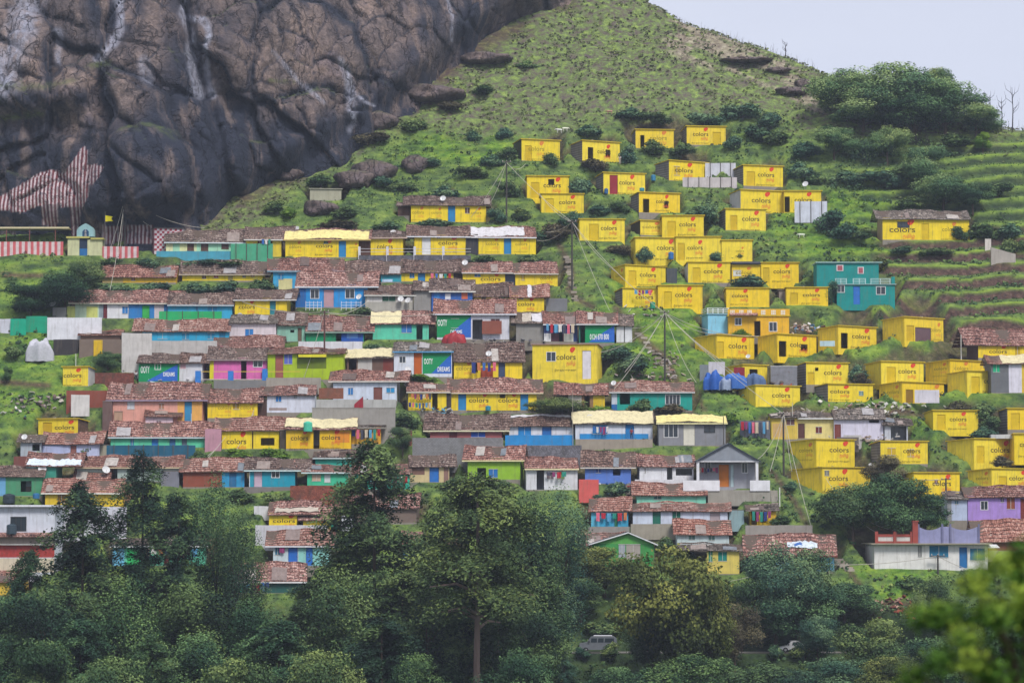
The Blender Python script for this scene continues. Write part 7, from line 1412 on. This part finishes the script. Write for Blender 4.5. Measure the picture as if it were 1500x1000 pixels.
# ---------------------------------------------------------------- ground cover
def cover():
    rs = np.random.RandomState(3); bx0 = int(np.searchsorted(TX[0], -129)); bx1 = int(np.searchsorted(TX[0], 129)); by0 = int(np.searchsorted(TY[:, 0], 358)); by1 = int(np.searchsorted(TY[:, 0], 598))
    inpad = []
    def clear(x, y):
        ok = np.ones(len(x), bool)
        for ox, oy, a, x0, x1, y0, y1, z in PADS:
            ca, sa = math.cos(a), math.sin(a); u = (x - ox) * ca + (y - oy) * sa; v = -(x - ox) * sa + (y - oy) * ca; ok &= ~((u > x0 - .1) & (u < x1 + .1) & (v > -.5) & (v < y1 + .3))
        return ok
    def samp(n, wt):
        j = rs.randint(by0, by1, n); i = rs.randint(bx0, bx1, n); fx = rs.rand(n); fy = rs.rand(n); z = (TZ[j, i] * (1 - fx) + TZ[j, i + 1] * fx) * (1 - fy) + (TZ[j + 1, i] * (1 - fx) + TZ[j + 1, i + 1] * fx) * fy
        x = TX[j, i] + fx * .55; y = TY[j, i] + fy * .55; keep = ((y > 373.4) | (y < 367.4)) & (rs.rand(n) < wt(j, i)) & (TPX[j, i] > -20) & (TPX[j, i] < 1520) & (TPY[j, i] > -20) & (TO[j, i] < .5); x, y, z, j, i = x[keep], y[keep], z[keep], j[keep], i[keep]; k = clear(x, y); return x[k], y[k], z[k], j[k], i[k]
    # low scrub on the upper hill
    x, y, z, j, i = samp(52000, lambda j, i: np.clip(TS[j, i] * 1.0 * (vnoise(TX[j, i] / 2.5, TY[j, i] / 2.5, 301) > .30), 0, 1)); m = 6; n = len(x)
    c = np.repeat(np.stack([x, y, z + .22], 1), m, 0); s = np.repeat(rs.uniform(.3, .95, n), m); d = rs.normal(0, 1, (n * m, 3)); d /= np.linalg.norm(d, axis=1)[:, None]; d[:, 2] = np.abs(d[:, 2]) * .8
    tn = np.clip(np.repeat(vnoise(x / 6, y / 6, 303) * .8 + rs.normal(0, .15, n), m) + rs.normal(0, .1, n * m), 0, 1); V, Fq, T_ = leaf_cloud(rs, c + d * (s * .42)[:, None], d + [0, 0, .4], .16, tn)
    o = link('undergrowth', npmesh('undergrowth', V, Fq, [leafm('scrub', '54564a', '67704a', '8c9a58')], {'tone': T_})); tag(o, 'low grey green scrub covering the upper hill', 'scrub', kind='stuff')
    # darker weeds and low bushes in patches over the village slopes
    def wt(j, i):
        X_, Y_ = TX[j, i], TY[j, i]; pn = vnoise(X_ / 7, Y_ / 5, 321) * .6 + vnoise(X_ / 2.2, Y_ / 2.2, 322) * .4; rt = .17 * sstep(1000, 1200, TPX[j, i]) * (1 - sstep(1380, 1430, TPX[j, i])) - .3 * sstep(1380, 1430, TPX[j, i]) * (TPY[j, i] < 480) * (1 - sstep(300, 380, TPY[j, i])) + .22 * sstep(820, 880, TPY[j, i])
        return (1 - TS[j, i]) * sstep(.52, .60, pn + rt - .05 * TB[j, i])
    x, y, z, j, i = samp(38000, wt); k = np.ones(len(x), bool)
    for ox, oy, a, x0, x1, y0, y1, z_ in PADS:
        ca, sa = math.cos(a), math.sin(a); u = (x - ox) * ca + (y - oy) * sa; v = -(x - ox) * sa + (y - oy) * ca; k &= ~((u > x0 - .8) & (u < x1 + .5) & (v > -1.9) & (v < y1 + .3))
    x, y, z = x[k], y[k], z[k]; m = 9; n = len(x); s = np.repeat(rs.uniform(.25, .8, n) * (.6 + .8 * vnoise(x / 9, y / 9, 333)) * (1 + 1.1 * sstep(1060, 1180, 750 + F * x / y) * sstep(478, 490, y)), m); c = np.repeat(np.stack([x, y, z + .15], 1), m, 0); d = rs.normal(0, 1, (n * m, 3)); d /= np.linalg.norm(d, axis=1)[:, None]; d[:, 2] = np.abs(d[:, 2])
    tn = np.clip(np.repeat(vnoise(x / 5, y / 5, 335) * .9 + rs.normal(0, .12, n), m) + .25 * d[:, 2] - .15 + rs.normal(0, .1, n * m), 0, 1); V, Fq, T_ = leaf_cloud(rs, c + d * (s * .8)[:, None], d + [0, 0, .3], .17, tn)
    o = link('weeds', npmesh('weeds', V, Fq, [leafm('weeds', '293e30', '496440', '788f4e')], {'tone': T_})); tag(o, 'dark green weeds and low bushes between houses', 'weeds', kind='stuff')
    # grass tufts and weeds over the rest
    x, y, z, j, i = samp(90000, lambda j, i: (1 - TS[j, i]) * .8); m = 2; n = len(x); c = np.repeat(np.stack([x, y, z + .08], 1), m, 0); d = rs.normal(0, 1, (n * m, 3)) * [1, 1, .3]; d[:, 1] -= .6; d /= np.linalg.norm(d, axis=1)[:, None]
    tn = np.clip(np.repeat(TB[j, i] * .55 + .2 * vnoise(x / 4, y / 4, 311), m) + rs.normal(0, .14, n * m), 0, 1); V, Fq, T_ = leaf_cloud(rs, c, d, .12, tn, aspect=1.0)
    o = link('grass', npmesh('grass', V, Fq, [leafm('grass', '3a5230', '587c32', '86a03e')], {'tone': T_})); tag(o, 'short green grass tufts over the slopes', 'grass', kind='stuff')
cover()
# further shrubs standing on their own along the upper slope
for l, px, yt, w, yb, lm in [('wide shrub at foot of skyline copse, left', 1215, 172, 60, 205, 'mid'), ('wide shrub at foot of skyline copse, middle', 1300, 188, 70, 214, 'blue'), ('shrub at foot of skyline copse, right', 1400, 188, 60, 216, 'mid'), ('tall shrub left of lone round tree', 1268, 196, 46, 240, 'blue'), ('shrub between lone round tree and copse', 1325, 236, 50, 262, 'mid'), ('shrub left of olive topped tree', 1290, 244, 60, 276, 'blue'), ('shrub below lone round tree on terrace', 1240, 240, 54, 270, 'dark'), ('shrub on terrace above framed sheet', 1195, 244, 44, 270, 'mid'), ('shrub right of uppermost grey sided house', 1110, 176, 60, 206, 'blue'), ('shrub on slope under ridge rocks', 1140, 186, 56, 214, 'mid'), ('shrub above highest yellow house', 1030, 158, 60, 184, 'blue'), ('shrub above half hidden yellow house', 960, 160, 50, 184, 'mid'), ('shrub beside goat with brown patches', 925, 150, 50, 174, 'blue'), ('shrub left above second topmost house', 860, 176, 50, 200, 'blue'), ('pale shrub on terrace by far tiled house', 1440, 318, 54, 352, 'mid'), ('shrub under far right terraces sheet', 1480, 320, 60, 352, 'blue'), ('shrub right edge near fallen sheet', 1486, 342, 40, 372, 'mid'), ('shrub on terrace right of dark trees', 1462, 262, 44, 290, 'mid'), ('shrub left of dark round tree', 1335, 278, 50, 308, 'mid'), ('shrub on bank beneath far tiled house, left', 1320, 356, 50, 372, 'blue'), ('shrub on bank beneath far tiled house, right', 1370, 358, 50, 374, 'mid'), ('olive shrub left of teal villa', 1290, 370, 44, 400, 'olive'), ('shrub on meadow below boulders', 590, 262, 40, 280, 'mid'), ('shrub on brown bank above lone tiled house', 690, 240, 50, 262, 'mid'), ('shrub in gully left of slim pole', 722, 218, 40, 244, 'blue'), ('low shrub right of slim pole', 766, 300, 40, 322, 'mid'), ('shrub between red door house and window house', 905, 290, 36, 312, 'mid'), ('shrub behind overlapped yellow house', 875, 296, 44, 316, 'blue'), ('shrub above long yellow terrace left', 905, 352, 36, 372, 'brown'), ('shrub on brown ledge at rock foot', 706, 122, 44, 142, 'mid'), ('shrub higher on rock foot ledge', 772, 84, 36, 100, 'hill'), ('shrub on green bank left of graffiti wall', 1070, 600, 34, 618, 'lite'), ('shrub beside grey gabled house steps', 1145, 748, 34, 770, 'mid'), ('round shrub right of electric pole foot', 1160, 700, 30, 720, 'dark'), ('shrub at left meadow below green sheets', 20, 500, 40, 524, 'mid'), ('dark shrub at meadow edge left of huts', 30, 462, 30, 472, 'dark'), ('shrub beneath small yellow hut left meadow', 40, 640, 30, 662, 'dark')]:
    tree(l, px, yt, w, None, 'bush', lm, yb=yb)

def stalks():
    rs = random.Random(9); mb = MB(); m = barkm('5a5450')
    for _ in range(230):
        px = rs.uniform(985, 1200) if rs.random() < .8 else rs.uniform(1405, 1500); yy = np.arange(470, 620, 1.0); rp = float(np.interp(px, RPX, RPY)) + 4; z = H0(tx(px, rp) * yy, yy); Y = float(yy[np.argmax(z / yy)]) + rs.uniform(-3, .5); X = tx(px, rp) * Y; z0 = h0(X, Y); h = rs.uniform(.4, 1.9) * rs.random() + .3
        mb.tube([(X, Y, z0 - .1), (X + rs.uniform(-.15, .15), Y, z0 + h * .6), (X + rs.uniform(-.3, .3), Y, z0 + h)], .035, .012, m, 3)
    o = mb.build('dry_stalks'); tag(o, 'thin dry stalks bristling along the ridge line', 'stalks', kind='stuff')
stalks()

for l, px, yt, w, yb, lm in [('low roadside shrub hiding rear of dark van', 893, 934, 40, 962, 'mid'), ('low roadside shrub hiding front of dark van', 852, 942, 30, 962, 'blue'), ('shrub on kerb side before white car', 1135, 938, 34, 964, 'dark'), ('shrub right of white car', 1180, 936, 44, 964, 'mid'), ('bank shrub behind dark van', 880, 905, 70, 932, 'mid'), ('bank shrub between the two vehicles', 960, 915, 80, 945, 'dark')]:
    tree(l, px, yt, w, 367.2 if yb > 950 else 376.5, 'bush', lm, yb=yb, group='shrubs along the lower road')

# stone steps set into the slope
def steps(label, p0, p1, n, wpx):
    Y0, Y1 = Yg(*p0), Yg(*p1); A, B_ = P(p0[0], p0[1], Y0), P(p1[0], p1[1], Y1); r = empty('stone_steps', A); tag(r, label, 'steps', 'stone steps on the slope'); w = wpx / F * Y0; rr = random.Random(label)
    for i in range(n):
        c = (B_ - A) * (i / n); X, Yy = A.x + c.x, A.y + c.y; z = h0(X, Yy) - A.z; mb = MB(); e = rr.uniform(-.15, .15)
        mb.box(c.x - w / 2 + e, c.x + w / 2 + e, c.y - .35, c.y + .35, z - .25, z + .12, paint(rr.choice(['9c9184', '8a8076', 'aaa092'])))
        mb.build('step', r)
steps('worn stone steps climbing beside pole below torn roofed house', (843, 440), (829, 372), 15, 9)
steps('broken stone steps on path right of phone number house', (985, 552), (930, 485), 13, 10)
steps('pale steps at corner of banner roofed house', (1244, 834), (1226, 816), 6, 14)
# ---------------------------------------------------------------- vehicles
def car(name, label, px, yb, L, hgt, col, van=True, ang=0, Y=370.6, rack=False):
    a = Vector((tx(px, yb) * Y, Y, -18.82)); r = empty(name, a, R(ang)); tag(r, label, 'van' if van else 'car'); bm = plain(col, .3, .5); W = 1.7; h = hgt
    def prism(prof, y0, y1, mat, nm, par=r, inset=0):
        m = MB(); n = len(prof); m.poly([(x, y0, z) for x, z in prof][::-1], mat); m.poly([(x, y1, z) for x, z in prof], mat)
        for (xa, za), (xb, zb) in zip(prof, prof[1:] + prof[:1]): m.quad((xa, y0, za), (xb, y0, zb), (xb, y1, zb), (xa, y1, za), mat)
        return m.build(nm, par)
    k = h / 1.8; body = [(0, .35), (0, .95 * k), (.15, 1.02 * k), (.95, 1.1 * k), (1.5 if van else 1.35, 1.72 * k), (1.8, 1.8 * k), (L - .5, 1.8 * k), (L - .12, 1.55 * k), (L, .9 * k), (L, .35)]
    if not van: body = [(0, .35), (0, .8 * k), (1.0, 1.0 * k), (1.6, 1.7 * k), (1.9, 1.8 * k), (L - 1.0, 1.8 * k), (L - .3, 1.2 * k), (L, 1.0 * k), (L, .35)]
    b = prism(body, -W / 2, W / 2, bm, 'body'); gm = glass()
    for y0, y1 in ((-W / 2 - .012, -W / 2 - .002), (W / 2 + .002, W / 2 + .012)):
        for x0, x1 in ((1.5, 2.35), (2.45, 3.25), (3.35, L - .45)) if van else ((1.75, 2.5), (2.6, L - .95)):
            prism([(x0, 1.12 * k), (x0 + .1, 1.6 * k), (x1, 1.6 * k), (x1, 1.12 * k)], y0, y1, gm, 'window')
    prism([(.98, 1.14 * k), (1.47 if van else 1.55, 1.68 * k), (1.45 if van else 1.53, 1.69 * k), (.96, 1.15 * k)], -W / 2 + .1, W / 2 - .1, gm, 'windscreen')
    for x in (.85, L - .85):
        for y in (-W / 2 + .02, W / 2 - .22):
            m = MB(); n = 16; R0 = .34
            pts0 = [(x + R0 * math.cos(2 * math.pi * i / n), y - .04, R0 + R0 * math.sin(2 * math.pi * i / n)) for i in range(n)]; pts1 = [(p[0], y + .2, p[2]) for p in pts0]
            tm = plain('1a1a1c', .9); m.poly(pts0, tm); m.poly(pts1[::-1], tm)
            for i in range(n): m.quad(pts0[i], pts1[i], pts1[(i + 1) % n], pts0[(i + 1) % n], tm)
            w = m.build('wheel', r); m = MB(); m.poly([(x + .18 * math.cos(2 * math.pi * i / 10), y - .05, R0 + .18 * math.sin(2 * math.pi * i / 10)) for i in range(10)], plain('9a9a9c', .4)); m.build('rim', w)
    for y in (-W / 2 + .12, W / 2 - .4): m = MB(); m.box(-.02, .0, y, y + .28, .62 * k, .8 * k, plain('e0e0d8', .2)); m.build('headlight', r)
    m = MB(); m.box(-.06, -.003, -W / 2 + .05, W / 2 - .05, .36, .55, plain('2c2c30')); m.build('bumper', r)
    if rack:
        m = MB(); m.box(1.9, L - .7, -.6, .6, 1.84 * k, 1.9 * k, plain('dcdce0')); m.box(2.1, 2.16, -.55, .55, 1.8 * k, 1.838 * k, plain('3a3a3a')); m.box(L - 1, L - .94, -.55, .55, 1.8 * k, 1.838 * k, plain('3a3a3a')); m.build('roof_rack', r)
    for s in (-1,): m = MB(); m.box(1.2, 1.35, -W / 2 - .2, -W / 2 - .02, 1.1 * k, 1.3 * k, plain('2a2a2a')); m.build('mirror', r)
car('parked_van', 'dark grey van with white roof rack on tree lined lower road', 849, 954, 5.1, 2.15, '6c7076', True, -2, rack=True)
car('parked_car', 'small white car half hidden behind bushes on lower road', 1140, 956, 3.6, 1.55, 'd8d8da', False, 4)

# ---------------------------------------------------------------- people and goats (skinned skeletons, one surface each)
def skin(name, verts, edges, radii, mat, parent=None, root=0, lv=1):
    me = bpy.data.meshes.new(name); me.from_pydata(verts, edges, []); o = bpy.data.objects.new(name, me); COL.objects.link(o)
    sk = o.modifiers.new('s', 'SKIN'); me.skin_vertices.new() if not me.skin_vertices else None
    for i, r in enumerate(radii):
        me.skin_vertices[0].data[i].radius = (r, r) if not isinstance(r, tuple) else r; me.skin_vertices[0].data[i].use_root = (i == root)
    su = o.modifiers.new('d', 'SUBSURF'); su.levels = lv; su.render_levels = lv
    bpy.context.view_layer.update(); m2 = bpy.data.meshes.new_from_object(o.evaluated_get(bpy.context.evaluated_depsgraph_get())); bpy.data.objects.remove(o); m2.materials.clear(); m2.materials.append(mat)
    m2.polygons.foreach_set('use_smooth', [True] * len(m2.polygons)); return link(name, m2, parent)
def person(label, px, yb, top, legs, ang=0, arm=0):
    Y = Yg(px, yb) - .6; a = P(px, yb, Y); r = empty('person', a, R(ang)); tag(r, label, 'person', 'people outside the houses'); sk = plain('6e4a38', .6); s = 1
    v = [(0, 0, .93), (0, 0, 1.12), (0, 0, 1.36), (0, 0, 1.47), (0, -.01, 1.54), (0, -.02, 1.63), (-.09, 0, .88), (-.1, -.02, .5), (-.1, .03, .08), (-.1, -.13, .04), (.09, 0, .88), (.11, .05, .5), (.12, .1, .08), (.12, -.06, .04), (-.18, 0, 1.38), (-.23, .02, 1.12), (-.22, -.1, .88), (-.21, -.13, .8), (.18, 0, 1.38), (.24, .02, 1.13), (.22, -.08 - arm, .92 + arm), (.21, -.12 - arm, .84 + arm)]
    e = [(0, 1), (1, 2), (2, 3), (3, 4), (4, 5), (0, 6), (6, 7), (7, 8), (8, 9), (0, 10), (10, 11), (11, 12), (12, 13), (2, 14), (14, 15), (15, 16), (16, 17), (2, 18), (18, 19), (19, 20), (20, 21)]
    rd = [(.13, .1), (.11, .09), (.14, .1), .055, .09, (.095, .105), .08, .06, .04, .035, .08, .06, .04, .035, .055, .042, .032, .03, .055, .042, .032, .03]
    skin('body', v, e, rd, sk, r)
    m = MB(); m.lathe([(.02, 1.74), (.075, 1.73), (.1, 1.68), (.105, 1.6), (.09, 1.55)][::-1], 0, .015, plain('1c1816'), 10); m.build('hair', r)
    skin('shirt', [v[i] for i in (0, 1, 2, 14, 15, 18, 19)], [(0, 1), (1, 2), (2, 3), (3, 4), (2, 5), (5, 6)], [(.145, .115), (.125, .105), (.155, .115), .07, .056, .07, .056], plain(top, .9), r)
    skin('trousers', [v[i] for i in (0, 6, 7, 8, 10, 11, 12)], [(0, 1), (1, 2), (2, 3), (0, 4), (4, 5), (5, 6)], [(.14, .11), .095, .075, .056, .095, .075, .056], plain(legs, .9), r)
person('person in white shirt and dark trousers standing beside OOTY wall', 199, 558, 'd0d0d0', '2a2c34', 15)
person('person in pale clothes by bush right of upper open doorway house', 908, 241, 'c8c4bc', 'b0a89c', -20)
person('person in red shirt at balustrade of cream sheeted house', 925, 643, 'a02c34', '3a3a48', 0, .05)
person('person in dark shirt standing at grey parapet above red sheet', 538, 600, '4a3038', '3a3038', 10, .1)
def goat(label, px, yb, col, ang):
    Y = Yg(px, yb); a = P(px, yb, Y); r = empty('goat', (a.x, a.y, a.z), R(ang)); tag(r, label, 'goat', 'goats grazing on the slope'); m = plain(col, .9)
    v = [(-.45, 0, .62), (-.15, 0, .6), (.2, 0, .64), (.42, 0, .7), (.62, 0, .72), (.78, 0, .62), (.93, 0, .52)] ; e = [(0, 1), (1, 2), (2, 3), (3, 4), (4, 5), (5, 6)]; rd = [.15, .2, .2, .16, .09, .09, .05]
    for x, k, f in ((-.42, 0, 1), (.34, 3, -1)):
        for y in (-.1, .1):
            i = len(v); v += [(x, y, .48), (x + .05 * f, y, .3), (x - .03 * f, y, .16), (x, y, .02)]; e += [(k, i), (i, i + 1), (i + 1, i + 2), (i + 2, i + 3)]; rd += [.07, .045, .032, .035]
    i = len(v); v += [(-.58, 0, .72), (-.64, 0, .66)]; e += [(0, i), (i, i + 1)]; rd += [.04, .025]
    i = len(v); v += [(.76, -.08, .72), (.74, -.15, .68), (.76, .08, .72), (.74, .15, .68)]; e += [(5, i), (i, i + 1), (5, i + 2), (i + 2, i + 3)]; rd += [.03, .02, .03, .02]
    skin('body', v, e, rd, m, r, root=1)
    h = MB()
    for s in (-1, 1): h.tube([(.74, .03 * s, .7), (.68, .05 * s, .84), (.6, .06 * s, .88)], .02, .008, plain('55504a'), 5)
    h.build('horns', r)
goat('white goat on upper meadow, left one of pair', 819, 195, 'dcdcd4', 200)
goat('white goat on upper meadow, right one of pair', 828, 193, 'dcdcc8', 20)
goat('brown and white goat high under the scrub', 893, 168, 'b08878', 160)
goat('white goat resting on green slope below framed sheet', 1174, 349, 'd8dcc8', 175)

# ---------------------------------------------------------------- small rubble and rubbish on the slopes
rr = random.Random(55)
def heap(label, px, yb, w, n, cols, name='rubble', cat='rubble'):
    Y = Yg(px, yb); mb = MB(); s = Y / F
    for i in range(n):
        x = rr.gauss(0, w * s / 4); y = rr.gauss(0, .9); X, YY = tx(px, yb) * Y + x, Y + y; z = h0(X, YY); q = rr.uniform(.12, .5); m = plain(rr.choice(cols), .9); an = rr.uniform(0, 3); t = rr.uniform(.02, .2)
        c, s_ = math.cos(an) * q, math.sin(an) * q; zz = z + rr.uniform(0, .3); tl = rr.uniform(-.3, .3)
        b = [(X - c, YY - s_, zz - tl), (X + s_, YY - c, zz), (X + c, YY + s_, zz + tl), (X - s_, YY + c, zz)]; i0 = len(mb.v); mb.v += b + [(p[0], p[1], p[2] + t) for p in b]; k = mb.m(m)
        for f in ((0, 1, 5, 4), (1, 2, 6, 5), (2, 3, 7, 6), (3, 0, 4, 7), (4, 5, 6, 7), (3, 2, 1, 0)): mb.f.append(tuple(i0 + a for a in f)); mb.mi.append(k)
    o = mb.build(name); tag(o, label, cat, kind='stuff')
heap('white and red rubbish heap below the teal villa', 1178, 482, 46, 60, ['d0ccc8', 'a87868', '5a7a98', 'c8b8a8', '8a6a60'])
heap('bricks and sacks piled by the cottages', 1275, 640, 70, 60, ['c8b8a0', 'a89888', '8a7a70', 'd0ccc4'])
heap('white stones along the field edge', 1250, 603, 200, 60, ['c8c4b8', '8a6a60', 'a8a090'])
heap('pale stones below white cloth house', 1300, 596, 90, 30, ['c8c4b8', 'b0b0a8'])
heap('stones and timber on the left meadow', 60, 588, 90, 60, ['8a8078', '6a5a50', 'b8b0a4', '4a4440'])
heap('old sheets and barrels on the left meadow', 30, 604, 60, 20, ['3a8a80', 'c8c4bc', '5a5048'])
heap('broken tiles on bank above teal house', 950, 552, 110, 50, ['8a6a58', 'b0a090', '6a5a50', 'c8c0b8'])
heap('loose stones down the stony path', 975, 530, 50, 40, ['9a9088', '8a7a6c', 'b8b0a8'])
heap('rusty bricks by roadside bank', 1320, 888, 90, 60, ['8a4a3c', '6a4a40', 'a88878'])
heap('stone rubble above rubble roofed shack', 730, 512, 120, 80, ['55525a', '77747a', '9a9894', '44424a'])
heap('clutter at foot of white potted house', 650, 604, 80, 30, ['d0d0d0', '4a4a50', 'a03838', '5a8aa0'])
heap('rubbish before OOTY house by peach roof', 235, 562, 90, 40, ['c8c8c8', '3a4a5a', '5a5a50', '7a5a48'])
heap('scraps on bank before yellow cable houses', 940, 455, 60, 14, ['c8c4bc', '7a6a60'])
heap('clutter on yard before violet house', 905, 712, 60, 20, ['3a6ab0', 'c8c8c8', 'a84848'])
heap('timber scraps beside tin shed', 1120, 566, 60, 40, ['5a5048', 'c8b8a8', '8a8890', 'a04838'])

# ---------------------------------------------------------------- haze
mb = MB(); mb.box(-950, 950, -310, 1610, -60, 250, plain('ffffff')); o = mb.build('haze'); hm = bpy.data.materials.new('haze'); hm.use_nodes = True; nt = hm.node_tree
nt.nodes.remove(nt.nodes['Principled BSDF']); pv = nt.nodes.new('ShaderNodeVolumePrincipled'); pv.inputs['Density'].default_value = .00017; pv.inputs['Color'].default_value = (.74, .83, 1, 1); pv.inputs['Anisotropy'].default_value = .2
nt.links.new(pv.outputs[0], nt.nodes['Material Output'].inputs['Volume']); o.data.materials.clear(); o.data.materials.append(hm); tag(o, 'thin pale blue haze in the valley air', 'haze', kind='stuff')

# ---------------------------------------------------------------- light, sky, camera
EL, AZ = 52, 205
w = bpy.data.worlds.new('World'); sc.world = w; w.use_nodes = True; nt = w.node_tree; bg = nt.nodes['Background']
sky = nt.nodes.new('ShaderNodeTexSky'); sky.sky_type = 'NISHITA'; sky.sun_disc = False; sky.sun_elevation = R(EL); sky.sun_rotation = R(AZ); sky.dust_density = 2; sky.altitude = 2200
tc = nt.nodes.new('ShaderNodeTexCoord'); mp = nt.nodes.new('ShaderNodeMapping'); mp.inputs['Scale'].default_value = (1, 1, 3.5); ns = nt.nodes.new('ShaderNodeTexNoise'); ns.inputs['Scale'].default_value = 2.2; ns.inputs['Detail'].default_value = 4
rp = nt.nodes.new('ShaderNodeValToRGB'); rp.color_ramp.elements[0].position = .3; rp.color_ramp.elements[0].color = (2.6, 2.65, 3.12, 1); rp.color_ramp.elements[1].position = .7; rp.color_ramp.elements[1].color = (3.1, 3.14, 3.5, 1)
mx = nt.nodes.new('ShaderNodeMix'); mx.data_type = 'RGBA'; mx.inputs[0].default_value = .90
nt.links.new(tc.outputs['Generated'], mp.inputs[0]); nt.links.new(mp.outputs[0], ns.inputs['Vector']); nt.links.new(ns.outputs['Fac'], rp.inputs[0]); nt.links.new(sky.outputs[0], mx.inputs[6]); nt.links.new(rp.outputs[0], mx.inputs[7]); nt.links.new(mx.outputs[2], bg.inputs['Color']); bg.inputs['Strength'].default_value = .10
ld = bpy.data.lights.new('Sun', 'SUN'); ld.energy = 1.35; ld.angle = R(16); ld.color = (1, .965, .92); lo = bpy.data.objects.new('Sun', ld); COL.objects.link(lo)
# sun behind and right of the camera
d = Vector((math.sin(R(AZ)) * -1 * math.cos(R(EL)), math.cos(R(AZ)) * math.cos(R(EL)), math.sin(R(EL))))
lo.rotation_euler = d.to_track_quat('Z', 'Y').to_euler(); sky.sun_rotation = math.atan2(d.x, d.y)
cd = bpy.data.cameras.new('Camera'); cam = bpy.data.objects.new('Camera', cd); COL.objects.link(cam); sc.camera = cam
cd.sensor_width = 36; cd.lens = 36 * F / 1500; cam.location = (0, 0, 0); cam.rotation_euler = (math.pi / 2 + PIT, 0, 0); cd.clip_end = 5000; cd.clip_start = .5
cd.dof.use_dof = True; cd.dof.focus_distance = 430; cd.dof.aperture_fstop = 1.9
sc.view_settings.view_transform = 'Standard'; sc.view_settings.look = 'None'; sc.view_settings.exposure = 1.38; sc.view_settings.gamma = 1
sc.cycles.max_bounces = 5; sc.cycles.diffuse_bounces = 3; sc.cycles.glossy_bounces = 2; sc.cycles.transparent_max_bounces = 4; sc.cycles.volume_bounces = 0
sc.cycles.use_denoising = True
